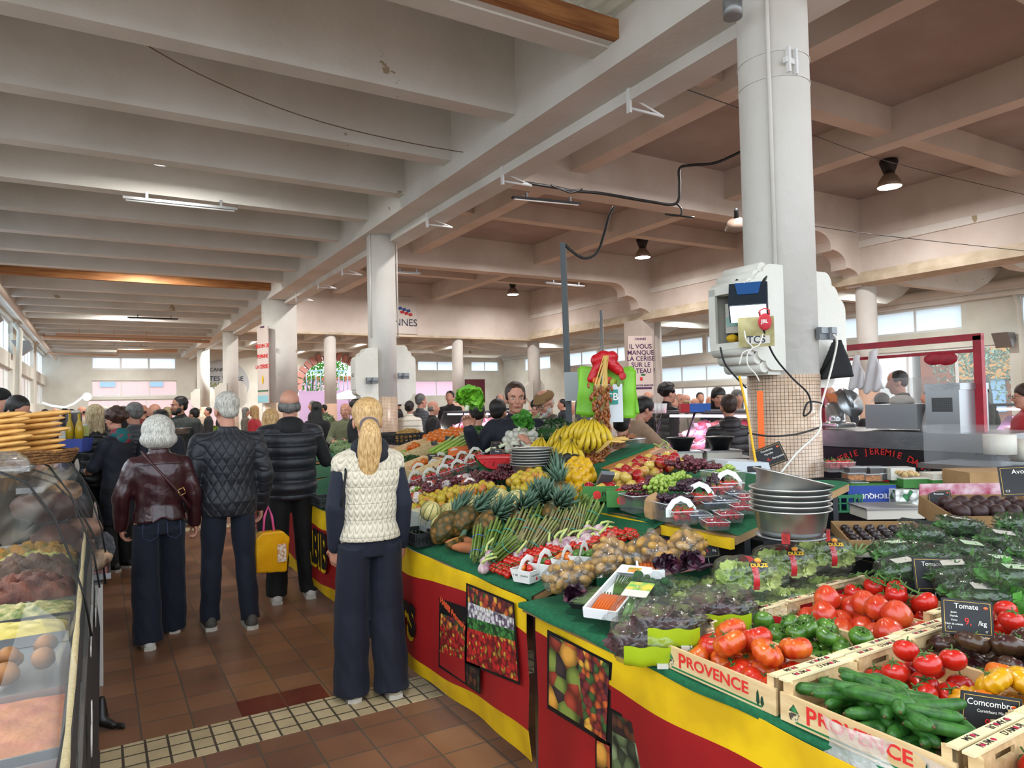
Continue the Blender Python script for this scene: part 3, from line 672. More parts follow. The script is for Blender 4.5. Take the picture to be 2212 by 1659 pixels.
# --- man in the quilted jacket
t, J = person('white-haired man in a dark navy diamond-quilted jacket, walking beside the woman in leather', (.84, 5.72, 0), R(2), 1.76, hair=('short', H_WHITE), top=QUILT, bottom=JEAN, legs='straight', shoes=SHOEG,
              vox=.008, hem=.84, wide=1.16, belly=.03, feet=((-.14, .02), (.12, -.12)), LA=((-.265, -.02, 1.13), (-.26, .08, .90), (-.2, .2, -1)), RA=((.265, -.03, 1.12), (.25, .06, .86), (0, .15, -1)), head=(R(12), R(2)), hands=(.6, .5))
# --- bald man
t, J = person('bald man in a navy puffer vest over a black hooded sweatshirt, standing at the stall', (1.40, 6.15, 0), R(-8), 1.79, hair=('balding', H_GREY), top=PUFN, sleeves=BLK, bottom=BLK, legs='baggy', shoes=SHOEW,
              vox=.008, hem=.87, wide=1.16, feet=((-.12, .0), (.15, .06)), RA=((.3, .05, 1.14), (.36, .28, 1.12), (.3, 1, 0)), LA=((-.26, -.02, 1.12), (-.25, .1, .92), (0, .3, -1)), head=(R(-8), R(0)), hood=BLK, puff=.1, collar=False)
# yellow shopping bag hanging from his hand
BAGY = mat('yellow_bag_plastic', '#e0a90f', .35, col2='#d49206', scale=5, bump=.4, bscale=12, bdist=.02)
bt = thing('shopping_bag', 'bulging yellow shopping bag with pink handles held low beside the bald man', 'bag', (1.14, 5.78, 0), R(10))
m = MB(); m.prism([(-.11, .36), (.13, .33), (.16, .60), (.1, .66), (-.06, .67), (-.12, .62)], -.05, .05, 'y'); me = fuse(m, .012, 4); obj('bag_body', me, BAGY, bt)
MB().tube([(-.04, 0, .64), (-.03, 0, .78), (.0, 0, .86), (.03, 0, .78), (.05, 0, .64)], (.010), 6).build('handle', mat('pink_strap', '#d4538a', .6), bt)
MB().bb((.05, -.062, .42), (.12, -.055, .56)).build('printed_panel', mat('print_white', '#d9d4c4', .6, col2='#c98a5a', scale=40, kind='voronoi'), bt)
# ---------------------------------------------------------------- kinds of produce (each prototype is used as the first of its kind)
def dk(c, k=.74): return tuple(v*k for v in hexc(c))
def fm(name, c, c2, rough=.28, scale=14, coat=.3, **k): return mat('fruit_'+name, dk(c), rough, col2=dk(c2), scale=scale, coat=coat, **k)
STEMG = mat('stem_green', '#4a6a2a', .6, col2='#35501d', scale=20); STEMB = mat('stem_brown', '#5b4328', .8)
M_BEEF = fm('beef', '#c9200f', '#d4451a', scale=18); M_BEEF2 = fm('beef_orange', '#cf3c14', '#dc6a1c', scale=18); M_HEART = fm('heart', '#c92814', '#d95a26', scale=9)
M_ZEB = fm('zebra', '#2f5c17', '#5c8a2a', scale=26); M_BLK = fm('black_tomato', '#3a1517', '#4a3420', scale=13, thr=(.42, .6)); M_VINE = fm('vine', '#c81a10', '#d32a14', scale=6)
M_YTOM = fm('yellow_tomato', '#e0a80c', '#d99010', scale=8); M_OTOM = fm('orange_tomato', '#dd6a12', '#e07f1c')
M_CHERRY = fm('cherry', '#c2180e', '#cf2c12', .2); M_CUC = fm('cucumber', '#23551c', '#3f7a2a', .45, 7, .0, stretch=(6, 6, 1), bump=.25, bscale=40, bdist=.002)
M_POT = fm('potato', '#bd9145', '#a97c34', .5, 22, .1); M_LEM = fm('lemon', '#e2b006', '#d9a404', .35, 6, .1, bump=.25, bscale=120, bdist=.001)
M_ORA = fm('orange', '#de7410', '#d9650a', .38, 6, .1, bump=.3, bscale=140, bdist=.001); M_APR = fm('apple_red', '#a8151b', '#d9a046', .25, 7, .3, thr=(.5, .72)); M_APY = fm('apple_yellow', '#d6b552', '#c0452c', .25, 6, .3, thr=(.5, .75))
M_PEAR = fm('pear', '#dcc038', '#c9a92c', .4, 6, .1); M_PEARR = fm('pear_blush', '#dcae3a', '#d06a34', .4, 6, .1, thr=(.45, .65)); M_MAN = fm('mango', '#b5402a', '#c99a3c', .35, 5, .15, thr=(.42, .66))
M_GRR = fm('grape_red', '#4a1420', '#6e2a34', .3, 30, .2); M_GRG = fm('grape_green', '#8fae3a', '#a9bd55', .3, 30, .2); M_GRB = fm('grape_black', '#2c1222', '#43202f', .35, 30, .1)
M_STR = fm('strawberry', '#b5121a', '#cc2620', .3, 90, .2, bump=.5, bscale=140, bdist=.002); M_BLU = fm('blueberry', '#2b3348', '#454f68', .6, 40, 0); M_RAS = fm('raspberry', '#c0182e', '#b01028', .4, 60, 0, bump=1, bscale=170, bdist=.004, kind='voronoi')
M_BAN = fm('banana', '#dcb928', '#c4b13a', .45, 3, .05, thr=(.4, .7)); M_CAR = fm('carrot', '#dd6a1e', '#cf5a16', .45, 9, .05); M_ASP = fm('asparagus', '#64802c', '#7f8f48', .5, 8, .05, stretch=(3, 3, 1)); M_ASPP = fm('asparagus_pale', '#828a48', '#9a7a66', .5, 6, .05)
M_GAR = fm('garlic', '#d9c6c0', '#a8768a', .5, 16, .05, stretch=(3, 3, .8)); M_PINE = mat('pineapple_skin', '#8a5a1e', .6, col2='#3f3a18', scale=36, kind='voronoi', bump=1, bscale=36, bdist=.012, thr=(.1, .6)); M_PINEF = mat('pineapple_flesh', '#e0b11c', .4, col2='#d49d12', scale=30, bump=.3)
M_LEAF = mat('pineapple_leaf', '#46624c', .5, col2='#5f7d68', scale=8); M_MEL = mat('melon_skin', '#cdbf82', .6, col2='#b8a766', scale=40, bump=.5, bscale=60, bdist=.004); M_MELG = mat('melon_stripe', '#56703a', .6)
M_AVO = mat('avocado_skin', '#2a2b22', .45, col2='#1b1c17', scale=30, bump=.5, bscale=70, bdist=.003); M_AVOP = mat('avocado_brown', '#37201f', .5, col2='#2a1717', scale=30, bump=.5, bscale=70, bdist=.003)
M_ONW = fm('white_onion', '#e2ddcf', '#d2ccb4', .35, 5, .1); M_ONY = fm('brown_onion', '#a8662a', '#8f5220', .4, 8, .1, stretch=(4, 4, 1)); M_ONR = fm('red_onion', '#4c1630', '#5f2440', .3, 8, .2)
M_LEEK = mat('leek_green', '#2f5b35', .5, col2='#7f9c58', scale=4); M_LEEKW = mat('leek_white', '#d3d6b4', .5); M_CEL = mat('celery', '#93ac4a', .5, col2='#7c9a3c', scale=6)
M_LET = mat('lettuce_leaf', '#7cb82e', .55, col2='#4f961f', scale=16, bump=.8, bscale=40, bdist=.01); M_LETD = mat('lettuce_dark', '#4a8a2c', .5, col2='#2f6a20', scale=12, bump=.8, bscale=30, bdist=.01); M_HERB = mat('herb_leaf', '#23511d', .6, col2='#15390f', scale=20)
M_ART = mat('artichoke', '#6f8458', .7, col2='#5a7046', scale=20); M_SWP = mat('sweet_potato', '#a8653a', .7, col2='#8f5430', scale=14, bump=.4, bscale=30, bdist=.004); M_WMF = mat('watermelon_flesh', '#d13a3c', .35, col2='#c92c30', scale=20, bump=.2)
M_WMR = mat('watermelon_rind', '#2c5126', .4, col2='#17331a', scale=5); M_DATE = fm('date', '#86451c', '#a8622a', .35, 20, .1); M_RAD = mat('radicchio', '#24091a', .4, col2='#7a3f55', scale=14, thr=(.52, .72), bump=.6, bscale=20)
M_FIG = fm('prune', '#1c1416', '#33282c', .35, 30, .3); M_BEAN = mat('green_bean', '#4f7032', .5, col2='#3c5c24', scale=10); M_YLW = mat('husk_yellow', '#c9a55a', .6)
CARPET = mat('green_carpet', '#0f5b38', .95, col2='#0b4b2d', scale=60, bump=.5, bscale=300, bdist=.003)
def film(name, c='#e4eaea', a=.16, rough=.08, bump=1.0, bs=16): 
    if name in MAT: return MAT[name]
    if a > .25: return mat(name, c, rough, alpha=a, bump=bump, bscale=bs, bdist=.02, spec=.9, coat=.6)
    m = bpy.data.materials.new(name); m.use_nodes = True; nt = m.node_tree; L = nt.links.new; nt.nodes.remove(nt.nodes['Principled BSDF'])
    tr = nn(nt, 'ShaderNodeBsdfTransparent'); gl = nn(nt, 'ShaderNodeBsdfGlossy', i_Roughness=rough+.06); df = nn(nt, 'ShaderNodeBsdfDiffuse'); df.inputs[0].default_value = (*hexc(c), 1)
    lw = nn(nt, 'ShaderNodeLayerWeight', i_Blend=.35); tc = nn(nt, 'ShaderNodeTexCoord'); nz = nn(nt, 'ShaderNodeTexNoise', i_Scale=float(bs), i_Detail=2.0); L(tc.outputs['Object'], nz.inputs['Vector'])
    bp = nn(nt, 'ShaderNodeBump', i_Strength=bump, i_Distance=.02); L(nz.outputs[0], bp.inputs['Height']); L(bp.outputs[0], gl.inputs['Normal']); L(bp.outputs[0], lw.inputs['Normal'])
    f = math_(nt, 'MULTIPLY_ADD', lw.outputs['Fresnel'], .42, .03); m1 = nn(nt, 'ShaderNodeMixShader'); L(f, m1.inputs[0]); L(tr.outputs[0], m1.inputs[1]); L(gl.outputs[0], m1.inputs[2])
    m2 = nn(nt, 'ShaderNodeMixShader'); m2.inputs[0].default_value = a*.25; L(m1.outputs[0], m2.inputs[1]); L(df.outputs[0], m2.inputs[2]); L(m2.outputs[0], nt.nodes['Material Output'].inputs[0]); MAT[name] = m; return m
FILM = film('clear_film', '#eef2f2', .09); PLASTIC = film('clear_plastic', '#e6eef0', .11, .08, .1, 10)
def calyx(r, z, n=5, L=.8):
    m = MB()
    for i in range(n):
        q = 2*pi*i/n; c, s_ = math.cos(q), math.sin(q)
        m.tube([(0, 0, z), (c*r*L*.5, s_*r*L*.5, z+.003), (c*r*L, s_*r*L, z-.004)], [.004, .003, .0012], 5)
    m.tube([(0, 0, z-.004), (.002, 0, z+.008), (.006, 0, z+.016)], .0022, 5); return m
def rib(n_, amp, ph=0): return lambda d: 1+amp*abs(math.sin(n_*math.atan2(d.y, d.x)+ph))**.7*(1-abs(d.z)**6)-.28*max(0, d.z)**10-.1*max(0, -d.z)**14
def kfruit(nm, cat, r, m, fn=None, n=20, k=14, cal=None, parts=None, lab='fruit'):
    t = thing(nm, lab, cat); mb = MB(); mb.ell((0, 0, 0), r, n, k, fn=fn); mb.build('flesh', m, t)
    if cal: calyx(*cal).build('stem', STEMG, t)
    return Kind(t)
def kone(nm, cat, mb, m, lab='item'): o = mb.build(nm, m, label=lab, cat=cat); return Kind(o)
K = {}
K['beef'] = kfruit('tomato', 'tomato', (.048, .046, .034), M_BEEF, rib(6, .12), 40, 16, (.02, .024)); K['beef2'] = kfruit('tomato', 'tomato', (.046, .048, .035), M_BEEF2, rib(5, .14, .6), 40, 16, (.02, .026))
K['heart'] = kfruit('tomato', 'tomato', (.041, .041, .044), M_HEART, lambda d: (1+.05*abs(math.sin(4*math.atan2(d.y, d.x))))*(1-.25*max(0, -d.z)**2)+(.10*max(0, d.z)**16), 32, 16)
K['zebra'] = kfruit('tomato', 'tomato', (.03, .03, .025), M_ZEB, rib(4, .06), 28, 14, (.018, .021)); K['black'] = kfruit('tomato', 'tomato', (.045, .042, .03), M_BLK, rib(5, .13), 36, 14, (.016, .021)); K['black'].p['x'] = 1
K['vine'] = kfruit('tomato', 'tomato', (.036, .036, .031), M_VINE, lambda d: 1-.2*max(0, d.z)**8, 24, 14, (.026, .024, 5, 1)); K['ytom'] = kfruit('tomato', 'tomato', (.045, .04, .028), M_YTOM, rib(6, .13), 36, 12, (.014, .02)); K['otom'] = kfruit('tomato', 'tomato', (.028, .028, .026), M_OTOM, rib(4, .12), 28, 12)
K['cherry'] = kone('cherry_tomato', 'tomato', MB().ell((0, 0, 0), (.0145, .0145, .015), 12, 8), M_CHERRY); K['cherryo'] = kone('cherry_tomato', 'tomato', MB().ell((0, 0, 0), (.0165, .0165, .0165), 12, 8), M_OTOM); K['cherryg'] = kone('cherry_tomato', 'tomato', MB().ell((0, 0, 0), (.0165, .0165, .0165), 12, 8), M_ZEB)
m = MB(); m.tube([(-.085, 0, 0), (-.083, 0, .001), (-.07, 0, .004), (-.03, 0, .009), (.02, 0, .009), (.062, 0, .004), (.08, 0, .0), (.085, 0, -.001)], [.002, .008, .0145, .017, .0175, .0155, .01, .003], 14)
t = thing('cucumber', 'x', 'cucumber'); m.build('skin', M_CUC, t); MB().ell((-.086, 0, 0), (.004, .004, .004), 7, 5).build('stem', STEMB, t); K['cuc'] = Kind(t)
K['potato'] = kone('potato', 'potato', MB().ell((0, 0, 0), (.03, .019, .018), 12, 8), M_POT)
K['lemon'] = kone('lemon', 'lemon', MB().ell((0, 0, 0), (.028, .028, .034), 16, 12, fn=lambda d: 1+.16*abs(d.z)**14), M_LEM); K['orange'] = kone('orange', 'orange', MB().ell((0, 0, 0), .038, 16, 12), M_ORA); K['mandarin'] = kone('mandarin', 'mandarin', MB().ell((0, 0, 0), (.028, .028, .023), 14, 10), M_ORA)
for nm, mm in (('apple', M_APR), ('appley', M_APY)): K[nm] = kfruit('apple', 'apple', (.034, .034, .031), mm, lambda d: 1-.22*max(0, d.z)**6-.1*max(0, -d.z)**8, 18, 14); MB().tube([(0, 0, .02), (.002, 0, .034)], .0015, 5).build('stem', STEMB, K[nm].p)
for nm, mm in (('pear', M_PEAR), ('pearr', M_PEARR)): K[nm] = kfruit('pear', 'pear', (.03, .03, .036), mm, lambda d: 1-.18*max(0, d.z)**2, 14, 12); MB().tube([(0, 0, .03), (.003, 0, .046)], .0015, 5).build('stem', STEMB, K[nm].p)
K['mango'] = kone('mango', 'mango', MB().ell((0, 0, 0), (.062, .042, .038), 18, 12), M_MAN)
def grapes(n, L, W, m, nm='grape_bunch'):
    t = thing(nm, 'x', 'grapes'); b = MB(); r_ = random.Random(n)
    for i in range(n):
        u = r_.random(); w = W*(1-.65*u)*math.sqrt(r_.random()); q = r_.random()*2*pi
        b.ell((L*(u-.45)+r_.uniform(-.01, .01), w*math.cos(q), .028+abs(w*math.sin(q))*.7), .0128*r_.uniform(.85, 1.1), 9, 7)
    b.build('grapes', m, t); MB().tube([(-L*.5, 0, .03), (-L*.62, .01, .05), (-L*.7, .0, .055)], .0025, 5).build('stalk', STEMG, t); return Kind(t)
K['grr'] = grapes(75, .2, .06, M_GRR); K['grg'] = grapes(70, .19, .06, M_GRG); K['grb'] = grapes(70, .18, .055, M_GRB)
t = thing('strawberry', 'x', 'strawberry'); MB().ell((0, 0, 0), (.0155, .0155, .02), 10, 8, fn=lambda d: 1+.1*max(0, d.z)-.28*max(0, -d.z)).build('flesh', M_STR, t); calyx(.012, .017, 5, 1).build('leaves', STEMG, t); K['straw'] = Kind(t)
K['blue'] = kone('blueberry', 'blueberry', MB().ell((0, 0, 0), (.0075, .0075, .0065), 8, 6), M_BLU); K['rasp'] = kone('raspberry', 'raspberry', MB().ell((0, 0, 0), (.0095, .0095, .011), 9, 7), M_RAS)
def bananas(n):
    t = thing('banana_bunch', 'x', 'bananas')
    for i in range(n):
        a = (i-(n-1)/2)*.34; m = MB(); P = []; rr = []
        for j in range(9):
            u = j/8; q = -.2+u*1.45; P.append(V((math.sin(a)*(.02+.12*math.sin(u*2.1)), math.cos(a)*(.01+.1*math.sin(u*2.8)), .1-.165*u**1.15)))
            rr.append((.004, .0075, .015, .0175, .018, .0178, .0155, .009, .003)[j])
        m.tube(P, rr, 7, sm=True); m.build('banana', M_BAN, t)
    MB().cap((0, 0, .095), (0, -.005, .118), .011, .008, 8).build('crown_stalk', mat('banana_stalk', '#5a5320', .7), t); return Kind(t)
K['ban5'] = bananas(5); K['ban4'] = bananas(4)
m = MB(); m.tube([(-.085, 0, 0), (-.075, 0, 0), (0, .002, 0), (.07, 0, 0), (.082, 0, 0)], [.0015, .005, .010, .0135, .006], 9); t = thing('carrot', 'x', 'carrot'); m.build('root', M_CAR, t); MB().tube([(.08, 0, 0), (.1, .004, .006)], .003, 5).build('leaf_stub', STEMG, t); K['carrot'] = Kind(t)
def asparagus(n, seed, m_, band):
    t = thing('asparagus_bundle', 'x', 'asparagus'); r_ = random.Random(seed)
    for i in range(n):
        q = i*2.4; w = .0105*math.sqrt(i); x, y = w*math.cos(q), w*math.sin(q); tip = V((x*1.35+r_.uniform(-.006, .006), y*1.35+r_.uniform(-.006, .006), .25+r_.uniform(-.02, .015)))
        s_ = MB(); s_.tube([(x, y, 0), (x*1.1, y*1.1, .1), lerp((x, y, 0), tip, .8), lerp((x, y, 0), tip, .93), tip], [.0062, .0058, .0062, .0068, .001], 7)
        s_.build('spear', m_, t)
    for z in (.035, .15):
        b = MB(); rr = .0105*math.sqrt(n)+.006; b.tube([(rr*math.cos(q), rr*math.sin(q), z) for q in [k*2*pi/20 for k in range(21)]], .0022, 5); b.build('rubber_band', band, t)
    return Kind(t)
K['asp1'] = asparagus(15, 1, M_ASP, mat('band_teal', '#1f8f86', .5)); K['asp2'] = asparagus(17, 2, M_ASPP, mat('band_teal', '#1f8f86', .5)); K['asp3'] = asparagus(13, 3, M_ASP, mat('band_blue', '#2a5fa8', .5))
t = thing('garlic_bulb', 'x', 'garlic'); MB().ell((0, 0, 0), (.028, .028, .024), 28, 12, fn=lambda d: (1+.09*abs(math.sin(4*math.atan2(d.y, d.x))))*(1+.25*max(0, d.z)**8)).build('bulb', M_GAR, t); MB().tube([(0, 0, .02), (.004, 0, .04), (.03, 0, .05), (.075, .01, .045)], [.009, .007, .006, .005], 7).build('stem', mat('garlic_stem', '#aab56a', .6), t); K['garlic'] = Kind(t)
def pineapple():
    t = thing('pineapple', 'x', 'pineapple'); MB().ell((0, 0, 0), (.058, .058, .088), 28, 20, fn=lambda d: 1+.03*math.sin(9*math.atan2(d.y, d.x)+9*d.z)*math.sin(9*math.atan2(d.y, d.x)-9*d.z)).build('body', M_PINE, t)
    l = MB(); r_ = random.Random(5)
    for k in range(5):
        for i in range(9-k):
            q = 2*pi*i/(9-k)+k*.5; sp = (.075, .065, .05, .035, .015)[k]; h = (.06, .085, .11, .14, .16)[k]; c, s_ = math.cos(q), math.sin(q); w = .011
            A_ = V((c*.016, s_*.016, .08+.008*k)); B_ = V((c*sp*.6, s_*sp*.6, .08+h*.6)); T_ = V((c*sp, s_*sp, .08+h)); sd = V((-s_, c, 0))*w
            l.add([A_-sd, A_+sd, B_+sd*.8, B_-sd*.8, T_, A_+V((c, s_, 0))*.004, B_+V((c, s_, -.2))*.004], [(0, 1, 2, 3), (3, 2, 4), (1, 0, 5), (0, 3, 6, 5), (2, 1, 5, 6), (6, 3, 4), (2, 6, 4)], 0, True)
    l.build('crown', M_LEAF, t); return Kind(t)
K['pine'] = pineapple()
t = thing('melon', 'x', 'melon'); MB().ell((0, 0, 0), (.07, .07, .066), 40, 18, fn=lambda d: 1-.035*abs(math.cos(5*math.atan2(d.y, d.x)))**8).build('rind', M_MEL, t)
for i in range(10):
    q = pi*(2*i+1)/10; MB().tube([(.0703*math.sin(a)*math.cos(q), .0703*math.sin(a)*math.sin(q), .0665*math.cos(a)) for a in [k*pi/10 for k in range(1, 10)]], [.001, .0022, .0028, .003, .003, .003, .0028, .0022, .001], 5).build('groove_stripe', M_MELG, t)
K['melon'] = Kind(t)
K['avo'] = kone('avocado', 'avocado', MB().ell((0, 0, 0), (.034, .034, .048), 16, 12, fn=lambda d: 1-.2*max(0, d.z)), M_AVO); K['avob'] = kone('avocado', 'avocado', MB().ell((0, 0, 0), (.036, .036, .046), 16, 12, fn=lambda d: 1-.12*max(0, d.z)), M_AVOP)
K['onw'] = kone('white_onion', 'onion', MB().ell((0, 0, 0), (.034, .034, .031), 16, 12, fn=lambda d: 1+.3*max(0, d.z)**16), M_ONW); K['ony'] = kone('brown_onion', 'onion', MB().ell((0, 0, 0), (.036, .036, .033), 14, 10, fn=lambda d: 1+.25*max(0, d.z)**14), M_ONY); K['onr'] = kone('red_onion', 'onion', MB().ell((0, 0, 0), (.036, .036, .033), 14, 10, fn=lambda d: 1+.25*max(0, d.z)**14), M_ONR)
def leek():
    t = thing('leek', 'x', 'leek'); MB().tube([(0, 0, 0), (.12, 0, .003), (.2, 0, .005)], [.015, .014, .016], 9).build('shaft', M_LEEKW, t)
    l = MB()
    for i in range(5):
        a = (i-2)*.16; l.tube([(.18, 0, .004), (.26, a*.12, .012), (.36, a*.22, .03+.01*(i % 2)), (.44, a*.34, .02)], [(.014, .006), (.018, .003), (.016, .002), (.004, .001)], 7)
    l.build('leaves', M_LEEK, t); return Kind(t)
K['leek'] = leek()
def frill(name, r, n, m, seed=1, flat=.8):
    b = MB(); r_ = random.Random(seed)
    for i in range(n):
        u = r_.uniform(-.3, 1); q = r_.random()*2*pi; rr = math.sqrt(1-u*u); d = V((rr*math.cos(q), rr*math.sin(q), u*flat)); c = d*r*r_.uniform(.55, .95)
        Q = rotm(d+V((r_.uniform(-.5, .5), r_.uniform(-.5, .5), r_.uniform(-.5, .5)))); s_ = r*r_.uniform(.35, .55); ph = r_.random()*6
        def leaf(a, v, s_=s_, ph=ph):
            th = a*2*pi; k = v; return (s_*k*math.cos(th), s_*k*math.sin(th), s_*(.45*k*k+.22*k*math.sin(7*th+ph)-.2))
        vs = [(Q @ V(leaf(a/14, v/3)))+c for v in range(4) for a in range(14)]
        b.add(vs, [(v*14+a, v*14+(a+1) % 14, (v+1)*14+(a+1) % 14, (v+1)*14+a) for v in range(3) for a in range(14)], 0, True)
    b.ell((0, 0, 0), r*.55, 10, 8); return b
K['cel'] = None
def lettuce(nm, r, n, m, seed): t = thing(nm, 'x', 'lettuce'); frill(nm, r, n, m, seed).build('leaves', m, t); MB().cap((0, 0, -r*.8), (0, 0, -r*.3), r*.16, r*.22, 8).build('stalk', M_LEEKW, t); return Kind(t)
def artichoke():
    t = thing('artichoke', 'x', 'artichoke'); b = MB(); b.ell((0, 0, 0), (.045, .045, .05), 12, 10)
    for k in range(7):
        for i in range(9-k):
            q = 2*pi*(i+.5*(k % 2))/(9-k); th = .5+k*.0+ (1.9-1.9*k/6); z = math.cos(th)*.05; rr = math.sin(th)*.05; d = V((math.cos(q)*math.sin(th), math.sin(q)*math.sin(th), math.cos(th)))
            b.ell(V((rr*math.cos(q), rr*math.sin(q), z))*1.02, (.006, .017, .02), 7, 6, rot=rotm(d) @ Matrix.Rotation(pi/2, 3, 'Y'))
    b.build('scales', M_ART, t); MB().cap((0, 0, -.045), (0, 0, -.08), .012, .01, 8).build('stalk', STEMG, t); return Kind(t)
K['art'] = artichoke()
K['date'] = kone('date', 'date', MB().ell((0, 0, 0), (.019, .0095, .009), 9, 7), M_DATE); K['prune'] = kone('prune', 'prune', MB().ell((0, 0, 0), (.021, .017, .015), 12, 9, fn=lambda d: 1+.05*math.sin(9*d.x)*math.sin(7*d.y)), M_FIG)
K['sweet'] = kone('sweet_potato', 'sweet potato', MB().tube([(-.1, 0, 0), (-.08, 0, 0), (-.03, .01, 0), (.04, .01, .0), (.085, 0, 0), (.11, -.005, 0)], [.002, .016, .031, .033, .017, .003], 14), M_SWP)
# ---------------------------------------------------------------- placing
def inpoly(x, y, P):
    c = False; j = len(P)-1
    for i in range(len(P)):
        if (P[i][1] > y) != (P[j][1] > y) and x < (P[j][0]-P[i][0])*(y-P[i][1])/(P[j][1]-P[i][1]+1e-9)+P[i][0]: c = not c
        j = i
    return c
class Surf:
    def __init__(s, a, b, x0): s.a, s.b, s.x0 = a, b, x0
    def z(s, x, y=0): return s.a+s.b*(x-s.x0)
    def at(s, px, py, up=0):
        d = ray(px, py); t = (s.a+up-s.b*s.x0-CAMZ)/(d.z-s.b*d.x); return CAM+d*t
S1 = Surf(.82, .30, 1.6); S2 = Surf(1.06, .22, 2.36); SB = Surf(.80, 0, 1.4)
def anyrot(): return Euler((rnd.uniform(-.9, .9), rnd.uniform(-.9, .9), rnd.uniform(0, 6.28)))
def zrot(tl=.15): return Euler((rnd.uniform(-tl, tl), rnd.uniform(-tl, tl), rnd.uniform(0, 6.28)))
def fill(kinds, P, S, sp, h, base=None, group=None, layers=1, rot=anyrot, s=(.92, 1.08), label=None, r=None, lift=0, jit=.25, shrink=.5, rows=None, maxn=400):
    """heap: a staggered grid on the surface under the outline P, then smaller layers on top"""
    W = [S.at(*p) for p in P]; x0, x1 = min(w.x for w in W), max(w.x for w in W); y0, y1 = min(w.y for w in W), max(w.y for w in W)
    cx, cy = sum(w.x for w in W)/len(W), sum(w.y for w in W)/len(W); out = []; ks = kinds if isinstance(kinds, list) else [kinds]
    for l in range(layers):
        i = 0; x = x0+sp*.5
        while x < x1:
            y = y0+sp*.5*((i+l) % 2)+.3*sp; i += 1
            while y < y1:
                X, Y = x+rnd.uniform(-jit, jit)*sp*.5, y+rnd.uniform(-jit, jit)*sp*.5
                k = 1+shrink*l/max(1, layers); xx, yy = cx+(X-cx)*k, cy+(Y-cy)*k
                a, b, _ = proj((xx, yy, S.z(xx)))
                if inpoly(a, b, P) and len(out) < maxn: out.append((X, Y, S.z(X)+lift+(r or h*.5)+l*h*.8))
                y += sp
            x += sp*.87
    obs = []
    for p in out:
        kd = rnd.choice(ks); obs.append(kd.put(p, rot(), rnd.uniform(*s), label, group))
    if base: poslabel(obs, base, rows)
    return obs
def aim(kind, a, b, s=1, label=None, group=None, axis='Z', roll=0):
    d = (V(b)-V(a)).normalized(); q = V((0, 0, 1) if axis == 'Z' else (1, 0, 0)).rotation_difference(d).to_matrix()
    e = (q @ Matrix.Rotation(roll, 3, axis)).to_euler(); return kind.put(a, e, s, label, group)
# ---------------------------------------------------------------- stall bodies
BLKD = mat('shade_black', '#141516', .7)  # black that stands in for the shade under the raised shelf
RED_ = mat('banner_red', '#9c1a1c', .5, col2='#8a1518', scale=2); YEL_ = mat('banner_yellow', '#e6bd10', .5, col2='#c9a010', scale=5, bump=.2, bscale=4, bdist=.03); GOLD = mat('gold_line', '#c9a24a', .5)
INKB = mat('ink_black', '#0f0e0e', .5); INKR = mat('ink_red', '#cc2a25', .6); INKW = mat('ink_white', '#e6e2d8', .6); INKG = mat('ink_green', '#1f6b3c', .6); CHALK = mat('slate_black', '#191a1d', .6, col2='#222326', scale=8)
PWOOD = mat('crate_wood', '#d9bd8e', .65, col2='#c4a472', scale=5, stretch=(8, 1, 8), bump=.15); PCREAM = mat('crate_rim', '#e3d3a9', .6, col2='#d6c496', scale=5, stretch=(1, 8, 8)); PLY = mat('raw_plywood', '#9a7a50', .7, col2='#7e6340', scale=6)
MY = Matrix(((0, 0, -1), (-1, 0, 0), (0, 1, 0))) # text on a face looking to -X, reading towards -Y
def tmat(loc, M3): return Matrix.Translation(loc) @ M3.to_4x4()
def vor(name, cols, scale, rough=.6):
    m = bpy.data.materials.new(name); m.use_nodes = True; nt = m.node_tree; b = nt.nodes['Principled BSDF']; b.inputs['Roughness'].default_value = rough
    tc = nn(nt, 'ShaderNodeTexCoord'); v = nn(nt, 'ShaderNodeTexVoronoi', i_Scale=scale); nt.links.new(tc.outputs['Object'], v.inputs['Vector'])
    sp = nn(nt, 'ShaderNodeSeparateColor'); nt.links.new(v.outputs['Color'], sp.inputs[0]); r = nn(nt, 'ShaderNodeValToRGB'); r.color_ramp.interpolation = 'CONSTANT'
    nt.links.new(sp.outputs[0], r.inputs[0])
    while len(r.color_ramp.elements) < len(cols): r.color_ramp.elements.new(.5)
    for i, c in enumerate(cols): r.color_ramp.elements[i].position = i/len(cols); r.color_ramp.elements[i].color = (*hexc(c), 1)
    mx = nn(nt, 'ShaderNodeMix', data_type='RGBA', blend_type='MULTIPLY'); mx.inputs[0].default_value = 1
    q = nn(nt, 'ShaderNodeMapRange'); q.inputs[1].default_value = .25/scale*1.6*0+.3; q.inputs[2].default_value = .75; q.inputs[3].default_value = 1; q.inputs[4].default_value = .25
    nt.links.new(v.outputs['Distance'], q.inputs[0]); cb = nn(nt, 'ShaderNodeCombineColor')
    for i in range(3): nt.links.new(q.outputs[0], cb.inputs[i])
    nt.links.new(r.outputs[0], mx.inputs[6]); nt.links.new(cb.outputs[0], mx.inputs[7]); nt.links.new(mx.outputs[2], b.inputs['Base Color']); MAT[name] = m; return m
V_RED = vor('print_tomatoes', ['#b5161a', '#c9281e', '#a01216', '#d8a43a', '#b0201c'], 42); V_GRN = vor('print_courgettes', ['#2d6a2a', '#3f8038', '#1f4f22', '#4c8c3c'], 46); V_WHT = vor('print_garlic', ['#e6e2dc', '#cfc6cc', '#d9d4ce', '#7c6a80'], 50)
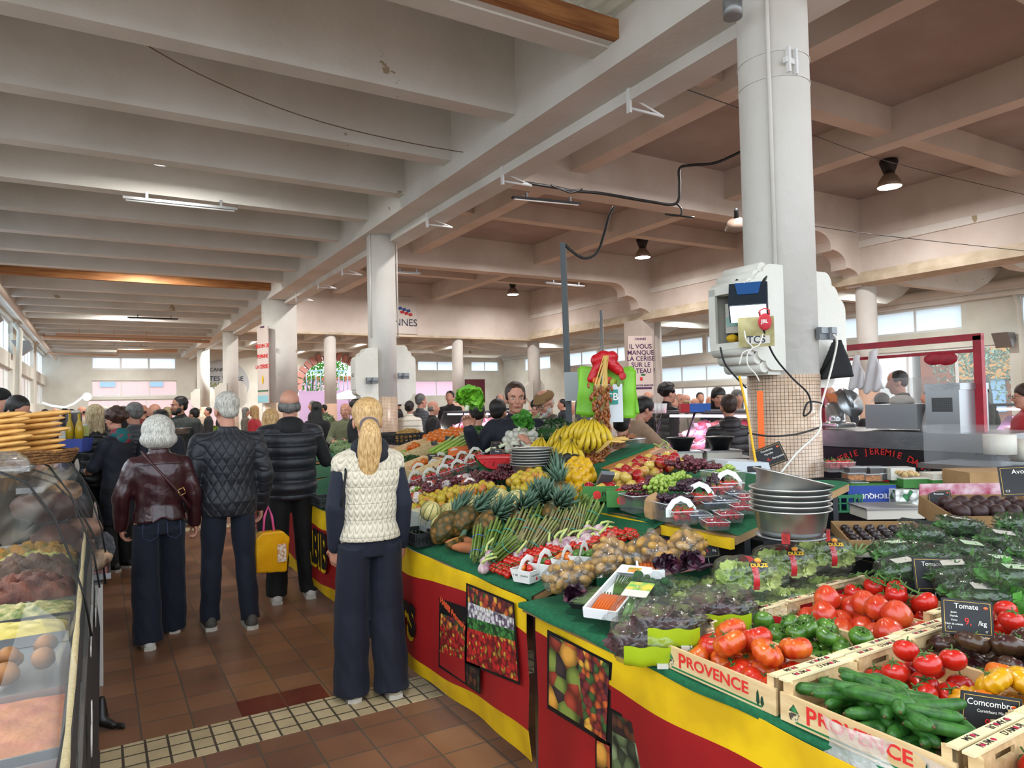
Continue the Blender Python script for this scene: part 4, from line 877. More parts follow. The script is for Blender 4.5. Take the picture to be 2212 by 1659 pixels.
V_MIX = vor('print_mixed', ['#c9602a', '#7a2a2a', '#3c5a2a', '#d9a03a', '#512430', '#a83a2a'], 36); V_MAN = vor('print_mangoes', ['#c9682a', '#a8402a', '#d99a3c', '#7c8a3a', '#3a2a2a'], 15); V_ART = vor('print_artichokes', ['#7d8a62', '#5c6a44', '#8f9a78', '#39402c'], 20); V_DRK = vor('print_dark', ['#2a1a16', '#4a2a1c', '#3a3a22', '#6a3a20'], 30)
def banner(label, xf, y0, y1, zb, zt, wave1, wave2, ph=0):
    t = thing('banner', label, 'banner', (0, 0, 0)); n = 90; mb = MB()
    for i in range(n):
        def col(y):
            u = (y0-y); x = xf(y)+.008*math.sin(u*5+ph)+.006*math.sin(u*13)
            z1 = zt-.125+wave1*math.sin(u*3.6+ph); z2 = zb+.12+wave2*math.sin(u*2.8+ph+1.6)
            return [(x, y, zt), (x-.004, y, z1), (x+.004, y, (z1+z2)/2), (x-.006, y, z2), (x+.01, y, zb+.02*math.sin(u*1.9))]
        ya, yb = y0+(y1-y0)*i/n, y0+(y1-y0)*(i+1)/n; a, b = col(ya), col(yb)
        for j in range(4): mb.add([a[j], b[j], b[j+1], a[j+1]], [(0, 1, 2, 3)], (0, 1, 1, 0)[j], False)
    o = mb.build('printed_cloth', [YEL_, RED_], t); sm = o.modifiers.new('thick', 'SOLIDIFY'); sm.thickness = .003; sm.offset = 1; return t
xa = lambda y: 1.565; xb = lambda y: 1.555-(2.5-y)*.06
BA = banner('red and yellow printed banner on the stall front behind the woman in the cream vest', xa, 7.1, 2.58, .09, .79, .03, .03)
BB = banner('red and yellow printed banner under the tomato crates, nearest the viewer', xb, 2.50, .1, .0, .79, .02, .04, 2)
def patch(t, quads, xo, border=None):
    """printed photograph: quads are outlines on the cloth plane with the print each carries"""
    for pts, m in quads:
        mb = MB(); P = [atX(px, py, xo) for px, py in pts]; mb.add(P+[p+V((.0015, 0, 0)) for p in P], [tuple(range(len(P))), tuple(range(len(P), 2*len(P)))[::-1]]+[(i, len(P)+i, len(P)+(i+1) % len(P), (i+1) % len(P)) for i in range(len(P))])
        mb.build('printed_photo', m, t)
patch(BA, [([(1007, 1259), (1110, 1302), (1123, 1480), (1005, 1432)], INKB), ([(949, 1292), (1006, 1312), (1036, 1425), (1037, 1500), (947, 1440)], INKB)], 1.552)
patch(BA, [([(1010, 1265), (1107, 1306), (1109, 1336), (1011, 1300)], V_MIX), ([(1011, 1300), (1109, 1336), (1110, 1362), (1010, 1332)], V_WHT), ([(1010, 1332), (1110, 1362), (1112, 1385), (1009, 1356)], V_GRN), ([(1009, 1356), (1112, 1385), (1119, 1472), (1008, 1428)], V_RED),
           ([(952, 1325), (1003, 1345), (1003, 1368), (951, 1352)], V_MIX), ([(951, 1352), (1003, 1368), (1003, 1425), (950, 1408)], V_RED), ([(1007, 1437), (1034, 1449), (1035, 1494), (1008, 1478)], V_DRK), ([(950, 1408), (1003, 1425), (1004, 1474), (950, 1436)], RED_)], 1.5495)
patch(BB, [([(1182, 1360), (1322, 1432), (1318, 1530), (1312, 1612), (1182, 1530)], INKB), ([(1316, 1528), (1452, 1600), (1462, 1720), (1308, 1690)], INKB), ([(1286, 1590), (1318, 1606), (1322, 1720), (1286, 1700)], INKB)], 1.515)
patch(BB, [([(1187, 1370), (1245, 1398), (1262, 1570), (1185, 1522)], V_MAN), ([(1245, 1398), (1316, 1436), (1308, 1600), (1262, 1570)], V_MIX), ([(1322, 1538), (1446, 1603), (1440, 1640), (1322, 1580)], V_DRK), ([(1322, 1580), (1440, 1640), (1440, 1715), (1322, 1700)], V_ART), ([(1289, 1600), (1316, 1612), (1318, 1700), (1289, 1690)], V_MAN)], 1.511)
for s_, y, z, sz in (('HABIB', 6.0, .46, .40), ('Primeurs', 4.28, .42, .36)):
    text(s_, sz, YEL_, BA, name='banner_lettering', bold=.012, sx=.78, M=tmat((1.546, y+.03, z-.03), MY) @ Matrix.Diagonal((.78, 1, 1, 1))); text(s_, sz, INKB, BA, name='banner_lettering', bold=.012, M=tmat((1.543, y, z), MY) @ Matrix.Diagonal((.78, 1, 1, 1)))
p = atX(977, 1325, 1.547); text('HABIB Primeurs', .045, mat('ink_orange', '#d9552a', .6), BA, name='banner_lettering', bold=.001, M=tmat(p, MY) @ Matrix.Rotation(-.25, 4, 'Z'))
p = atX(1540, 1700, 1.43); text('HABIB', .42, YEL_, BB, name='banner_lettering', al='LEFT', bold=.012, M=tmat((1.39, p.y+.10, .17), MY)); text('HABIB', .42, INKB, BB, name='banner_lettering', al='LEFT', bold=.012, M=tmat((1.387, p.y+.06, .2), MY))
def table(label, x0, x1, y0, y1, z, slope=0, cover=CARPET, apron=.06):
    t = thing('stall_table', label, 'table', ((x0+x1)/2, (y0+y1)/2, 0)); cx, cy = (x0+x1)/2, (y0+y1)/2
    mb = MB(); mb.prism([(x0-cx, z-.03), (x1-cx, z-.03+slope*(x1-x0)), (x1-cx, z+slope*(x1-x0)), (x0-cx, z)], y0-cy, y1-cy, 'y'); mb.build('top', PLY, t)
    g = MB(); nu, nv = 30, 60
    def f(u, v):
        x = x0-.02+(x1-x0+.02)*max(0, u-1/30)*30/29; y = y0+.0+(y1-y0)*v; w = .004*math.sin(v*40+u*3); return (x-cx, y-cy, z+.007+slope*(x-x0)+w-(.02 if u == 0 else 0))
    g.grid(f, nu, nv); g.build('green_cloth', cover, t)
    for sx in (x0+.08, x1-.08):
        for sy in (y0+.1, (y0+y1)/2, y1-.1): MB().bb((sx-cx-.02, sy-cy-.02, 0), (sx-cx+.02, sy-cy+.02, z-.031+slope*max(0, sx-x0-.02))).build('leg', METAL, t)
    return t
table('long sloping stall table in green cloth, heaped with fruit from melons to bananas', 1.60, 2.85, 2.56, 7.1, .805, .30)
table('flat stall table under the tomato crates, in green cloth', 1.51, 3.4, .12, 2.52, .795)
t = thing('covered_plinth', 'dark green covered base under the bananas at the back of the slope', 'base', (3.1, 4.3, 0)); MB().prism([(-.24, 0), (.3, 0), (.3, 1.32), (-.24, 1.185)], -.5, .5, 'y').build('covered_box', CARPET, t)
t = thing('stall_shelf', 'raised yellow-edged wooden shelf in green cloth holding apples, grapes and berries', 'shelf', (2.85, 2.85, 0))
MB().prism([(-.5, 1.0), (.3, 1.168), (.3, 1.203), (-.5, 1.035)], -.72, .75, 'y').build('board', PLY, t)
MB().grid(lambda u, v: (-.49+.79*u, -.73+1.48*v, 1.041+.168*u*1.0+.004*math.sin(v*30)), 12, 30).build('green_cloth', CARPET, t)
MB().bb((-.53, -.72, .985), (-.505, -.2, 1.03)).build('edge_strip', YEL_, t); MB().bb((-.53, -.19, .985), (-.505, .75, 1.03)).build('edge_strip', YEL_, t)
for a, b in ((-.38, -.66), (-.38, .68), (.25, -.66), (.25, .68)): MB().bb((a-.02, b-.02, .8), (a+.02, b+.02, 1.02 if a < 0 else 1.15)).build('leg', DARK, t)  # legs coloured dark in place of the shade under the shelf
MB().bb((-.3, -.7, .81), (.2, .72, .99)).build('under_shelf_shade', BLKD, t)  # dark block added where only shade lies below the board
# ---------------------------------------------------------------- crates
def crate():
    t = thing('wooden_crate', 'x', 'crate'); L, W, H, h = .44, .272, .105, .070
    for sx, nm in ((-1, 'front_panel'), (1, 'back_panel')):
        MB().bb((sx*W/2-.004*(1 if sx < 0 else 1), -L/2+.004, .0), (sx*W/2+.004, L/2-.004, h)).build(nm, PWOOD, t)
    for sy in (-1, 1):
        y = sy*(L/2-.012); mb = MB()
        mb.bb((-W/2+.005, y-.004, 0), (-.04, y+.004, H-.006)).bb((.04, y-.004, 0), (W/2-.005, y+.004, H-.006)).bb((-.04, y-.004, 0), (.04, y+.004, .058)).bb((-.04, y-.004, .077), (.04, y+.004, H-.006))
        for sx in (-1, 1): mb.prism([(sx*(W/2-.005), y-.004), (sx*(W/2-.03), y-.004), (sx*(W/2-.005), y-sy*.026)], 0, H-.006, 'z')
        e = mb.build('end_panel', PWOOD, t)
        MB().bb((-W/2-.003, y-.013, H-.006), (W/2+.003, y+.011, H)).build('rim_bar', PCREAM, e)
        for s_, c_, x_ in (('P UM', INKB, -.07), ("D'AM UR", INKB, .045)): text(s_, .021, c_, e, (x_, y, H+.0004), (0, 0, 0 if sy > 0 else pi), ext=.0002, bold=.0003)
        for x_ in (-.082, -.037, .058): MB().ell((x_ if sy > 0 else -x_, y, H+.0003), (.0065, .0065, .0006), 9, 4).build('printed_heart', mat('ink_magenta', '#a3173c', .6), e)
    MB().bb((-W/2+.006, -L/2+.02, .004), (W/2-.006, L/2-.02, .012)).build('base', PWOOD, t)
    f = [c for c in t.children if c.name.startswith('front_panel')][0]; xo = -W/2-.0048
    text('P', .062, INKR, f, M=tmat((xo, .125, .035), MY), ext=.0002, bold=.0012); text('ROVENCE', .044, INKR, f, M=tmat((xo, -.01, .04), MY) @ Matrix.Diagonal((1.18, 1, 1, 1)), ext=.0002, bold=.001)
    MB().bb((xo, -.17, .006), (xo+.0005, .17, .011)).build('printed_trellis', INKG, f)
    for y_, s_ in ((-.158, .042), (-.172, .03)): MB().prism([(y_, .008), (y_-.006, .018), (y_-.003, .008+s_*.8), (y_, .008+s_), (y_+.004, .008+s_*.8), (y_+.006, .018)], xo, xo+.0005, 'x').build('printed_cypress', mat('ink_darkgreen', '#173d26', .6), f)
    MB().prism([(.158, .03), (.192, .03), (.186, .011), (.164, .011)], xo, xo+.0005, 'x').build('printed_basket', vor('basket_print', ['#d9c7a0', '#5c5242'], 160), f)
    MB().prism([(.16, .032), (.175, .052), (.19, .032)], xo, xo+.0005, 'x').build('printed_fruit', vor('basketfruit_print', ['#c9352a', '#2f7a45', '#c9352a'], 60), f)
    return Kind(t)
CR = crate(); CRS = {}
for (k, x, y, lab) in (('A', 1.645, 1.46, 'light wooden PROVENCE crate of ribbed red tomatoes, at the front left corner of the crates'), ('B', 1.64, 1.012, 'light wooden PROVENCE crate of small cucumbers, half under a torn plastic film'), ('C', 1.635, .565, 'light wooden crate at the bottom right corner of the picture holding round red tomatoes'),
                       ('G', 1.925, 1.462, 'light wooden crate of green striped tomatoes, behind the ribbed red ones'), ('O', 1.92, 1.015, 'light wooden crate of red, orange and yellow tomatoes, behind the cucumbers'), ('H', 2.205, 1.468, 'light wooden PROVENCE crate of pointed red tomatoes, behind the green ones'), ('N', 2.20, 1.02, 'light wooden crate of dark purple-brown tomatoes'),
                       ('T', 2.50, 1.53, 'light wooden PROVENCE crate of vine tomatoes on green stalks, rearmost'), ('U', 2.49, 1.06, 'light wooden crate of flat red tomatoes at the right edge, behind the dark ones')):
    z = .806+{1: 0, 0: 0}.get(0); CRS[k] = (x, y, z); CR.put((x, y, z), (0, 0, R(rnd.uniform(-.6, .6))), 1, lab)
def infill(k, kinds, n, r, lay, base, rot=anyrot, s=(.92, 1.06), y0=-.175, y1=.175, x0=-.088, x1=.088, zc=.03, group=None, label=None, dz=None):
    cx, cy, cz = CRS[k]; obs = []; pts = []
    for l in range(lay):
        m = 0; tries = 0
        while m < n[l] and tries < 3000:
            tries += 1; q = (rnd.uniform(x0+.01*l, x1-.01*l), rnd.uniform(y0+.015*l, y1-.015*l), zc+l*(dz or r*1.25))
            if all((q[0]-p[0])**2+(q[1]-p[1])**2+(q[2]-p[2])**2 > (r*1.85)**2 for p in pts): pts.append(q); m += 1
    for q in pts: obs.append(rnd.choice(kinds).put((cx+q[0], cy+q[1], cz+q[2]), rot(), rnd.uniform(*s), label, group))
    if base: poslabel(obs, base)
    return obs
up_ = lambda: Euler((rnd.uniform(-.7, .7), rnd.uniform(-.7, .7), rnd.uniform(0, 6.28)))
infill('A', [K['beef'], K['beef2']], (17, 13, 5), .036, 3, 'ribbed red tomato in the front left crate', up_, zc=.036, dz=.036, s=(.85, 1), group='ribbed red tomatoes')
infill('G', [K['zebra']], (26, 22, 8), .028, 3, 'green striped tomato in its crate', up_, zc=.035, dz=.03, group='green striped tomatoes', s=(1, 1.2))
infill('H', [K['heart']], (14, 11, 4), .037, 3, 'pointed red tomato in the crate behind the green ones', lambda: Euler((rnd.uniform(-.35, .35)+pi*0, rnd.uniform(-.35, .35), rnd.uniform(0, 6))), zc=.04, dz=.036, group='pointed red tomatoes', s=(.95, 1.15))
infill('T', [K['vine']], (18, 15, 4), .033, 3, 'round red tomato on the vine in the rearmost crate', up_, zc=.038, dz=.034, group='vine tomatoes', s=(.98, 1.16))
infill('N', [K['black']], (14, 13, 6), .037, 3, 'dark purple-brown tomato in its crate', up_, zc=.04, dz=.036, group='dark tomatoes', s=(.9, 1.1))
infill('U', [K['vine']], (14, 14, 5), .036, 3, 'red tomato in the crate behind the dark tomatoes', up_, zc=.042, dz=.036, group='red tomatoes at the right edge')
infill('O', [K['vine']], (7, 7, 3), .036, 3, 'red tomato in the crate behind the cucumbers', up_, y0=-.0, zc=.04, dz=.036, group='red tomatoes behind the cucumbers'); infill('O', [K['ytom'], K['otom']], (6, 6, 3), .034, 3, 'yellow or orange tomato behind the cucumbers', up_, y1=-.04, zc=.038, dz=.034, group='yellow and orange tomatoes')
infill('C', [K['vine']], (14, 12, 4), .036, 3, 'red tomato in the crate at the bottom right corner', up_, zc=.042, dz=.036, group='red tomatoes at the bottom right')
cx, cy, cz = CRS['B']; obs = []
for l, (n, z_) in enumerate(((9, .025), (12, .052), (13, .078), (11, .102))):
    for i in range(n):
        u = (i+.5)/n; y = -.14+.28*u+rnd.uniform(-.02, .02) if l != 3 else -.1+.2*u; x = rnd.uniform(-.03, .03) if l < 2 else rnd.uniform(-.045, .045)
        a = rnd.uniform(-.45, .45)+(0 if i % 3 else 1.25) if l < 2 else rnd.choice((-1.1, -.8, 1.3, 1.6, .5, 2.0))+rnd.uniform(-.25, .25)
        obs.append(K['cuc'].put((cx+x, cy+y, cz+z_), (rnd.uniform(0, 6), rnd.uniform(-.1, .1), a), rnd.uniform(.85, 1.05), None, 'small cucumbers'))
poslabel(obs, 'small dark green cucumber in its crate', 4)
# vines over the rear crate
cx, cy, cz = CRS['T']
for i, (a, b) in enumerate((((-.02, .16), (.01, -.02)), ((.03, .05), (-.01, -.15)), ((.07, .15), (.06, .0)))):
    m = MB(); P = [V((a[0]+(b[0]-a[0])*u+.02*math.sin(u*9), a[1]+(b[1]-a[1])*u, b and .128+.02*math.sin(u*5))) for u in [k/10 for k in range(11)]]; m.tube(P, .004, 6)
    for k in range(1, 10, 2):
        for q in (-1, 1): m.tube([P[k], P[k]+V((q*.022, .006, .008)), P[k]+V((q*.035, .012, -.008))], [.0025, .002, .0012], 5)
    m.build('tomato_vine', STEMG, None, (cx, cy, cz), label='green tomato stalk lying over the rearmost crate, %s' % ('towards its left end', 'in its middle', 'along its back')[i], cat='stalk')
# torn plastic film over the cucumber crate's front
g = MB(); g.grid(lambda u, v: (1.492-.01*math.sin(u*9)-.006*math.sin(v*11+u*5)-.012*v, 1.10-.34*u-.02*math.sin(v*6), .868-.17*v-.07*max(0, v-.7)*math.sin(u*14)), 40, 24)
g.build('plastic_film', film('milky_film', '#e8e4e0', .42, .2, .8, 25), label='torn clear plastic film hanging over the front of the cucumber crate', cat='plastic film')
# ---------------------------------------------------------------- price tags
def price_tag(label, p, w, lines, yaw=None, lean=.22, h=None, roll=0, stick=.06):
    h = h or w*.72; d = V(p)-CAM; yaw = (math.atan2(d.y, d.x)-pi/2) if yaw is None else yaw
    t = thing('price_tag', label, 'price tag', p, Euler((-lean, roll, yaw), 'XYZ')); r90 = (pi/2, 0, 0)
    b = MB().bb((-w/2, 0, -h/2), (w/2, .004, h/2)).build('board', CHALK, t); f = MB(); e = w*.045; k = w*.008
    for a, c in (((-w/2+e, -h/2+e), (w/2-e, -h/2+e+k)), ((-w/2+e, h/2-e-k), (w/2-e, h/2-e)), ((-w/2+e, -h/2+e), (-w/2+e+k, h/2-e)), ((w/2-e-k, -h/2+e), (w/2-e, h/2-e))): f.bb((a[0], -.0008, a[1]), (c[0], 0, c[1]))
    f.build('gold_border', GOLD, b)
    for s_, x, z, sz, m in lines: text(s_, sz*w, m, b, (x*w, -.0012, z*h), r90, ext=.0003)
    MB().ell((.36*w, -.001, .30*h), (.05*w, .001, .028*w), 8, 5).build('fruit_logo', mat('logo_orange', '#d9602a', .6), b)
    if stick: MB().cyl((0, .006, -h/2-stick), (0, .006, -h/2+.02), .002, n=6).build('pin', METAL, t)
    return t
T = lambda s_, z=.3, sz=.15: (s_, -.02, z, sz, INKW)
def PR(a, b='/kg', z=-.12): return [(a, .0, z, .2, INKR), (b, .28, z-.02, .14, INKW)]
C1_ = [('C1', -.36, -.32, .075, INKW), ('IT', .36, -.36, .06, INKW)]
price_tag('black price tag reading Tomate 9 per kilo, standing between the tomato crates', atD(2090, 1334, 2.08), .142, [T('Tomate')]+[(s_, -.27, .12-.11*i, .055, INKW) for i, s_ in enumerate(('Jaune', 'Merida', 'Verte', 'Noir de crimée'))]+PR('9,')+C1_, yaw=R(-38), roll=R(5), stick=.03)
price_tag('black price tag reading Tomates Grappe 4 per kilo, behind the vine tomatoes', atD(2018, 1240, 2.62), .15, [T('Tomates'), ('Grappe', 0, .14, .07, INKW)]+PR('4,'), yaw=R(-33), roll=R(2), h=.12)
price_tag('black price tag reading Comcombre 9 per kilo, in front of the cucumbers', atD(2140, 1552, 1.62), .134, [T('Comcombre'), ('Cornichons Mini', 0, .13, .07, INKW)]+PR('9,-')+C1_, yaw=R(-36), roll=R(8), h=.106, lean=.1, stick=.03)
price_tag('black price tag cut by the right edge, above the brown avocados', atD(2214, 1038, 3.3), .2, [('Avocat', -.02, .3, .15, INKW), ('C2', -.36, -.32, .075, INKW)], roll=R(-6))
price_tag('black price tag reading Tomates 12 per kilo, over the cherry tomatoes', atD(1362, 1134, 3.7), .125, [T('Tomates'), ('Cerise', 0, .1, .07, INKW)]+PR('12'), roll=R(12), lean=.3)
price_tag('black price tag leaning on the asparagus bundles', atD(1277, 1103, 3.85), .085, [T('Asperge')]+PR('12,'), roll=R(16), h=.085)
price_tag('black price tag wired to the mosaic column, reading 4 per barquette', atD(1663, 985, 4.9), .2, [T('Framboise', .3, .1), ('Myrtille', 0, .12, .1, INKW), ('4,-', -.05, -.15, .18, INKR), ('/barquette', .25, -.15, .1, INKW)], roll=R(-22), lean=.05, stick=0)
price_tag('black price tag lying over the spring onions', atD(1896, 1199, 3.0), .15, [T('Ciboule')]+PR('2,'), roll=R(8), lean=.95, stick=0)
for i, (px, py, t_, w, lab, s_) in enumerate(((935, 988, 6.0, .09, 'black price tag by the mandarin box', 'Mandarine'), (972, 952, 6.6, .12, 'black slate with a white stripe beside the oranges', ''), (938, 957, 6.5, .06, 'small black price tag among the oranges', 'Orange'), (1071, 961, 5.9, .085, 'black price tag standing left of the white onions', 'Poireau'), (1074, 981, 5.5, .12, 'black price tag between watermelon and white onions', 'Radis'),
        (1166, 932, 5.9, .105, 'black price tag above the white onions', 'Carotte'), (1117, 968, 5.4, .07, 'small black price tag at the top of the left basin stack', 'Oignon'), (1055, 1025, 5.0, .055, 'small black price tag right of the wrapped mangoes', 'Mangue'), (1233, 960, 5.0, .07, 'narrow black price tag beside the green avocados', 'Avocat'), (1266, 1012, 4.6, .07, 'small black price tag behind the lemons', 'Citron'),
        (1408, 998, 4.6, .13, 'dark price tag behind the apples', 'Pommes'), (1534, 1005, 4.3, .075, 'dark price tag behind the red grapes', 'Raisins'), (1205, 1065, 4.2, .07, 'narrow black price tag standing among the pineapples', 'Ananas'), (1440, 1165, 3.4, .1, 'dark red price tag between the potato bags', 'Pommes'), (1527, 1185, 3.1, .11, 'tall black price tag right of the potato bags', 'Salade'),
        (1700, 1150, 3.5, .14, 'black price tag half hidden behind the right basin stack', 'Figues'), (2030, 1075, 3.7, .11, 'black price tag between prunes and brown avocados', 'Pruneau'), (985, 975, 6.2, .06, 'small tag on the carrot heap', 'Carottes'), (1105, 930, 6.3, .07, 'glossy black price tag behind the leeks', 'Poireau'))):
    price_tag(lab, atD(px, py, t_), w, [T(s_, .25, .13)]+(PR('3,') if s_ else [('I', 0, 0, .7, INKW)]), roll=R(rnd.uniform(-12, 12)), yaw=(math.atan2(ray(px, py).y, ray(px, py).x)-pi/2)+rnd.uniform(-.5, .5))
# ---------------------------------------------------------------- basins
ALU = mat('aluminium', '#b7b7b3', .32, .9, col2='#9c9c98', scale=4, bump=.15, bscale=8, bdist=.01)
def basin(): 
    o = MB().lathe([(0, 0), (.10, 0), (.118, .006), (.128, .03), (.14, .095), (.1545, .1), (.156, .104), (.1535, .107), (.138, .1), (.126, .034), (.114, .012), (0, .008)], 40).build('basin', ALU, label='x', cat='basin'); return Kind(o)
BS = basin()
def stand(label, top, zb, px):
    t = thing('basin_stand', label, 'stand', (top.x, top.y, zb)); h = top.z-zb
    MB().cyl((0, 0, 0), (0, 0, h), .012, n=10).build('pole', mat('rust_pole', '#3b2320', .6), t)
    MB().lathe([(.11, h-.004), (.135, h), (.135, h+.004), (.11, h+.002)], 24).build('ring', METAL, t)
    for q in (R(-150), R(-60), R(60)): MB().box((.135*math.cos(q), .135*math.sin(q), h+.01), (.03, .012, .04), rz=q+pi/2).build('bracket', mat('red_bracket', '#b3201c', .5, col2='#7a1512', scale=30), t)
    return t
b0 = atD(1150, 1036, 4.9); stand('thin dark pole stand carrying the left stack of metal basins', b0, S1.z(b0.x)+.01, 0)
obs = [BS.put((b0.x, b0.y, b0.z+.004+i*.0185), (0, 0, 0), 1, None, 'left stack of metal basins') for i in range(7)]; W_ = ['lowest', 'second lowest', 'third from bottom', 'middle', 'third from top', 'second from top', 'topmost']
for o, w in zip(obs, W_): o['label'] = f'round aluminium basin, {w} of the left stack above the melons'
b1 = atD(1709, 1156, 2.78); stand('thin dark pole stand carrying the right stack of metal basins', b1, .81, 0)
obs = [BS.put((b1.x, b1.y, b1.z+.004+i*.021), (0, 0, 0), 1, None, 'right stack of metal basins') for i in range(5)]+[BS.put((b1.x-.01, b1.y+.005, b1.z+.13), (R(6), R(14), 0), 1, None, 'right stack of metal basins')]
for o, w in zip(obs, ['lowest', 'second lowest', 'third from bottom', 'third from top', 'second from top', 'topmost and tilted']): o['label'] = f'round aluminium basin, {w} of the right stack near the column'
# ================================================================ goods on the long sloping table
def u3(p, up): return V((p[0], p[1], p[2]+up))
def put(kind, px, py, S, up=0, rot=(0, 0, 0), s=1, label=None, group=None): return kind.put(S.at(px, py, up), rot, s, label, group)
def lean(px, py, qx, qy, S, u0, u1): return S.at(px, py, u0), S.at(qx, qy, u1)
def tray(label, c, w, l, h, rz=0, m=None, lid=False, cat='punnet', nm='plastic_punnet', taper=.88, tilt=(0, 0), band=None, group=None):
    t = thing(nm, label, cat, c, (tilt[0], tilt[1], rz), group); m = m or PLASTIC; mb = MB(); th = .0012
    for sx, sy in ((1, 0), (-1, 0), (0, 1), (0, -1)):
        a, b = w/2, l/2; k = taper
        if sx: P = [(sx*a*k, -b*k, 0), (sx*a*k, b*k, 0), (sx*a, b, h), (sx*a, -b, h)]
        else: P = [(-a*k, sy*b*k, 0), (a*k, sy*b*k, 0), (a, sy*b, h), (-a, sy*b, h)]
        n_ = V((sx, sy, 0))*th; mb.add(P+[V(p)+n_ for p in P], [(0, 1, 2, 3), (7, 6, 5, 4), (0, 4, 5, 1), (1, 5, 6, 2), (2, 6, 7, 3), (3, 7, 4, 0)])
    mb.bb((-w/2*taper, -l/2*taper, -.001), (w/2*taper, l/2*taper, .001)); R_ = .004
    mb.build('tray', m, t); rim = MB()
    for a, b in (((-1, -1), (1, -1)), ((1, -1), (1, 1)), ((1, 1), (-1, 1)), ((-1, 1), (-1, -1))): rim.cyl((a[0]*w/2, a[1]*l/2, h), (b[0]*w/2, b[1]*l/2, h), .0022, n=5)
    rim.build('rim', m if m is not PLASTIC else film('plastic_rim', '#e8f0f2', .5, .1, 0), t)
    if lid: MB().grid(lambda u, v: ((u-.5)*w, (v-.5)*l, h+.004+.012*math.sin(u*pi)*math.sin(v*pi)+.003*math.sin(u*17+v*9)), 14, 14).build('lid', FILM, t)
    if band:
        b = MB(); b.tube([((-w/2-.002), 0, h*.4), (-w/2-.002, 0, h), (-w*.3, 0, h+.035), (0, 0, h+.05), (w*.3, 0, h+.035), (w/2+.002, 0, h), (w/2+.002, 0, h*.4)], [(.013, .0009)]*7, 6, sm=False); b.build('paper_handle', band, t)
    return t
def inside(t, kinds, n, w, l, r, z0, label, group, layers=1, s=(.9, 1.1), rot=anyrot):
    M = Matrix.LocRotScale(t.location, t.rotation_euler, V((1, 1, 1))); obs = []
    for k in range(layers):
        pts = []; tr = 0
        while len(pts) < n and tr < 900:
            tr += 1; q = (rnd.uniform(-w/2+r, w/2-r), rnd.uniform(-l/2+r, l/2-r))
            if all((q[0]-p[0])**2+(q[1]-p[1])**2 > (1.75*r)**2 for p in pts): pts.append(q)
        for q in pts: obs.append(rnd.choice(kinds).put(M @ V((q[0], q[1], z0+r+k*r*1.4)), rot(), rnd.uniform(*s), label, group))
    return obs
# asparagus
for i, (a, b, c, d, kk) in enumerate(((1028, 1208, 1040, 1138, 'asp3'), (1052, 1206, 1082, 1128, 'asp1'), (1078, 1196, 1118, 1124, 'asp1'), (1062, 1212, 1120, 1160, 'asp1'), (1100, 1190, 1140, 1105, 'asp2'), (1122, 1196, 1158, 1122, 'asp2'), (1142, 1170, 1172, 1096, 'asp1'), (1150, 1190, 1196, 1122, 'asp2'), (1180, 1172, 1214, 1102, 'asp2'), (1212, 1170, 1240, 1105, 'asp2'), (1240, 1160, 1256, 1098, 'asp2'), (1262, 1152, 1290, 1092, 'asp1'), (1170, 1140, 1192, 1076, 'asp1'), (1232, 1128, 1262, 1082, 'asp1'))):
    p, q = lean(a, b, c, d, S1, .03, .13); L = (q-p).length
    aim(K[kk], p, q, max(.72, min(1.15, L/.25)), f'bundle of green asparagus with {"blue" if kk == "asp3" else "teal"} bands, {ORD[min(i, 11)]} of the bundles' if i < 12 else f'bundle of green asparagus standing behind the others, {"left" if i == 12 else "right"} one', 'asparagus bundles')
# pineapples
for i, (bx, by, cx_, cy_, w) in enumerate(((961, 1143, 1008, 1082, 'whole brown pineapple nearest the melon tub, leftmost'), (1001, 1130, 1062, 1074, 'pineapple behind the halved one, its leaves rising over the pears'), (1052, 1140, 1092, 1098, 'pineapple with green and orange skin behind the first asparagus'), (1118, 1122, 1142, 1090, 'pineapple half hidden behind asparagus, left of the basin stand'), (1171, 1106, 1180, 1075, 'pineapple lying right of the basin stand'), (1213, 1082, 1207, 1042, 'pineapple standing upright below the lemons'), (1196, 1116, 1222, 1082, 'small pineapple behind the asparagus below the lemons'), (1150, 1096, 1165, 1066, 'pineapple whose crown shows left of the basin stand'))):
    p, q = lean(bx, by-4, cx_, cy_-8, S1, .085, .20); aim(K['pine'], p, q, 1.22, w, 'pineapples', roll=i)
t = thing('halved_pineapple', 'halved pineapple showing yellow flesh, lying before the whole pineapples', 'pineapple', S1.at(985, 1168, .045), (0, 0, R(38)))
m = MB(); m.ell((0, 0, 0), (.095, .052, .05), 24, 14); 
for v in range(len(m.v)): m.v[v] = (m.v[v][0], m.v[v][1], min(m.v[v][2], .008))
m.build('skin', M_PINE, t, rz=(R(-28), 0, 0)); MB().ell((0, 0, .009), (.088, .045, .003), 24, 6).build('flesh', M_PINEF, t, rz=(R(-28), 0, 0)); MB().cap((.08, 0, .0), (.2, .02, .06), .02, .008, 8).build('leaf_stub', M_LEAF, t)
for i, (a, b, c, d) in enumerate(((985, 1186, 1024, 1182), (980, 1176, 1012, 1168), (1150, 1140, 1180, 1126))):
    p = S1.at((a+c)/2, (b+d)/2, .03); q = S1.at(c, d, .03); K['sweet'].put(p, (0, 0, math.atan2(q.y-p.y, q.x-p.x)), .9, ('orange sweet potato lying in front, by the first asparagus', 'orange sweet potato tucked under the halved pineapple', 'orange sweet potato among the asparagus bundles')[i], 'sweet potatoes')
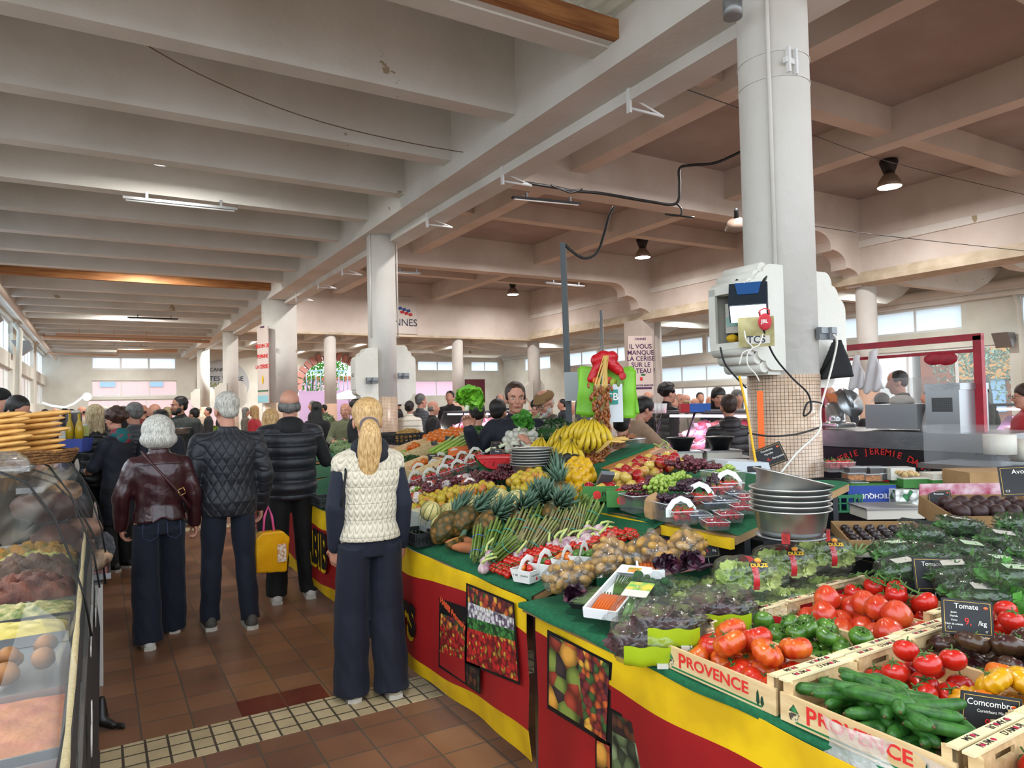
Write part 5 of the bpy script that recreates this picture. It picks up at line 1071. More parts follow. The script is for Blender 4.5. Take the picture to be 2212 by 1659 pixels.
# melons in and around their tub
mel = [put(K['melon'], a, b, S1, u, (rnd.uniform(-.5, .5), rnd.uniform(-.5, .5), rnd.uniform(0, 6)), sc_, None, 'striped melons') for a, b, u, sc_ in ((928, 1120, .07, .95), (953, 1132, .075, .85), (930, 1104, .15, .9), (972, 1108, .08, .95), (1030, 1092, .08, .95), (1060, 1084, .07, .9), (1092, 1092, .075, 1), (1115, 1084, .1, 1.05), (1080, 1076, .07, .9), (1005, 1100, .06, .9))]
poslabel(mel, 'pale yellow melon with green stripes behind the pineapples')
tray('clear plastic tub holding striped melons at the front left of the table', S1.at(933, 1142, .005), .19, .3, .11, R(5), film('tub_film', '#dfe5e0', .3, .2, .1), nm='plastic_tub', cat='tub')
# pears, yellow guavas
fill([K['pear'], K['pear'], K['pearr']], [(886, 1090), (960, 1078), (1010, 1066), (1075, 1058), (1090, 1070), (1000, 1092), (960, 1100), (888, 1120)], S1, .062, .05, 'yellow or blushed pear in the row behind the melons', 'yellow pears', 2, label=None, s=(.85, 1.1))
fill([K['pear'], K['pearr']], [(1100, 1048), (1140, 1030), (1178, 1030), (1180, 1052), (1140, 1068), (1108, 1066)], S1, .06, .05, 'yellow pear right of the melons, under the basins', 'yellow pears by the basin stand', 2)
# grapes
g = fill([K['grr']], [(884, 1082), (948, 1062), (1010, 1050), (1090, 1036), (1110, 1046), (1060, 1062), (985, 1072), (890, 1100)], S1, .115, .045, None, 'red grapes by the mangoes', 2, lambda: Euler((0, rnd.uniform(-.2, .2), rnd.uniform(0, 6))), (.8, 1.0), lift=-.01); poslabel(g, 'bunch of dark red grapes in the band behind the pears', 2)
put(K['grg'], 905, 1066, S1, .05, (0, 0, 1), .8, 'bunch of green grapes left of the red grapes')
g = fill([K['grr']], [(1070, 1036), (1120, 1022), (1128, 1034), (1095, 1048)], S1, .13, .05, None, 'red grapes under the basins', 2, lambda: Euler((0, 0, rnd.uniform(0, 6))), (.8, 1)); poslabel(g, 'bunch of red grapes left of the left basin stack', 2)
# mangoes in nets
NET = mat('white_foam_net', '#e5cfc6', .7, col2='#f0e6e0', scale=70, kind='voronoi', bump=1, bscale=70, bdist=.01)
for i, (px, py, n_) in enumerate(((893, 1060, 1), (912, 1058, 0), (940, 1046, 0), (962, 1050, 1), (988, 1040, 0), (1003, 1036, 1), (1014, 1044, 0), (1042, 1030, 1), (898, 1074, 1), (925, 1052, 0))):
    p = S1.at(px, py, .07); o = K['mango'].put(p, (rnd.uniform(-.3, .3), rnd.uniform(-.6, .1), rnd.uniform(-.5, 1)), 1.0, None, 'mangoes'); o['label'] = f'red and yellow mango {"in a white foam net " if n_ else ""}between strawberries and grapes, {ORD[[0, 2, 4, 5, 6, 7, 8, 9, 1, 3][i]]}'
    if n_: MB().ell((0, -.02, -.004), (.05, .052, .047), 16, 10).build('foam_net', NET, o)
# strawberries: punnets with a white paper handle
PAPH = mat('paper_white', '#c4c0b4', .8); rows = [(900, 1046), (932, 1040), (962, 1032), (992, 1022), (1020, 1010), (908, 1028), (940, 1020), (972, 1012), (1002, 1002), (1030, 994), (985, 996), (955, 1004)]
for i, (px, py) in enumerate(rows):
    t = tray(f'strawberry punnet with a white paper handle, {ORD[sorted(rows).index((px, py))]} of those by the mangoes', S1.at(px, py, .01), .105, .155, .055, R(rnd.uniform(-8, 8)), band=PAPH, tilt=(0, R(-14)), group='strawberry punnets by the mangoes')
    inside(t, [K['straw']], 9, .10, .15, .0155, .014, 'ripe red strawberry in a punnet with white handle, by the mangoes', 'strawberries by the mangoes', 2)
# watermelon wedge
t = thing('watermelon_wedge', 'wedge of red watermelon with dark green rind, left of the basins', 'watermelon', S1.at(1068, 1016, .02), (R(10), 0, R(-20)))
m = MB(); Rw = .15; vs = [(0, 0, .03), (0, 0, .03)]; ang = [R(-65)+R(130)*i/14 for i in range(15)]
def ring_(y, r): return [(r*math.sin(a), y, .17-r*math.cos(a)) for a in ang]
f1, f2 = ring_(-.05, .155), ring_(.07, .155)
fm_ = MB(); fm_.add([(-.14, -.055, .1), (.14, -.055, .1)]+[(p[0]*.95, -.055, .17-(.17-p[2])*.95) for p in f1]+[(-.14, .06, .1), (.14, .06, .1)]+[(p[0]*.95, .06, .17-(.17-p[2])*.95) for p in f1], [tuple([0]+list(range(2, 17))+[1]), tuple([17]+list(range(19, 34))+[18])[::-1], (0, 1, 18, 17)]+[(2+i, 19+i, 20+i, 3+i) for i in range(14)]); fm_.build('flesh', M_WMF, t)
sd = MB(); [sd.ell((rnd.uniform(-.1, .1), -.0565, rnd.uniform(.05, .09)), (.003, .001, .005), 6, 4) for _ in range(14)]; sd.build('seeds', INKB, t)['kind'] = 'stuff'
rd = MB(); A = ring_(-.056, .153)+ring_(.062, .153)+ring_(-.056, .168)+ring_(.062, .168); rd.add(A, [(30+i, 31+i, 46+i, 45+i) for i in range(14)]+[(i, 30+i, 31+i, 1+i)[::-1] for i in range(14)]+[(15+i, 45+i, 46+i, 16+i) for i in range(14)]); rd.build('rind', M_WMR, t)
# avocados, lemons
fill([K['avo']], [(1196, 1000), (1236, 990), (1250, 1012), (1240, 1050), (1205, 1060), (1190, 1030)], S1, .075, .06, 'dark green avocado between basins and lemons', 'green avocados', 2, s=(.95, 1.15))
fill([K['lemon']], [(1212, 1046), (1235, 1028), (1278, 1024), (1290, 1042), (1272, 1060), (1262, 1084), (1240, 1092), (1222, 1078)], S1, .064, .055, 'yellow lemon in the heap left of the apples', 'lemons', 3, s=(1, 1.15)); put(K['lemon'], 1183, 1067, S1, .04, (1, .5, 0), 1.1, 'yellow lemon lying alone left of the upright pineapple'); put(K['lemon'], 1192, 1064, S1, .035, (.4, 1.5, 0), 1.1, 'second yellow lemon left of the upright pineapple')
# garlic
for i, (px, py, u_) in enumerate(((1050, 1214, .03), (1060, 1200, .05), (1085, 1190, .03), (1045, 1228, .025), (1112, 1185, .04), (1120, 1200, .04), (1148, 1183, .03), (1190, 1180, .03), (1205, 1176, .04), (1220, 1175, .05), (1228, 1170, .04), (1240, 1173, .03), (1256, 1176, .03), (1262, 1156, .04), (1266, 1166, .04), (1270, 1146, .05), (1293, 1146, .04), (1303, 1150, .03), (1290, 1160, .03), (1135, 1195, .03))):
    o = put(K['garlic'], px, py, S1, u_, (rnd.uniform(-1, 1), rnd.uniform(-1, 1), rnd.uniform(-1, 1)), rnd.uniform(.9, 1.15), None, 'fresh garlic bulbs'); o['x'] = 1
    if i == 0: GL = []
    GL.append(o)
poslabel(GL, 'pink fresh garlic bulb between asparagus and cherry tomatoes', 2)
# cherry tomatoes on the vine
fill([K['cherry']], [(1052, 1224), (1085, 1212), (1130, 1206), (1180, 1194), (1240, 1188), (1290, 1176), (1300, 1156), (1360, 1150), (1385, 1160), (1330, 1180), (1290, 1200), (1220, 1208), (1130, 1236), (1098, 1252), (1062, 1240)], S1, .031, .028, None, 'cherry tomatoes on the vine', 2, label='small red cherry tomato on the vine, in the band in front of the garlic', s=(.9, 1.15), maxn=290)
m = MB()
for k in range(26):
    u = k/25; p = S1.at(1060+u*310, 1232-u*76+rnd.uniform(-6, 6), .055); q = S1.at(1060+u*310+22, 1232-u*76-6+rnd.uniform(-6, 6), .06); m.tube([p, (p+q)/2+V((0, 0, .012)), q], .0018, 5)
    for j in (0, 1, 2): r_ = lerp(p, q, j/2); m.tube([r_, r_+V((rnd.uniform(-.02, .02), rnd.uniform(-.02, .02), -.008))], .0012, 4)
m.build('cherry_tomato_vines', STEMG, label='thin green vines of the cherry tomatoes lying over them', cat='vines', kind='stuff')
# white cartons of mixed tomatoes
for i, (px, py, ks, lab) in enumerate(((1140, 1254, ['cherryo', 'cherry'], 'white card basket lettered Palombo with orange and red tomatoes'), (1178, 1240, ['cherryg', 'cherry'], 'white card basket with green and red small tomatoes, second from left'), (1226, 1232, ['cherryo', 'cherry'], 'white card basket with a few tomatoes behind the potato bags'), (1262, 1224, ['cherryg'], 'white card basket of small green tomatoes, rightmost'))):
    t = tray(lab, S1.at(px, py, .006), .11, .11, .055, R(20+i*5), mat('white_card', '#dcdad4', .6), nm='card_basket', cat='basket', taper=.8, band=mat('white_card', '#dcdad4', .6))
    inside(t, [K[k] for k in ks], 12, .1, .1, .0165, .02, f'small {"orange or red" if i in (0, 2) else "green or red" if i == 1 else "green"} tomato in the {("first", "second", "third", "fourth")[i]} white card basket', f'tomatoes in card basket {("one", "two", "three", "four")[i]}', 2)
    if i == 0: text('Palombo', .024, INKB, t, M=tmat((-.052, 0, .036), MY) @ Matrix.Rotation(0, 4, 'X'), name='lettering', ext=.0005)
    if i == 0: text('Palombo', .022, INKB, t, (0.0, -.052, .036), (pi/2, 0, 0), ext=.0005); MB().ell((0, -.0515, .017), (.006, .001, .008), 8, 5).build('printed_tomato', INKR, t)
# potato bags
def potato_bag(label, c, w, n, h, grp, rz=0):
    t = thing('potato_bag', label, 'bag', c, (0, 0, rz)); b = MB()
    b.ell((0, 0, h*.42), (w*.52, w*.44, h*.46), 22, 14); b.ell((0, 0, h*.9), (w*.14, w*.12, h*.2), 12, 8); me = fuse(b, .014, 2)
    me = warp(me, lambda a, n_: a+n_*(np.sin(a[:, 0:1]*70+a[:, 2:3]*50)*np.sin(a[:, 1:2]*66-a[:, 2:3]*40)*.004)); obj('film', me, film('bag_film', '#ecebe4', .14, .06, .8, 30), t)
    pts = []; tr = 0
    while len(pts) < n and tr < 4000:
        tr += 1; q = V((rnd.uniform(-1, 1), rnd.uniform(-1, 1), rnd.uniform(-.8, 1)))
        if q.length > 1 or q.length < .55: continue
        q = V((q.x*w*.42, q.y*w*.35, h*.44+q.z*h*.38))
        if all((q-p).length > .036 for p in pts): pts.append(q)
    for q in pts: K['potato'].put(V(c)+q, anyrot(), rnd.uniform(.8, 1.05), 'small yellow potato inside '+grp, 'potatoes in '+grp)
for i, (px, py, w, n, h) in enumerate(((1212, 1280, .17, 30, .14), (1250, 1268, .16, 26, .12), (1300, 1246, .17, 24, .1), (1322, 1238, .17, 34, .17), (1372, 1226, .17, 30, .12), (1408, 1222, .17, 34, .15), (1448, 1222, .16, 22, .09), (1484, 1208, .17, 34, .14))):
    w_ = ('the front left potato bag', 'the second potato bag behind the green beans', 'the flat third potato bag', 'the tall fourth potato bag', 'the fifth potato bag', 'the sixth potato bag, tallest', 'the seventh potato bag beside the radicchio', 'the rightmost potato bag')[i]
    potato_bag('clear plastic bag full of small yellow potatoes, '+('leftmost at the front edge', 'second from left, behind the bean tray', 'third from left, flat', 'fourth from left, tall and pointed', 'fifth from left', 'sixth from left, tall', 'seventh from left, by the dark red radicchio', 'rightmost, under the berry shelf')[i], S1.at(px, py, .004) if i < 3 else S1.at(px, py, -.0), w, n, h, w_, i)
# radicchio, beans, carrot tray, broccoli
for px, py, lab in ((1246, 1286, 'head of dark red radicchio in front of the bean tray'), (1495, 1214, 'head of dark red radicchio right of the potato bags'), (1440, 1222, 'dark red radicchio leaf head between two potato bags')):
    p = S1.at(px, py, .04); b = MB(); b = frill('', .048, 26, None, int(px), .85); b.cap((.02, -.02, -.02), (.06, -.05, -.01), .014, .006); o = b.build('radicchio', M_RAD, None, p, label=lab, cat='radicchio')
t = tray('black foam tray of green beans under film, left of the carrot tray', S1.at(1288, 1300, .012), .13, .26, .022, R(-56), mat('black_foam', '#1a1b1b', .6), lid=True, nm='bean_tray', cat='tray')
Mt = Matrix.LocRotScale(t.location, t.rotation_euler, V((1, 1, 1))); bm = MB().tube([(-.055, 0, 0), (-.02, .002, .002), (.03, -.001, .002), (.055, 0, 0)], [.0015, .0036, .0036, .0015], 7); KB = kone('green_bean', 'bean', bm, M_BEAN); 
for i in range(60): KB.put(Mt @ V((rnd.uniform(-.012, .012), -.118+.236*(i % 30)/29, .013+.008*(i//30))), (0, 0, R(-56)+rnd.uniform(-.12, .12)), 1, 'thin green bean in the black foam tray', 'green beans in the tray')
def carrot_tray(label, c, rz, tilt, L=.33, W=.1, n=8):
    t = thing('carrot_tray', label, 'tray', c, (tilt, 0, rz)); mb = MB()
    for s_ in (-1, 1): mb.bb((s_*W/2-.004, -L/2, 0), (s_*W/2+.004, L/2, .035)); mb.bb((-W/2, s_*L/2-.004, 0), (W/2, s_*L/2+.004, .035))
    mb.bb((-W/2, -L/2, -.001), (W/2, L/2, .005)); mb.bb((-W/2, L/2-.07, .033), (W/2, L/2, .037)); mb.build('white_box', mat('white_foam', '#e3e4e2', .6), t)
    f_ = MB()
    for i in range(26): x = -W/2+.012+(W-.024)*i/25; f_.tube([(x*.4, -.02, .015), (x*.8, .05, .018), (x+rnd.uniform(-.01, .01), L/2-.075, .022)], .0018, 5)
    f_.build('carrot_tops', STEMG, t); MB().bb((-.02, L/2-.066, .0372), (.03, L/2-.02, .0376)).build('orange_label', mat('label_orange', '#d9662a', .6, col2='#d9c23a', scale=40), t)
    text('Asdis', .022, INKG, t, (.0, L/2-.035, .038), (0, 0, pi), ext=.0003)
    M_ = Matrix.LocRotScale(t.location, t.rotation_euler, V((1, 1, 1)))
    for i in range(n): K['carrot'].put(M_ @ V((-W/2+.018+(W-.036)*i/(n-1), -L/2+.085, .016)), ((M_.to_3x3() @ Matrix.Rotation(pi/2, 3, 'Z')).to_euler()), .85, None, 'small carrots in the white tray').__setitem__('label', f'small orange carrot in the white foam tray, {ORD[i]}' if label.startswith('long') else 'small orange carrot in the rear white foam tray')
    return t
carrot_tray('long white foam tray of small carrots with green tops, tilted towards the front', S1.at(1340, 1286, .045), R(-60), R(10), .40, .125, 9); carrot_tray('second white foam tray of carrots, behind the salad bags', S1.at(1402, 1226, .01), R(-38), R(6), .26, .1, 5)
b = MB()
for i in range(12): b.tube([(rnd.uniform(-.02, .02), -.12, .01+.012*(i % 3)), (rnd.uniform(-.03, .03), 0, .02+.01*(i % 3)), (rnd.uniform(-.04, .04), .07, .03)], .006, 7)
t = thing('broccoli_pack', 'film pack of long-stemmed dark green broccoli with a green and white label', 'broccoli', S1.at(1386, 1318, .03), (R(10), 0, R(-58)), s=1.3); b.build('stems', mat('broccoli_stem', '#4f7a34', .5), t)
b = MB()
for i in range(70): b.ell((rnd.uniform(-.05, .05), rnd.uniform(.03, .13), rnd.uniform(.015, .055)), .012, 7, 5)
b.build('florets', mat('broccoli_head', '#1f4023', .7, col2='#2f5a2c', scale=60, bump=1, bscale=200), t); MB().grid(lambda u, v: ((u-.5)*.14, (v-.5)*.3, .065*math.sin(u*pi)**.4+.005*math.sin(v*30+u*12)), 20, 24).build('film', FILM, t)
MB().bb((-.035, -.02, .066), (.035, .03, .068)).build('green_label', mat('label_green', '#4a9a3a', .5, col2='#d9b52a', scale=40), t); MB().bb((-.035, -.06, .066), (.035, -.021, .068)).build('barcode_label', PAPH, t)
# ---- upper shelf: apples, grapes, berries
fill([K['apple'], K['apple'], K['appley']], [(1292, 1056), (1312, 1042), (1350, 1034), (1370, 1018), (1420, 1008), (1490, 1004), (1500, 1014), (1440, 1026), (1400, 1040), (1392, 1056), (1340, 1068), (1300, 1066)], S2, .068, .058, 'red apple on the shelf behind the cartons', 'apples on the shelf', 2, s=(.95, 1.12))
def fruit_box(label, c, rz, w=.20, l=.13, h=.085, letters='rockit'):
    t = thing('fruit_box', label, 'box', c, (0, 0, rz)); mb = MB(); g = mat('box_green', '#3f7a34', .6, col2='#2f6a2a', scale=6)
    for s_ in (-1, 1): mb.bb((s_*w/2-.002, -l/2, 0), (s_*w/2+.002, l/2, h*.85)); mb.bb((-w/2, s_*l/2-.002, 0), (w/2, s_*l/2+.002, h))
    mb.bb((-w/2, -l/2, 0), (w/2, l/2, .003)); mb.build('carton', g, t)
    MB().prism([(-.045, .018), (-.025, .012), (-.005, .02), (-.003, .045), (-.015, .06), (-.035, .058), (-.048, .045)], -l/2-.003, -l/2-.0022, 'y').build('printed_apple', INKR, t); text(letters, .045, INKB, t, (.055, -l/2-.0025, .045), (pi/2, 0, 0), bold=.0006, ext=.0004); return t
for px, py, r_, lab in ((1352, 1092, -38, 'green carton lettered rockit full of apples, at the front of the shelf'), (1298, 1080, -34, 'second green carton of apples, left of the lettered one')):
    t = fruit_box(lab, S2.at(px, py, .004), R(r_)); inside(t, [K['apple'], K['appley']], 8, .19, .12, .032, .035, None, 'apples in the carton '+('with lettering' if px > 1300 else 'at left'), 1)
    poslabel([o for o in COL.objects if o.get('group') == 'apples in the carton '+('with lettering' if px > 1300 else 'at left')], 'apple in the '+('rockit carton' if px > 1300 else 'left green carton'))
for px, py, k, s_, z_, lab in ((1378, 1066, 'grr', .8, .09, 'dull red grape bunch in the leftmost tub on the shelf'), (1385, 1082, 'grr', .75, .05, 'dull red grape bunch low in the leftmost tub'), (1405, 1050, 'grr', .8, .06, 'red grape bunch behind the leftmost tub'), (1422, 1055, 'grg', .95, .09, 'large bright green grape bunch in the middle of the shelf'), (1436, 1068, 'grg', .9, .06, 'bright green grape bunch in front of the large one'), (1460, 1044, 'grg', .85, .08, 'green grape bunch with long pale stalks'),
                                 (1478, 1070, 'grb', .95, .08, 'dark grape bunch right of the green ones'), (1462, 1092, 'grb', .9, .06, 'dark grape bunch above the front strawberries'), (1495, 1056, 'grb', .85, .07, 'dark red grape bunch behind the strawberries'), (1540, 1056, 'grb', .9, .05, 'dark grape bunch below the far green grapes'), (1500, 1012, 'grr', 1, .07, 'red grape bunch at the top of the shelf, left'), (1520, 1022, 'grr', .95, .06, 'red grape bunch at the top of the shelf, middle'), (1470, 1020, 'grr', .9, .05, 'red grape bunch between apples and green grapes'), (1560, 1036, 'grg', .85, .05, 'green grape bunch in the far tub by the column'), (1575, 1026, 'grg', .8, .06, 'upper green grape bunch in the far tub by the column'), (1435, 1100, 'grb', .7, .05, 'small dark grape bunch in the tub beside the paper bag')):
    put(K[k], px, py, S2, z_, (0, rnd.uniform(-.3, .3), rnd.uniform(0, 6)), s_, lab, 'grape bunches on the shelf')
for px, py, w, l, lab in ((1374, 1104, .12, .15, 'clear tub of red grapes, leftmost on the shelf'), (1446, 1122, .13, .14, 'clear tub of dark grapes beside the paper bag'), (1562, 1052, .17, .16, 'clear tub of green grapes by the column')):
    tray(lab, S2.at(px, py, .006), w, l, .085, R(-10), nm='plastic_tub', cat='tub', taper=.9)
m = MB(); m.tube([(0, 0, 0), (0, 0, .03), (.004, 0, .08), (0, 0, .1)], [(.075, .045), (.08, .05), (.08, .045), (.078, .03)], 4, sm=False); o = m.build('paper_bag', mat('kraft_paper', '#a9855c', .8, bump=.5, bscale=20), None, S2.at(1413, 1117, .006), R(38), label='brown kraft paper bag standing under the green grapes', cat='paper bag')
WB = mat('paper_label', '#dfe6df', .6)
sb = [(1472, 1128, 'nearest, with a wide white band'), (1512, 1094, 'behind the nearest one'), (1573, 1066, 'far one with white band by the column'), (1548, 1074, 'far one without band')]
for i, (px, py, w_) in enumerate(sb):
    t = tray('clear punnet of strawberries on the shelf, '+w_, S2.at(px, py, .008), .115, .16, .06, R(-28), band=WB if i != 3 else None, group='strawberry punnets on the shelf'); inside(t, [K['straw']], 11, .11, .15, .0155, .012, 'strawberry in the shelf punnet, '+w_, 'strawberries on the shelf, '+w_, 2)
for i, (px, py, w_) in enumerate(((1507, 1124, 'front left'), (1535, 1098, 'middle'), (1562, 1092, 'right'), (1590, 1078, 'rear by the column'))):
    t = tray('clear punnet of blueberries on the shelf, '+w_, S2.at(px, py, .008), .10, .14, .035, R(-30), lid=True, group='blueberry punnets'); inside(t, [K['blue']], 60, .097, .13, .0075, .014, 'blueberry in the '+w_+' punnet', 'blueberries, '+w_, 1, (.9, 1.15)); inside(t, [K['blue']], 12, .08, .11, .0075, .024, 'blueberry in the '+w_+' punnet', 'blueberries, '+w_, 1)
for i, (px, py, w_) in enumerate(((1543, 1140, 'nearest the front'), (1572, 1124, 'second from the front'), (1600, 1106, 'third from the front'), (1612, 1086, 'rearmost by the column'))):
    t = tray('clear punnet of raspberries on the shelf, '+w_, S2.at(px, py, .008), .10, .14, .035, R(-30), lid=True, group='raspberry punnets'); inside(t, [K['rasp']], 38, .097, .13, .0098, .012, 'raspberry in the punnet '+w_, 'raspberries, '+w_, 1, (.9, 1.1)); inside(t, [K['rasp']], 10, .08, .11, .0098, .022, 'raspberry in the punnet '+w_, 'raspberries, '+w_, 1)
t = thing('card_terminal', 'grey card payment terminal leaning on the apples behind the shelf', 'card terminal', S2.at(1305, 1040, .09), (R(-38), R(6), R(-24))); MB().bb((-.038, -.09, -.012), (.038, .09, .012)).build('housing', mat('terminal_grey', '#5f6266', .4), t)
MB().bb((-.03, .03, .012), (.03, .075, .0135)).build('screen', mat('terminal_screen', '#a8b4b8', .2), t); MB().bb((-.036, .082, -.01), (.036, .092, .014)).build('yellow_top', YEL_, t)
for r_ in range(4):
    for c_ in range(3): MB().bb((-.026+.019*c_, -.075+.022*r_, .012), (-.012+.019*c_, -.062+.022*r_, .015)).build('key', PAPH, t)
# ---- back of the slope
fill([K['orange']], [(905, 968), (935, 950), (1010, 938), (1020, 948), (970, 968), (925, 974)], S1, .085, .06, 'orange in the heap at the back left', 'oranges at the back', 2, s=(1, 1.3))
fill([K['mandarin']], [(868, 980), (905, 966), (925, 968), (880, 990)], S1, .07, .05, 'mandarin in the rear wooden box at left', 'mandarins in the rear box', 2, s=(1, 1.3))
fill([K['mandarin']], [(882, 1026), (905, 1008), (935, 1000), (938, 1010), (890, 1034)], S1, .06, .05, 'mandarin in the front wooden box at left', 'mandarins in the front box', 2, s=(1, 1.2))
def lbox(label, px, py, w, l, h, rz, S=S1, m=None, up=0, cat='crate', nm='wooden_box'):
    t = thing(nm, label, cat, S.at(px, py, .008+up), (0, -math.atan(S.b), rz)); m = m or PWOOD
    for s_ in (-1, 1): MB().bb((s_*w/2-.005, -l/2, 0), (s_*w/2+.005, l/2, h)).build('side_panel', m, t); MB().bb((-w/2, s_*l/2-.005, 0), (w/2, s_*l/2+.005, h)).build('end_panel', m, t)
    MB().bb((-w/2, -l/2, 0), (w/2, l/2, .006)).build('base', m, t); return t
lbox('light wooden box of mandarins at the left, in front of the other', 908, 1024, .3, .42, .10, 0); lbox('light wooden box of mandarins at the left, behind the other', 892, 984, .3, .45, .10, 0); lbox('pale wooden box behind the oranges', 960, 962, .3, .6, .09, 0)
BLKP = mat('black_crate_plastic', '#17191a', .5)
def pcrate(label, c, w, l, h, rz, m=BLKP, rows=3):
    t = thing('plastic_crate', label, 'crate', c, (0, 0, rz)); 
    for sx, sy in ((1, 0), (-1, 0), (0, 1), (0, -1)):
        mb = MB(); L = l if sx else w; n = max(6, int(L/.045))
        def bx(a, b, z0, z1):
            if sx: mb.bb((sx*w/2-.006, a, z0), (sx*w/2+.006, b, z1))
            else: mb.bb((a, sy*l/2-.006, z0), (b, sy*l/2+.006, z1))
        for z0, z1 in ((0, .014), (h-.022, h), (h*.48, h*.55)): bx(-L/2, L/2, z0, z1)
        for i in range(n+1): q = -L/2+L*i/n; bx(max(-L/2, q-.006), min(L/2, q+.006), .014, h-.022)
        mb.build('side', m, t)
    MB().bb((-w/2, -l/2, 0), (w/2, l/2, .006)).build('base', m, t); return t
for i, (px, py, lab) in enumerate(((905, 1172, 'black slatted plastic crate at the front edge, under the melons'), (860, 1128, 'black slatted plastic crate behind the woman in the vest'), (700, 1092, 'black plastic crate at the left end of the sloping table'))): pcrate(lab, S1.at(px, py, .0), .14, .26, .075, 0)
pc = pcrate('black plastic crate of small yellow potatoes at the back left', S1.at(868, 958, .02), .35, .5, .12, 0); fill([K['potato']], [(842, 966), (866, 950), (905, 946), (900, 956), (862, 970)], S1, .06, .04, None, 'potatoes in the black crate', 2, label='small yellow potato in the black crate at the back left', lift=.06, s=(1, 1.3))
for i in range(34):
    u = rnd.random(); p = S1.at(968+rnd.uniform(-4, 4)+u*4, 988-u*14+rnd.uniform(-3, 3), .05+.05*rnd.random()); q = S1.at(1022+rnd.uniform(-4, 4), 976-u*14, .07)
    o = aim(K['carrot'], lerp(p, q, .5), p, rnd.uniform(1.1, 1.5), None, 'carrots in the heap', axis='X'); o['label'] = 'orange carrot in the heap left of the white scoop'
t = thing('celery', 'bunch of pale green celery stalks behind the carrots', 'celery', S1.at(978, 968, .06), (0, -.25, R(28)))
for i in range(9): MB().tube([(-.22, (i-4)*.024, .02*(i % 3)), (.05, (i-4)*.02, .02*(i % 3)+.01), (.2, (i-4)*.03, .02*(i % 3)+.02)], [.014, .016, .008], 7).build('stalk', M_CEL, t)
def herbs(label, px, py, w, l, h, S=S1, n=420, m=M_HERB, ln=.025, cat='herbs', up=.02):
    p = S.at(px, py, up); b = MB()
    for i in range(n):
        q = rnd.uniform(0, 6.28); r_ = math.sqrt(rnd.random()); c = V((w/2*r_*math.cos(q), l/2*r_*math.sin(q), h*(1-r_*r_)*rnd.uniform(.7, 1)+S.b*w/2*r_*math.cos(q))); d = V((rnd.uniform(-1, 1), rnd.uniform(-1, 1), rnd.uniform(.1, 1))).normalized()*ln; sd = d.cross(V((rnd.random(), rnd.random(), .3))).normalized()*ln*.32
        b.add([c, c+d*.5+sd, c+d, c+d*.5-sd], [(0, 1, 2, 3)], 0, False)
    b.ell((0, 0, 0), (w*.42, l*.42, h*.75), 14, 8); return b.build(nm_(cat), m, None, p, label=label, cat=cat)
def nm_(c): return c.replace(' ', '_')
herbs('leafy tops of the celery, dark green', 1030, 950, .35, .45, .12, m=mat('celery_leaf', '#3f6f24', .6, col2='#2a5a1a', scale=20), cat='celery leaves'); herbs('heap of dark green parsley behind the bananas', 1190, 938, .45, .5, .12, cat='parsley'); herbs('bunch of dark leafy herbs left of the mandarins', 880, 1006, .3, .4, .08, cat='herbs', m=mat('spinach', '#2a4a20', .5)); 
herbs('loose bright salad leaves at the far left of the slope', 870, 995, .2, .25, .08, cat='salad leaves', m=M_LET)
for i, (a, b, c, d) in enumerate(((1050, 975, 1120, 940), (1062, 972, 1128, 930), (1080, 965, 1140, 934), (1070, 955, 1110, 920), (1040, 965, 1080, 930), (1095, 958, 1152, 928), (1055, 960, 1100, 925), (1100, 950, 1160, 920))): aim(K['leek'], S1.at(a, b, .06), S1.at(c, d, .05+.005*i), .95, f'green leek lying behind the carrots, {ORD[i]}', 'leeks', axis='X', roll=i)
fill([K['onw']], [(1086, 976), (1100, 960), (1120, 950), (1150, 950), (1168, 962), (1150, 976), (1110, 985)], S1, .078, .062, 'white onion in the heap left of the bananas', 'white onions', 3, s=(1.05, 1.25))
for i, (px, py, z_, k) in enumerate(((1172, 972, .05, 'ban4'), (1190, 970, .04, 'ban4'), (1210, 980, .06, 'ban5'), (1236, 985, .05, 'ban5'), (1228, 965, .08, 'ban4'), (1205, 955, .1, 'ban4'), (1250, 965, .08, 'ban5'), (1270, 955, .12, 'ban5'), (1245, 940, .16, 'ban5'), (1264, 935, .17, 'ban5'), (1284, 936, .16, 'ban5'), (1300, 945, .12, 'ban4'), (1222, 948, .12, 'ban4'))):
    BN = [] if i == 0 else BN; BN.append(K[k].put(S1.at(px, py, z_), (R(-8), 0, R(150)+rnd.uniform(-.4, .4)), 1.0, None, 'banana bunches'))
poslabel(BN, 'bunch of yellow bananas in the heap behind the dates', 3)
t = thing('scoop', 'white plastic scoop standing in the carrots', 'scoop', S1.at(1028, 988, .06), (R(-50), R(10), R(-20))); m = MB(); m.grid(lambda u, v: (.05*math.cos(pi*u), .11*v-.02, -.045*math.sin(pi*u)*(1-.3*v)), 16, 8); o = m.build('bowl', mat('white_plastic', '#dcdcd6', .4), t); sm_ = o.modifiers.new('t', 'SOLIDIFY'); sm_.thickness = .003; MB().cap((0, .09, -.005), (0, .22, .0), .010, .012, 8).build('handle', mat('white_plastic', '#dcdcd6', .4), t)
fill([K['onr']], [(1010, 996), (1030, 988), (1040, 998), (1020, 1004)], S1, .07, .05, 'red onion under the scoop', 'red onions', 1)
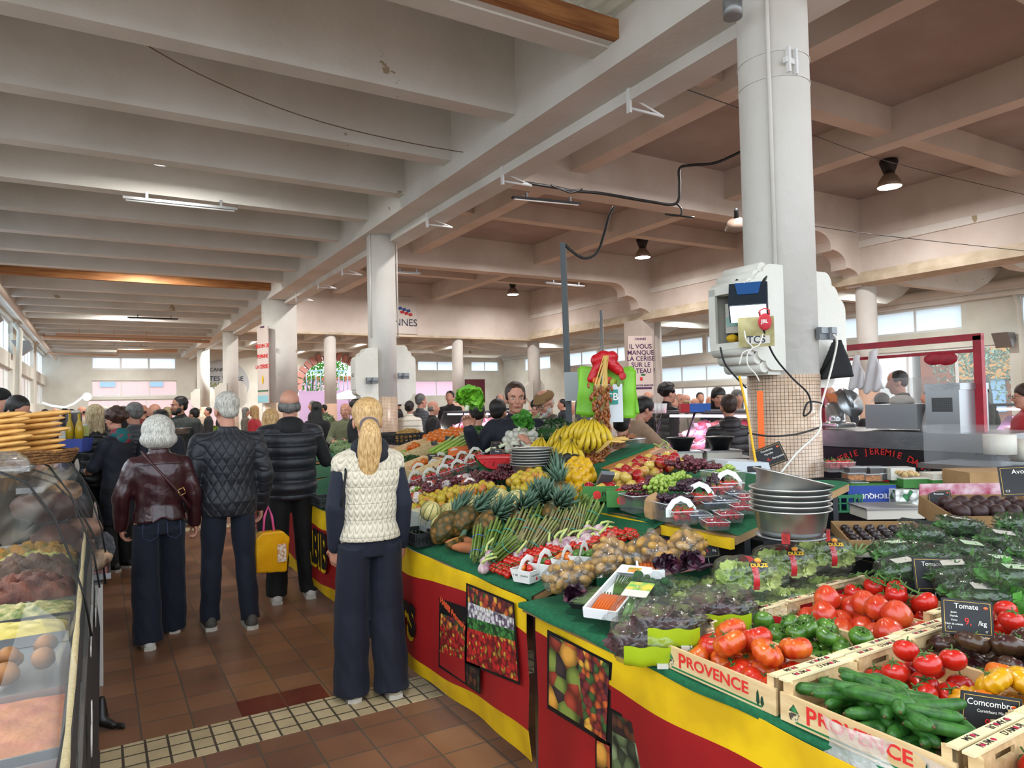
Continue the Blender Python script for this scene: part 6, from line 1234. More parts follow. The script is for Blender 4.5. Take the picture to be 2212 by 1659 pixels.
# wooden dates board on a green ramp
bd = thing('display_board', 'striped wooden board carrying heaps of dates, tilted behind the lemons', 'board', atD(1320, 985, 5.0), (R(4), R(-14), R(8)))
for i in range(12): MB().bb((-.30, -.40+.065*i, -.012), (.24, -.337+.065*i, .012)).build('wood_strip', mat('board_strip_%d' % (i % 3), ('#a86a3a', '#8f5528', '#b87a45')[i % 3], .5), bd)
MB().prism([(-.28, -.02), (.2, -.02), (.2, -.3), (-.2, -.14)], -.42, .36, 'y').build('green_ramp', CARPET, bd)
SD = Surf(atD(1320, 985, 5.0).z+.012, .25, atD(1320, 985, 5.0).x)
fill([K['date']], [(1248, 985), (1262, 972), (1290, 966), (1316, 968), (1318, 985), (1300, 1000), (1262, 1012), (1248, 1000)], SD, .036, .02, None, 'loose dates on the board', 3, label='shiny brown date in the loose heap on the wooden board', s=(1, 1.4), maxn=260)
tray('clear tray of dates on their stalks at the upper end of the board', SD.at(1340, 965, .005), .22, .3, .06, R(10)); fill([K['date']], [(1318, 958), (1368, 948), (1372, 958), (1325, 970)], SD, .036, .02, None, 'dates in the tray', 2, label='brown date in the clear tray at the top of the board', lift=.02, s=(1, 1.3))
m = MB()
for i in range(26): a = SD.at(1290+rnd.uniform(-4, 4), 975+rnd.uniform(-4, 4), .07); b_ = SD.at(1330+rnd.uniform(0, 30), 948+rnd.uniform(-5, 8), .12); m.tube([a, lerp(a, b_, .5)+V((0, 0, .04)), b_], .004, 5)
m.build('date_stalks', M_YLW, label='sheaf of yellow date stalks lying over the board', cat='date stalks', kind='stuff')
# ================================================================ packed salads, herbs, boxes on the right
ROM = mat('romaine', '#7f9f3c', .6, col2='#bcc978', scale=9, bump=.9, bscale=22, bdist=.02); DSAL = mat('oakleaf', '#472527', .55, col2='#5f7030', scale=9, thr=(.45, .62), bump=1, bscale=26, bdist=.02); HRB = mat('packed_herbs', '#3f6a2a', .6, col2='#23451a', scale=12)
MSAL = mat('mixed_salad', '#a9ad6a', .6, col2='#5a3a3a', scale=16, thr=(.55, .7), bump=1, bscale=30); LIME = mat('lime_print', '#9fb312', .45, col2='#8fa510', scale=5); REDP = mat('red_print', '#a8121c', .45)
FILM2 = film('pack_film', '#f4f6f2', .07, .04, 1.0, 26)
def pack(nm, label, c, w, l, h, rz, core, n, band=None, badge=None, tilt=(0, 0), group=None, letters=None, patch_=None, cat='salad'):
    t = thing(nm, label, cat, c, (tilt[0], tilt[1], rz), group); b = MB(); r_ = random.Random(int(c[0]*999))
    for i in range(n):
        u = (i+.5)/n-.5; f_ = frill('', 1, 30 if core is not HRB else 8, None, i, 1); sx_, sy_, sz_ = w*.52/n+.006, l*.40, h*.42
        b.add([(u*w*.82+q[0]*sx_, q[1]*sy_, h*.44+q[2]*sz_) for q in f_.v], f_.f, 0, True)
        if core is HRB:
            for _ in range(240):
                c_ = V((r_.uniform(-.47, .47)*w, r_.uniform(-.43, .43)*l, h*r_.uniform(.1, .92))); d_ = V((r_.uniform(-1, 1), r_.uniform(-1, 1), r_.uniform(-.6, .8))).normalized()*.024; e_ = d_.cross(V((.3, .5, .7))).normalized()*.006; b.add([c_-d_, c_+e_, c_+d_, c_-e_], [(0, 1, 2, 3)])
    b.build('leaves', core, t)
    SE = lambda d: (d.x**4+d.y**4+d.z**4)**-.25; g = MB(); g.ell((0, 0, h*.5), (w*.54, l*.5, h*.5), 28, 18, fn=SE); me = g.mesh('film'); me = warp(me, lambda a, n_: a+n_*(np.sin(a[:, 0:1]*90+a[:, 2:3]*60)*np.sin(a[:, 1:2]*80-a[:, 2:3]*70)*.0035)); obj('film', me, FILM2, t)
    MB().grid(lambda u, v: (w*.5+.035*u, (v-.5)*l*.7, h*.35+.01*math.sin(v*16)+.012*u), 3, 12).build('film_end', FILM2, t)
    if band: # printed strip around the pack
        a, m_, p0, p1 = band; k = MB()
        def bf(u, v):
            x = w*.5*(p0+(p1-p0)*u); q = pi*(-.15+1.3*v); s_ = math.sqrt(max(.05, 1-(x/(w*.56))**2)); return (x, -l*.515*math.cos(q)*s_, h*.5+h*.52*math.sin(q)*s_)
        k.grid(bf, 6, 14); k.build('printed_band', m_, t)
    if badge: 
        o = MB().ell((0, 0, 0), (.036, .022, .003), 14, 6).build('badge', INKB, t, (badge, -l*.33, h*.88), (R(52), 0, 0)); text('DULZE', .02, YEL_, o, (0, -.002, .0035), bold=.0008, ext=.0004)
        MB().ell((badge, -l*.26, h*.97), (.014, .012, .012), 8, 6).build('printed_vegetables', mat('label_orange', '#d9662a', .6), t)
    if patch_:
        m_, s_ = patch_; q = MB(); q.grid(lambda u, v: ((u-.5)*w*.76, -l*.515*max(.3, 1-((u-.5)*1.45)**4-(.8-1.1*v)**4)**.25, h*.1+h*.55*v+.003*math.sin(u*14)), 18, 8); q.build('printed_front', m_, t)
        if s_: text(s_, .026, INKW if m_ is REDP else INKB, t, (-w*.05, -l*.52-.004, h*.34), (pi/2-.1, 0, 0), sx=.9)
        MB().bb((w*.1, -l*.5-.007, h*.1), (w*.26, -l*.49, h*.22)).build('barcode', PAPH, t)
    return t
def along(px, py, z, t=None): return atD(px, py, t) if t else atZ(px, py, z)
for i, (px, py, t_, lab) in enumerate(((1612, 1258, 2.62, 'upper romaine pack with black DULZE badge, left of the stand'), (1692, 1240, 2.80, 'upper romaine pack with black DULZE badge, behind the stand'), (1778, 1222, 2.95, 'upper romaine pack with black DULZE badge, right of the stand'))):
    p = atD(px, py, t_); pack('lettuce_pack', lab, (p.x, p.y, .90), .21, .18, .135, R(-32), ROM, 2, (0, REDP, .0, .22), .03, (0, 0), 'romaine packs')
for i, (px, py, t_, lab) in enumerate(((1648, 1320, 2.50, 'lower romaine pack with red printed film, left of the stand'), (1725, 1300, 2.66, 'lower romaine pack with red printed film, behind the stand'), (1800, 1280, 2.82, 'lower romaine pack with red printed film, beside the tomato crates'))):
    p = atD(px, py, t_); pack('lettuce_pack', lab, (p.x, p.y, .806), .21, .18, .11, R(-32), ROM, 2, None, None, (0, 0), 'romaine packs', None, (REDP, 'Coeurs'))
for px, py, t_, z, lab in ((1445, 1352, 2.25, .86, 'upper bag of dark oak-leaf salad with lime green print, left'), (1556, 1338, 2.38, .86, 'upper bag of dark oak-leaf salad with lime green print, right'), (1396, 1408, 2.25, .80, 'lower bag of dark salad with lime green print, by the front tomato crate'), (1530, 1352, 2.5, .80, 'lower bag of dark salad under the right upper one')):
    p = atD(px, py, t_); pack('salad_bag', lab, (p.x, p.y, z if z > .8 else .806), min(.21, .1*t_), .18, .125, R(-34), DSAL, 1, None, None, (R(8), 0), 'dark salad bags', None, (LIME, 'Carrefour'[:0]))
for px, py, t_, z, lab in ((1396, 1352, 2.42, .806, 'clear bag of mixed shredded salad at the front edge'), (1500, 1292, 2.62, .82, 'crumpled clear bag of pale frisee behind the dark salads, left'), (1560, 1268, 2.75, .83, 'crumpled clear bag of pale frisee behind the dark salads, middle'), (1470, 1262, 2.8, .82, 'clear bag of green leaves behind the carrot tray'), (1590, 1240, 2.9, .84, 'crumpled clear bag behind the romaine packs')):
    p = atD(px, py, t_); pack('salad_bag', lab, (p.x, p.y, z), .17, .15, .10, R(rnd.uniform(-50, -10)), MSAL if 'mixed' in lab else ROM, 2, None, None, (0, 0), 'clear salad bags')
for px, py, t_, lab in ((1598, 1215, 3.1, 'clear lidded box of red radishes behind the romaine packs'), (1650, 1200, 3.3, 'second clear lidded box of red radishes, behind the first')):
    p = atD(px, py, t_); t = tray(lab, (p.x, p.y, .84), .16, .13, .06, R(-20), lid=True, nm='plastic_box', cat='box'); MB().ell((0, 0, .03), (.07, .055, .022), 14, 8).build('radishes', mat('radish_red', '#8f1528', .4, col2='#b03040', scale=40, bump=1, bscale=60), t)
# raised stand for the herbs at right
t = thing('stall_shelf', 'raised wooden base covered in dark cloth under the packed herbs', 'shelf', (2.95, 1.35, .8)); MB().prism([(-.42, 0), (.5, 0), (.5, .22), (-.42, .02)], -.75, .70, 'y').build('base', mat('dark_cloth', '#1c2420', .9), t)
SH = Surf(.83, .22, 2.53)
hp_ = [(1985, 1155, 3.0), (2070, 1135, 3.15), (1935, 1190, 2.85), (2010, 1200, 2.8), (2090, 1190, 2.85), (2160, 1165, 3.0), (2200, 1130, 3.1), (1950, 1230, 2.7), (2150, 1225, 2.6), (2090, 1265, 2.5), (2190, 1250, 2.4), (2120, 1290, 2.42), (2215, 1190, 2.75), (2060, 1235, 2.62)]
HP = []
for i, (px, py, t_) in enumerate(hp_):
    p = atD(px, py+22, t_); HP.append(pack('herb_pack', 'x', p, .18, .13, .085, R(rnd.uniform(-50, -10)), HRB, 1, None, None, (R(rnd.uniform(0, 14)), R(rnd.uniform(-8, 8))), 'packed herbs', cat='herbs'))
    if i % 3: MB().bb((-.038, -.024, .080), (.038, .02, .0805)).build('label', PAPH if i % 2 else mat('label_pale_green', '#b9cfae', .6), HP[-1])
poslabel(HP, 'clear pack of fresh green herbs behind the tomato crates', 3)
herbs('loose green rocket leaves at the right edge, above the tomato crates', 2190, 1290, .25, .3, .1, S=Surf(.9, 0, 2), m=M_LETD, ln=.05, n=160, cat='rocket leaves')
def cardbox(nm, label, c, w, l, h, rz, m, tilt=(0, 0), th=.004, cat='box', flap=None):
    t = thing(nm, label, cat, c, (tilt[0], tilt[1], rz))
    for s_ in (-1, 1): MB().bb((s_*w/2-th/2, -l/2, 0), (s_*w/2+th/2, l/2, h)).build('side', m, t); MB().bb((-w/2, s_*l/2-th/2, 0), (w/2, s_*l/2+th/2, h)).build('front' if s_ < 0 else 'back', m, t)
    MB().bb((-w/2, -l/2, 0), (w/2, l/2, th)).build('base', m, t)
    return t
CARD = mat('cardboard', '#9a7a52', .85, col2='#8a6a44', scale=6)
p = atD(1905, 1150, 3.15); t = cardbox('card_tray', 'brown cardboard tray of dark prunes in rows, left of the herbs', p-V((0, 0, .04)), .36, .27, .05, R(-40), CARD, (R(8), 0)); M_ = Matrix.LocRotScale(t.location, t.rotation_euler, V((1, 1, 1)))
PR_ = [K['prune'].put(M_ @ V((-.13+.052*a, -.09+.045*b_, .03)), anyrot(), 1.15, None, 'prunes in the tray') for a in range(6) for b_ in range(5)]; poslabel(PR_, 'dark glossy prune in the brown tray', 4)
p = atD(2130, 1110, 3.55); t = cardbox('card_box', 'open brown cardboard box of brown avocados at the right edge', p-V((0, 0, .05)), .5, .34, .1, R(-35), CARD, (R(10), 0)); M_ = Matrix.LocRotScale(t.location, t.rotation_euler, V((1, 1, 1)))
AV = []
for l_ in range(2):
    for a in range(6-l_):
        for b_ in range(4-l_): AV.append(K['avob'].put(M_ @ V((-.2+.08*a+.03*l_, -.12+.075*b_+.03*l_, .045+.05*l_)), (rnd.uniform(-.4, .4), rnd.uniform(1.1, 1.9), rnd.uniform(0, 6)), rnd.uniform(.9, 1.05), None, 'brown avocados'))
poslabel(AV, 'brown avocado in the cardboard box at the right edge', 4)
MB().bb((-.25, .17, .1), (.25, .175, .16)).build('printed_flap', mat('magenta_print', '#a3204a', .6, col2='#d9b9c0', scale=14), t)
p = atD(1900, 1195, 3.0)
for i in range(9): MB().tube([(0, 0, 0), (.1, (i-4)*.008, .01+.004*(i % 3)), (.2, (i-4)*.02, .02*(i % 2))], [.006, .005, .002], 6).build('spring_onion', M_LEEK, None, atD(1858, 1196, 2.9)+V((0, .0+.006*i, .0)), R(20+i*6), label='green spring onion in the fan left of the herb packs', cat='spring onion', group='spring onions')
MB().bb((-.15, -.1, 0), (.15, .1, .006)).build('white_board', PAPH, None, atD(1905, 1178, 3.02)-V((0, 0, .03)), R(-38), label='white board lying between prunes and spring onions', cat='board')
# ---- metal trestle with boxes behind
tt = thing('metal_table', 'grey metal trestle table behind the column, stacked with fruit boxes', 'table', (4.78, 2.15, 0), R(-60)); Xt = .72
MB().bb((-1.0, -.35, Xt-.03), (1.1, .35, Xt)).build('top', METAL, tt)
for a in (-1, 1):
    for b_ in (-.3, .3): MB().cyl((a, b_, 0), (a, b_, Xt-.03), .02, n=8).build('leg', METAL, tt)
def boxrow(px, py, t_, w, h, l=.3): return atD(px, py, t_)
BLUEB = mat('box_blue', '#24408f', .6); PATB = vor('box_pattern', ['#e3e6e0', '#e3e6e0', '#2a7a45', '#e3e6e0'], 26); RZ = R(-32)
def printbox(nm, label, px, pyb, t_, w, h, l, m, cat='box', txt=None, top=None):
    p = atD(px, pyb, t_); t = thing(nm, label, cat, p, (0, 0, RZ)); MB().bb((-w/2, -l/2, 0), (w/2, l/2, h)).build('carton', m, t)
    if txt: s_, sz, mm, rr = txt; text(s_, sz, mm, t, (.0, -l/2-.002, h*.55), (pi/2, rr, 0), ext=.0006, bold=.0006)
    if top: MB().bb((-w/2, -l/2-.001, h), (w/2, l/2, h+.006)).build('rim', top, t)
    return t
printbox('fruit_carton', 'blue carton with green edge and upside-down white lettering, behind the column', 1863, 1092, 5.0, .33, .16, .3, BLUEB, txt=('TECHQUBIO', .045, INKW, pi), top=mat('box_green', '#3f7a34', .6))
printbox('fruit_carton', 'white carton with green round pattern and pepper print, right of the blue one', 1984, 1092, 4.9, .46, .13, .3, PATB, txt=('Fruta Ideal', .035, INKG, pi))
printbox('wooden_box', 'light wooden box right of the green patterned carton', 2085, 1098, 4.8, .14, .14, .3, PWOOD)
printbox('small_carton', 'flat green and white carton of mushrooms with a barcode', 1964, 1050, 4.9, .18, .06, .2, mat('box_green', '#3f7a34', .6), top=PAPH); printbox('small_carton', 'flat green and white carton right of the mushrooms', 2035, 1052, 4.85, .24, .06, .2, mat('box_green', '#3f7a34', .6), top=PAPH); printbox('small_carton', 'empty white card lid on the green carton', 2032, 1035, 4.87, .2, .045, .18, PAPH)
printbox('large_carton', 'flattened brown cardboard box behind the avocados', 2140, 1048, 4.6, .45, .1, .3, CARD)
for i, (px, py, c, lab) in enumerate(((1846, 1018, 1, 'lidded box of dark dates, upper left'), (1890, 1018, 1, 'lidded box of dark dates, upper middle'), (1843, 1030, 0, 'lidded box of dried apricots, left'), (1880, 1032, 0, 'lidded box of dried apricots, middle'), (1912, 1030, 1, 'lidded box of dark dates, right of the apricots'), (1850, 1050, 0, 'lidded box of dried apricots, lowest'), (1880, 1052, 1, 'lidded box of dark dates, lowest'), (1905, 1054, 1, 'lidded box of dark dates, lowest right'))):
    p = atD(px, py+6, 5.0); t = thing('dried_fruit_box', 'clear '+lab+', on the blue carton', 'box', p, (0, 0, RZ), 'dried fruit boxes'); MB().bb((-.055, -.05, .002), (.055, .05, .042)).build('dried_fruit', mat('dried_apricot', '#b9701a', .4, col2='#8a4c10', scale=50, kind='voronoi', bump=1, bscale=50) if not c else mat('dried_dates', '#2a1a16', .4, col2='#140d0b', scale=50, bump=1), t); MB().bb((-.06, -.055, 0), (.06, .055, .048)).build('box', PLASTIC, t); MB().bb((-.063, -.058, .048), (.063, .058, .053)).build('lid', film('plastic_rim', '#e8f0f2', .5, .1, 0), t)
p = atD(1810, 1018, 5.1); t = tray('clear punnet of strawberries behind the column, left of the dried fruit', p, .2, .14, .07, RZ); inside(t, [K['straw']], 14, .19, .13, .017, .02, 'strawberry in the punnet behind the column', 'strawberries behind the column', 2, (1.1, 1.4))
p = atD(1942, 1035, 4.95); t = thing('mushroom_tub', 'white plastic tub of pale mushrooms behind the barcode carton', 'tub', p, (0, 0, RZ)); MB().bb((-.085, -.06, 0), (.085, .06, .085)).build('tub', film('tub_milky', '#e0dfd8', .6, .3, 0), t); MB().bb((-.078, -.055, .002), (.078, .055, .07)).build('mushrooms', mat('mushroom', '#a99878', .7, col2='#d0c4a8', scale=40, kind='voronoi', bump=1), t)
p = atD(1960, 1026, 4.9); MU = kone('mushroom', 'mushroom', MB().ell((0, 0, 0), (.018, .018, .012), 10, 7), mat('brown_mushroom', '#a08050', .7, col2='#c9b080', scale=60)); MUS = [MU.put(p+V((rnd.uniform(-.07, .07), rnd.uniform(-.05, .05), rnd.uniform(0, .02))), anyrot(), 1.2, 'brown mushroom heaped in the barcode carton', 'brown mushrooms') for _ in range(24)]
o = MB().lathe([(0, 0), (.09, 0), (.13, .1), (.14, .105), (.125, .1), (.085, .012), (0, .01)], 28).build('black_bowl', mat('black_plastic', '#101214', .35), None, atD(1792, 1068, 4.9), label='black plastic bowl behind the column, left of the blue carton', cat='bowl')
GCR = mat('green_crate_plastic', '#1f6b45', .5); pcrate('green plastic crate under the black bowl behind the column', atD(1795, 1100, 4.95), .3, .3, .12, RZ, GCR)
t = thing('scale', 'white electronic scale on the trestle below the patterned carton', 'scale', atD(1940, 1104, 4.45), (0, 0, RZ)); MB().bb((-.25, -.12, -.03), (.1, .12, .03)).build('body', PAPH, t); MB().bb((-.26, -.13, .03), (.11, .13, .04)).build('plate', METAL, t)
# ================================================================ fittings on the near column
def wing2(label_, cx, cy, x0, x1, ya, yb, zb, zt, dt=.19, db=.2, n=3, name='column_cabinet_wing'):
    pts = [(x0, zt+dt), (x0+(x1-x0)*.42, zt+dt)]; d = (x1-x0)*.58/n; X = x0+(x1-x0)*.42; Z = zt+dt
    for s_ in range(n):
        for i in range(1, 7):
            q = pi/2*i/6; pts.append((X+d*math.sin(q), Z-dt/n*(1-math.cos(q))))
        X += d; Z -= dt/n
    pts.append((x1, zb)); X, Z = x1, zb
    for s_ in range(n):
        for i in range(1, 7):
            q = pi/2*i/6; pts.append((X-d*(1-math.cos(q)), Z-db/n*math.sin(q)))
        X -= d; Z -= db/n
    pts.append((x0, Z)); mb = MB(); mb.prism(pts, ya, yb, 'y'); return mb.build(name, PLW, None, kind='structure')
wing2('', 0, 0, 4.42, 3.97, 3.42, 3.45, 2.03, 2.42); wing2('', 0, 0, 4.42, 3.97, 3.76, 3.79, 2.03, 2.42)
mb = MB(); n_ = 3
for s_ in range(3): mb.cyl((4.16-.065*s_, 3.44, 2.57-.063*s_), (4.16-.065*s_, 3.78, 2.57-.063*s_), .05, n=20); mb.cyl((4.02+.065*s_, 3.44, 1.99-.063*s_), (4.02+.065*s_, 3.78, 1.99-.063*s_), .05, n=20)
mb.bb((4.2, 3.45, 1.8), (4.4, 3.76, 2.6)).bb((3.965, 3.44, 2.03), (3.99, 3.49, 2.45)).bb((3.965, 3.72, 2.03), (3.99, 3.78, 2.45)).bb((3.965, 3.44, 2.4), (4.05, 3.78, 2.46)).bb((3.965, 3.44, 1.99), (4.05, 3.78, 2.04)); mb.build('cabinet_mouldings', PLW, None, kind='structure')
struct('cabinet_back', MB().bb((4.18, 3.45, 2.02), (4.2, 3.77, 2.44)), mat('cabinet_dark', '#2a2015', .8))
wing2('', 0, 0, 4.7, 5.12, 3.44, 3.60, 1.95, 2.3, .3, .25)
for (cx_, cy_, z) in ((4.56, 12.47, 1.92), (4.6, 30.4, 1.95), (4.6, 39.1, 1.95), (19.3, 30.6, 1.95)):
    wing2('', 0, 0, cx_-.2, cx_-.62, cy_-.28, cy_-.02, z, z+.55, .22, .26); wing2('', 0, 0, cx_+.2, cx_+.6, cy_-.12, cy_+.08, z, z+.55, .3, .26)
o = MB().bb((3.925, 12.2, 1.94), (3.945, 12.44, 2.45)).build('door_25', PLW, kind='structure'); text('• 25', .09, INKB, o, M=tmat((3.92, 12.32, 2.2), MY), ext=.001)
t = thing('floodlight', 'black work floodlight with blue top, lit, hanging in the open cabinet of the near column', 'floodlight', atD(1617, 648, 5.02), (0, 0, R(-52))); b = MB(); b.prism([(.08, .12), (-.03, .12), (-.15, -.05), (-.03, -.16), (.08, -.05)], -.13, .13, 'x'); b.build('housing', mat('lamp_black', '#15202a', .4), t); MB().add([(-.09, -.034, .122), (.09, -.034, .122), (.07, -.098, .03), (-.07, -.098, .03)], [(0, 1, 2, 3)]).build('blue_top', mat('lamp_blue', '#1c4a80', .4), t)
MB().add([(-.12, -.153, -.058), (.12, -.153, -.058), (.12, -.04, -.161), (-.12, -.04, -.161)], [(3, 2, 1, 0)]).build('lit_lens', mat('lamp_lens', '#ffffff', .4, emis=4, ecol='#eaf6ff'), t)
for x in (-.1, .09): MB().cap((x, .05, .1), (x+.03, .14, .19), .014, .014, 8).build('hanger', BLACK, t)
t = thing('portable_speaker', 'small red portable loudspeaker clipped inside the cabinet on the near column', 'speaker', atD(1652, 695, 4.86), (0, 0, R(-52))); MB().ell((0, 0, 0), (.045, .022, .06), 18, 12).build('body', mat('speaker_red', '#c2303a', .6, bump=.4, bscale=200), t); MB().tube([(-.03, 0, .045), (-.03, 0, .08), (0, 0, .095), (.03, 0, .08), (.03, 0, .045)], .006, 6).build('loop', mat('speaker_red', '#c2303a', .6), t); text('JBL', .034, INKW, t, (0, -.0225, 0), (pi/2, 0, 0), bold=.001)
t = thing('meter_box', 'yellowed cardboard sheet lettered TCS inside the column cabinet', 'sheet', atD(1633, 712, 4.93), (0, 0, R(-52))); MB().bb((-.12, 0, -.12), (.12, .012, .09)).build('sheet', mat('yellowed_card', '#b5ac7c', .8, col2='#8f8658', scale=9), t); MB().bb((-.06, -.003, -.1), (.09, 0, -.045)).build('white_strip', PAPH, t); text('TCS', .07, mat('ink_blue', '#1a2740', .6), t, (.0, -.0045, -.072), (pi/2, 0, 0), bold=.0008)
t = thing('meter', 'pale green and white electricity meter behind the floodlight', 'meter', atD(1590, 690, 5.22), (0, 0, R(-52))); MB().bb((-.075, 0, -.1), (.075, .06, .12)).build('case', PAPH, t); MB().bb((-.07, -.004, -.05), (.07, 0, .02)).build('green_window', mat('meter_green', '#7fa79a', .3), t)
for px, lab in ((1582, 'left yellow pot scourer in the column cabinet'), (1608, 'right yellow pot scourer in the column cabinet')): MB().ell((0, 0, 0), (.045, .04, .03), 14, 8, fn=lambda d: 1+.12*math.sin(20*d.x)*math.sin(17*d.y)).build('scourer', mat('scourer_yellow', '#c9a010', .6, bump=1, bscale=150), None, atD(px, 731, 5.1), label=lab, cat='scourer')
def socket(label, p, rz, w=.09, h=.09): t = thing('socket', label, 'socket', p, (0, 0, rz)); MB().bb((-w/2, 0, -h/2), (w/2, .03, h/2)).build('housing', mat('socket_grey', '#6a6d70', .5), t); MB().bb((-w/2+.01, -.012, 0), (w/2-.01, 0, h/2)).build('flap', mat('socket_flap', '#85898c', .4), t); return t
socket('grey power socket on the right side of the near column, left one', atD(1780, 720, 5.2), 0, .1, .09); socket('grey power socket with raised flap, right one on the near column', atD(1800, 720, 5.22), 0, .08, .09)
for i, (px, py, t_, lab) in enumerate(((798, 822, 12.6, 'left socket on the column behind the blonde woman'), (811, 822, 12.6, 'second socket on the column behind the blonde woman'), (866, 812, 12.9, 'left grey socket on the right wing of the second column'), (878, 812, 12.9, 'right grey socket on the right wing of the second column'))): socket('grey '+lab, atD(px, py, t_), 0, .11, .11)
def cable(label, pts, r=.006, m=None, t_=None, nm='cable', grp=None):
    P = [atD(*p) for p in pts]; Q = []
    for i in range(len(P)-1):
        for k in range(6):
            u = k/6; p0 = P[max(0, i-1)]; p1 = P[i]; p2 = P[i+1]; p3 = P[min(len(P)-1, i+2)]
            Q.append(.5*((2*p1)+(-p0+p2)*u+(2*p0-5*p1+4*p2-p3)*u*u+(-p0+3*p1-3*p2+p3)*u**3))
    Q.append(P[-1]); return MB().tube(Q, r, 6).build(nm, m or BLACK, label=label, cat=nm.replace('_', ' '), group=grp)
WHC = mat('white_cable', '#d6d2c8', .5); YLC = mat('yellow_cable', '#d9a812', .5)
cable('black cable from the floodlight, looping down the front of the near column', [(1636, 655, 4.9), (1646, 700, 4.9), (1670, 765, 4.95), (1710, 815, 5.0), (1745, 850, 5.05), (1752, 885, 5.05), (1736, 898, 5.05), (1745, 870, 5.05), (1772, 870, 5.1), (1780, 880, 5.2)], .007)
cable('black cable hanging below the left side of the column cabinet', [(1556, 750, 4.95), (1566, 785, 4.95), (1590, 815, 4.97), (1612, 838, 5.0)], .007); cable('yellow cable running down the left edge of the near column', [(1597, 812, 4.93), (1612, 880, 4.9), (1624, 950, 4.85), (1638, 1030, 4.8), (1650, 1075, 4.75)], .009, YLC)
cable('white USB cable knotted under the column cabinet, left branch', [(1608, 715, 4.9), (1612, 735, 4.88), (1626, 752, 4.88), (1605, 762, 4.88), (1597, 788, 4.88)], .005, WHC); cable('white USB cable knotted under the column cabinet, right branch', [(1648, 722, 4.9), (1640, 745, 4.88), (1626, 752, 4.88), (1614, 768, 4.88), (1616, 790, 4.88), (1632, 808, 4.88), (1640, 823, 4.88)], .005, WHC)
cable('black cable crossing the mosaic column horizontally', [(1615, 935, 4.98), (1660, 942, 4.9), (1720, 938, 4.95), (1775, 922, 5.1)], .007); cable('white cable rising to the socket on the right of the near column', [(1680, 1030, 4.85), (1720, 980, 4.9), (1770, 930, 5.0), (1772, 885, 5.1), (1795, 800, 5.2), (1808, 740, 5.2), (1800, 722, 5.2)], .008, WHC); cable('black cable from the socket dropping behind the near column', [(1800, 722, 5.25), (1802, 750, 5.25), (1785, 785, 5.3), (1772, 808, 5.35)], .008)
MB().bb((0, 0, 0), (.045, .004, .56)).build('orange_tape', mat('orange_tape', '#e0621a', .6), None, atD(1640, 1010, 5.13), R(-35), label='vertical strip of orange tape on the mosaic of the near column', cat='tape')
t = thing('black_bag', 'black cloth bag hanging from the socket right of the near column', 'bag', atD(1803, 795, 5.35)); m = MB(); m.prism([(-.14, -.09), (.13, -.07), (.11, .03), (.04, .22), (-.0, .2), (-.09, -.0)], -.05, .05, 'y'); obj('cloth', fuse(m, .014, 3), BLK, t, rz=R(-30))
# conduit and clamps on the columns
struct('trim_40', MB().cyl((4.30, 3.44, 2.6), (4.30, 3.44, 7.2), .016, n=8).cyl((4.30, 12.36, 2.9), (4.30, 12.36, 4.8), .02, n=8).cyl((4.82, 12.36, 2.9), (4.82, 12.36, 4.8), .015, n=8), PL)
cl = MB()
for z in (4.03, 4.22): cl.tube([(4.55+.266*math.cos(q), 3.6+.266*math.sin(q), z) for q in [2*pi*i/40 for i in range(41)]], .003, 4)
cl.bb((4.36, 3.33, 4.1), (4.5, 3.36, 4.14)).bb((4.38, 3.32, 4.03), (4.4, 3.35, 4.22)).bb((4.46, 3.32, 4.03), (4.48, 3.35, 4.22)); struct('trim_41', cl, WHITEM)
MB().cyl((0, 0, 0), (0, 0, .13), .07, n=20).build('junction_can', METAL, None, atD(1583, 38, 5.2), label='round grey junction can at the top left of the near column', cat='junction can')
# ================================================================ lamps, tubes, wires, signs
def pendant(label, x, y):
    t = thing('pendant_lamp', label, 'lamp', (x, y, 7.28), 0, 'nave lamps'); MB().lathe([(.0, 0), (.2, 0), (.21, -.05), (.12, -.32), (0, -.32)][::-1], 28).build('gear_housing', BLACK, t)
    MB().lathe([(.09, -.31), (.15, -.36), (.24, -.5), (.27, -.64), (.262, -.64), (.23, -.5), (.14, -.37), (.08, -.32)], 32).build('reflector', mat('lamp_reflector', '#8a7a6c', .4, .3), t)
    MB().lathe([(0, -.6), (.262, -.63), (.262, -.645), (0, -.62)], 28).build('lit_bulb_glass', mat('bulb_white', '#ffffff', .4, emis=14, ecol='#fff4ec'), t); return t
pendant('black hourglass pendant lamp, lit, nearest of three in the high nave', 16.4, 9.75); pendant('black hourglass pendant lamp, lit, middle of three in the high nave', 16.4, 18.65); pendant('black hourglass pendant lamp, lit, farthest of three in the high nave', 16.4, 27.6)
t = thing('pendant_lamp', 'unlit tilted dome lamp left of the near column, high up', 'lamp', atD(1592, 494, 15), (R(20), R(-25), 0)); MB().lathe([(.05, .25), (.18, .18), (.26, 0), (.25, 0), (.16, .16)], 24).build('reflector', mat('lamp_reflector', '#8a7a6c', .4, .3), t); MB().cap((0, 0, .2), (0, 0, .4), .06, .05).build('socket', DARK, t)
for i, (x, y, lab) in enumerate(((.77, 11.05, 'nearest'), (1.0, 19.7, 'middle'), (1.0, 28.9, 'farthest'))):
    t = thing('round_lamp', 'round lit ceiling lamp between the beams over the aisle, '+lab, 'lamp', (x, y, 5.95), 0, 'aisle lamps'); MB().cyl((0, 0, -.5), (0, 0, 0), .02).build('rod', METAL, t); MB().lathe([(.05, -.45), (.2, -.55), (.27, -.72), (.26, -.72), (.18, -.56)], 28).build('reflector', METAL, t); MB().lathe([(0, -.715), (.26, -.72), (.26, -.735), (0, -.735)], 28).build('lit_bulb_glass', mat('bulb_white', '#ffffff', .4, emis=14, ecol='#fff4ec'), t)
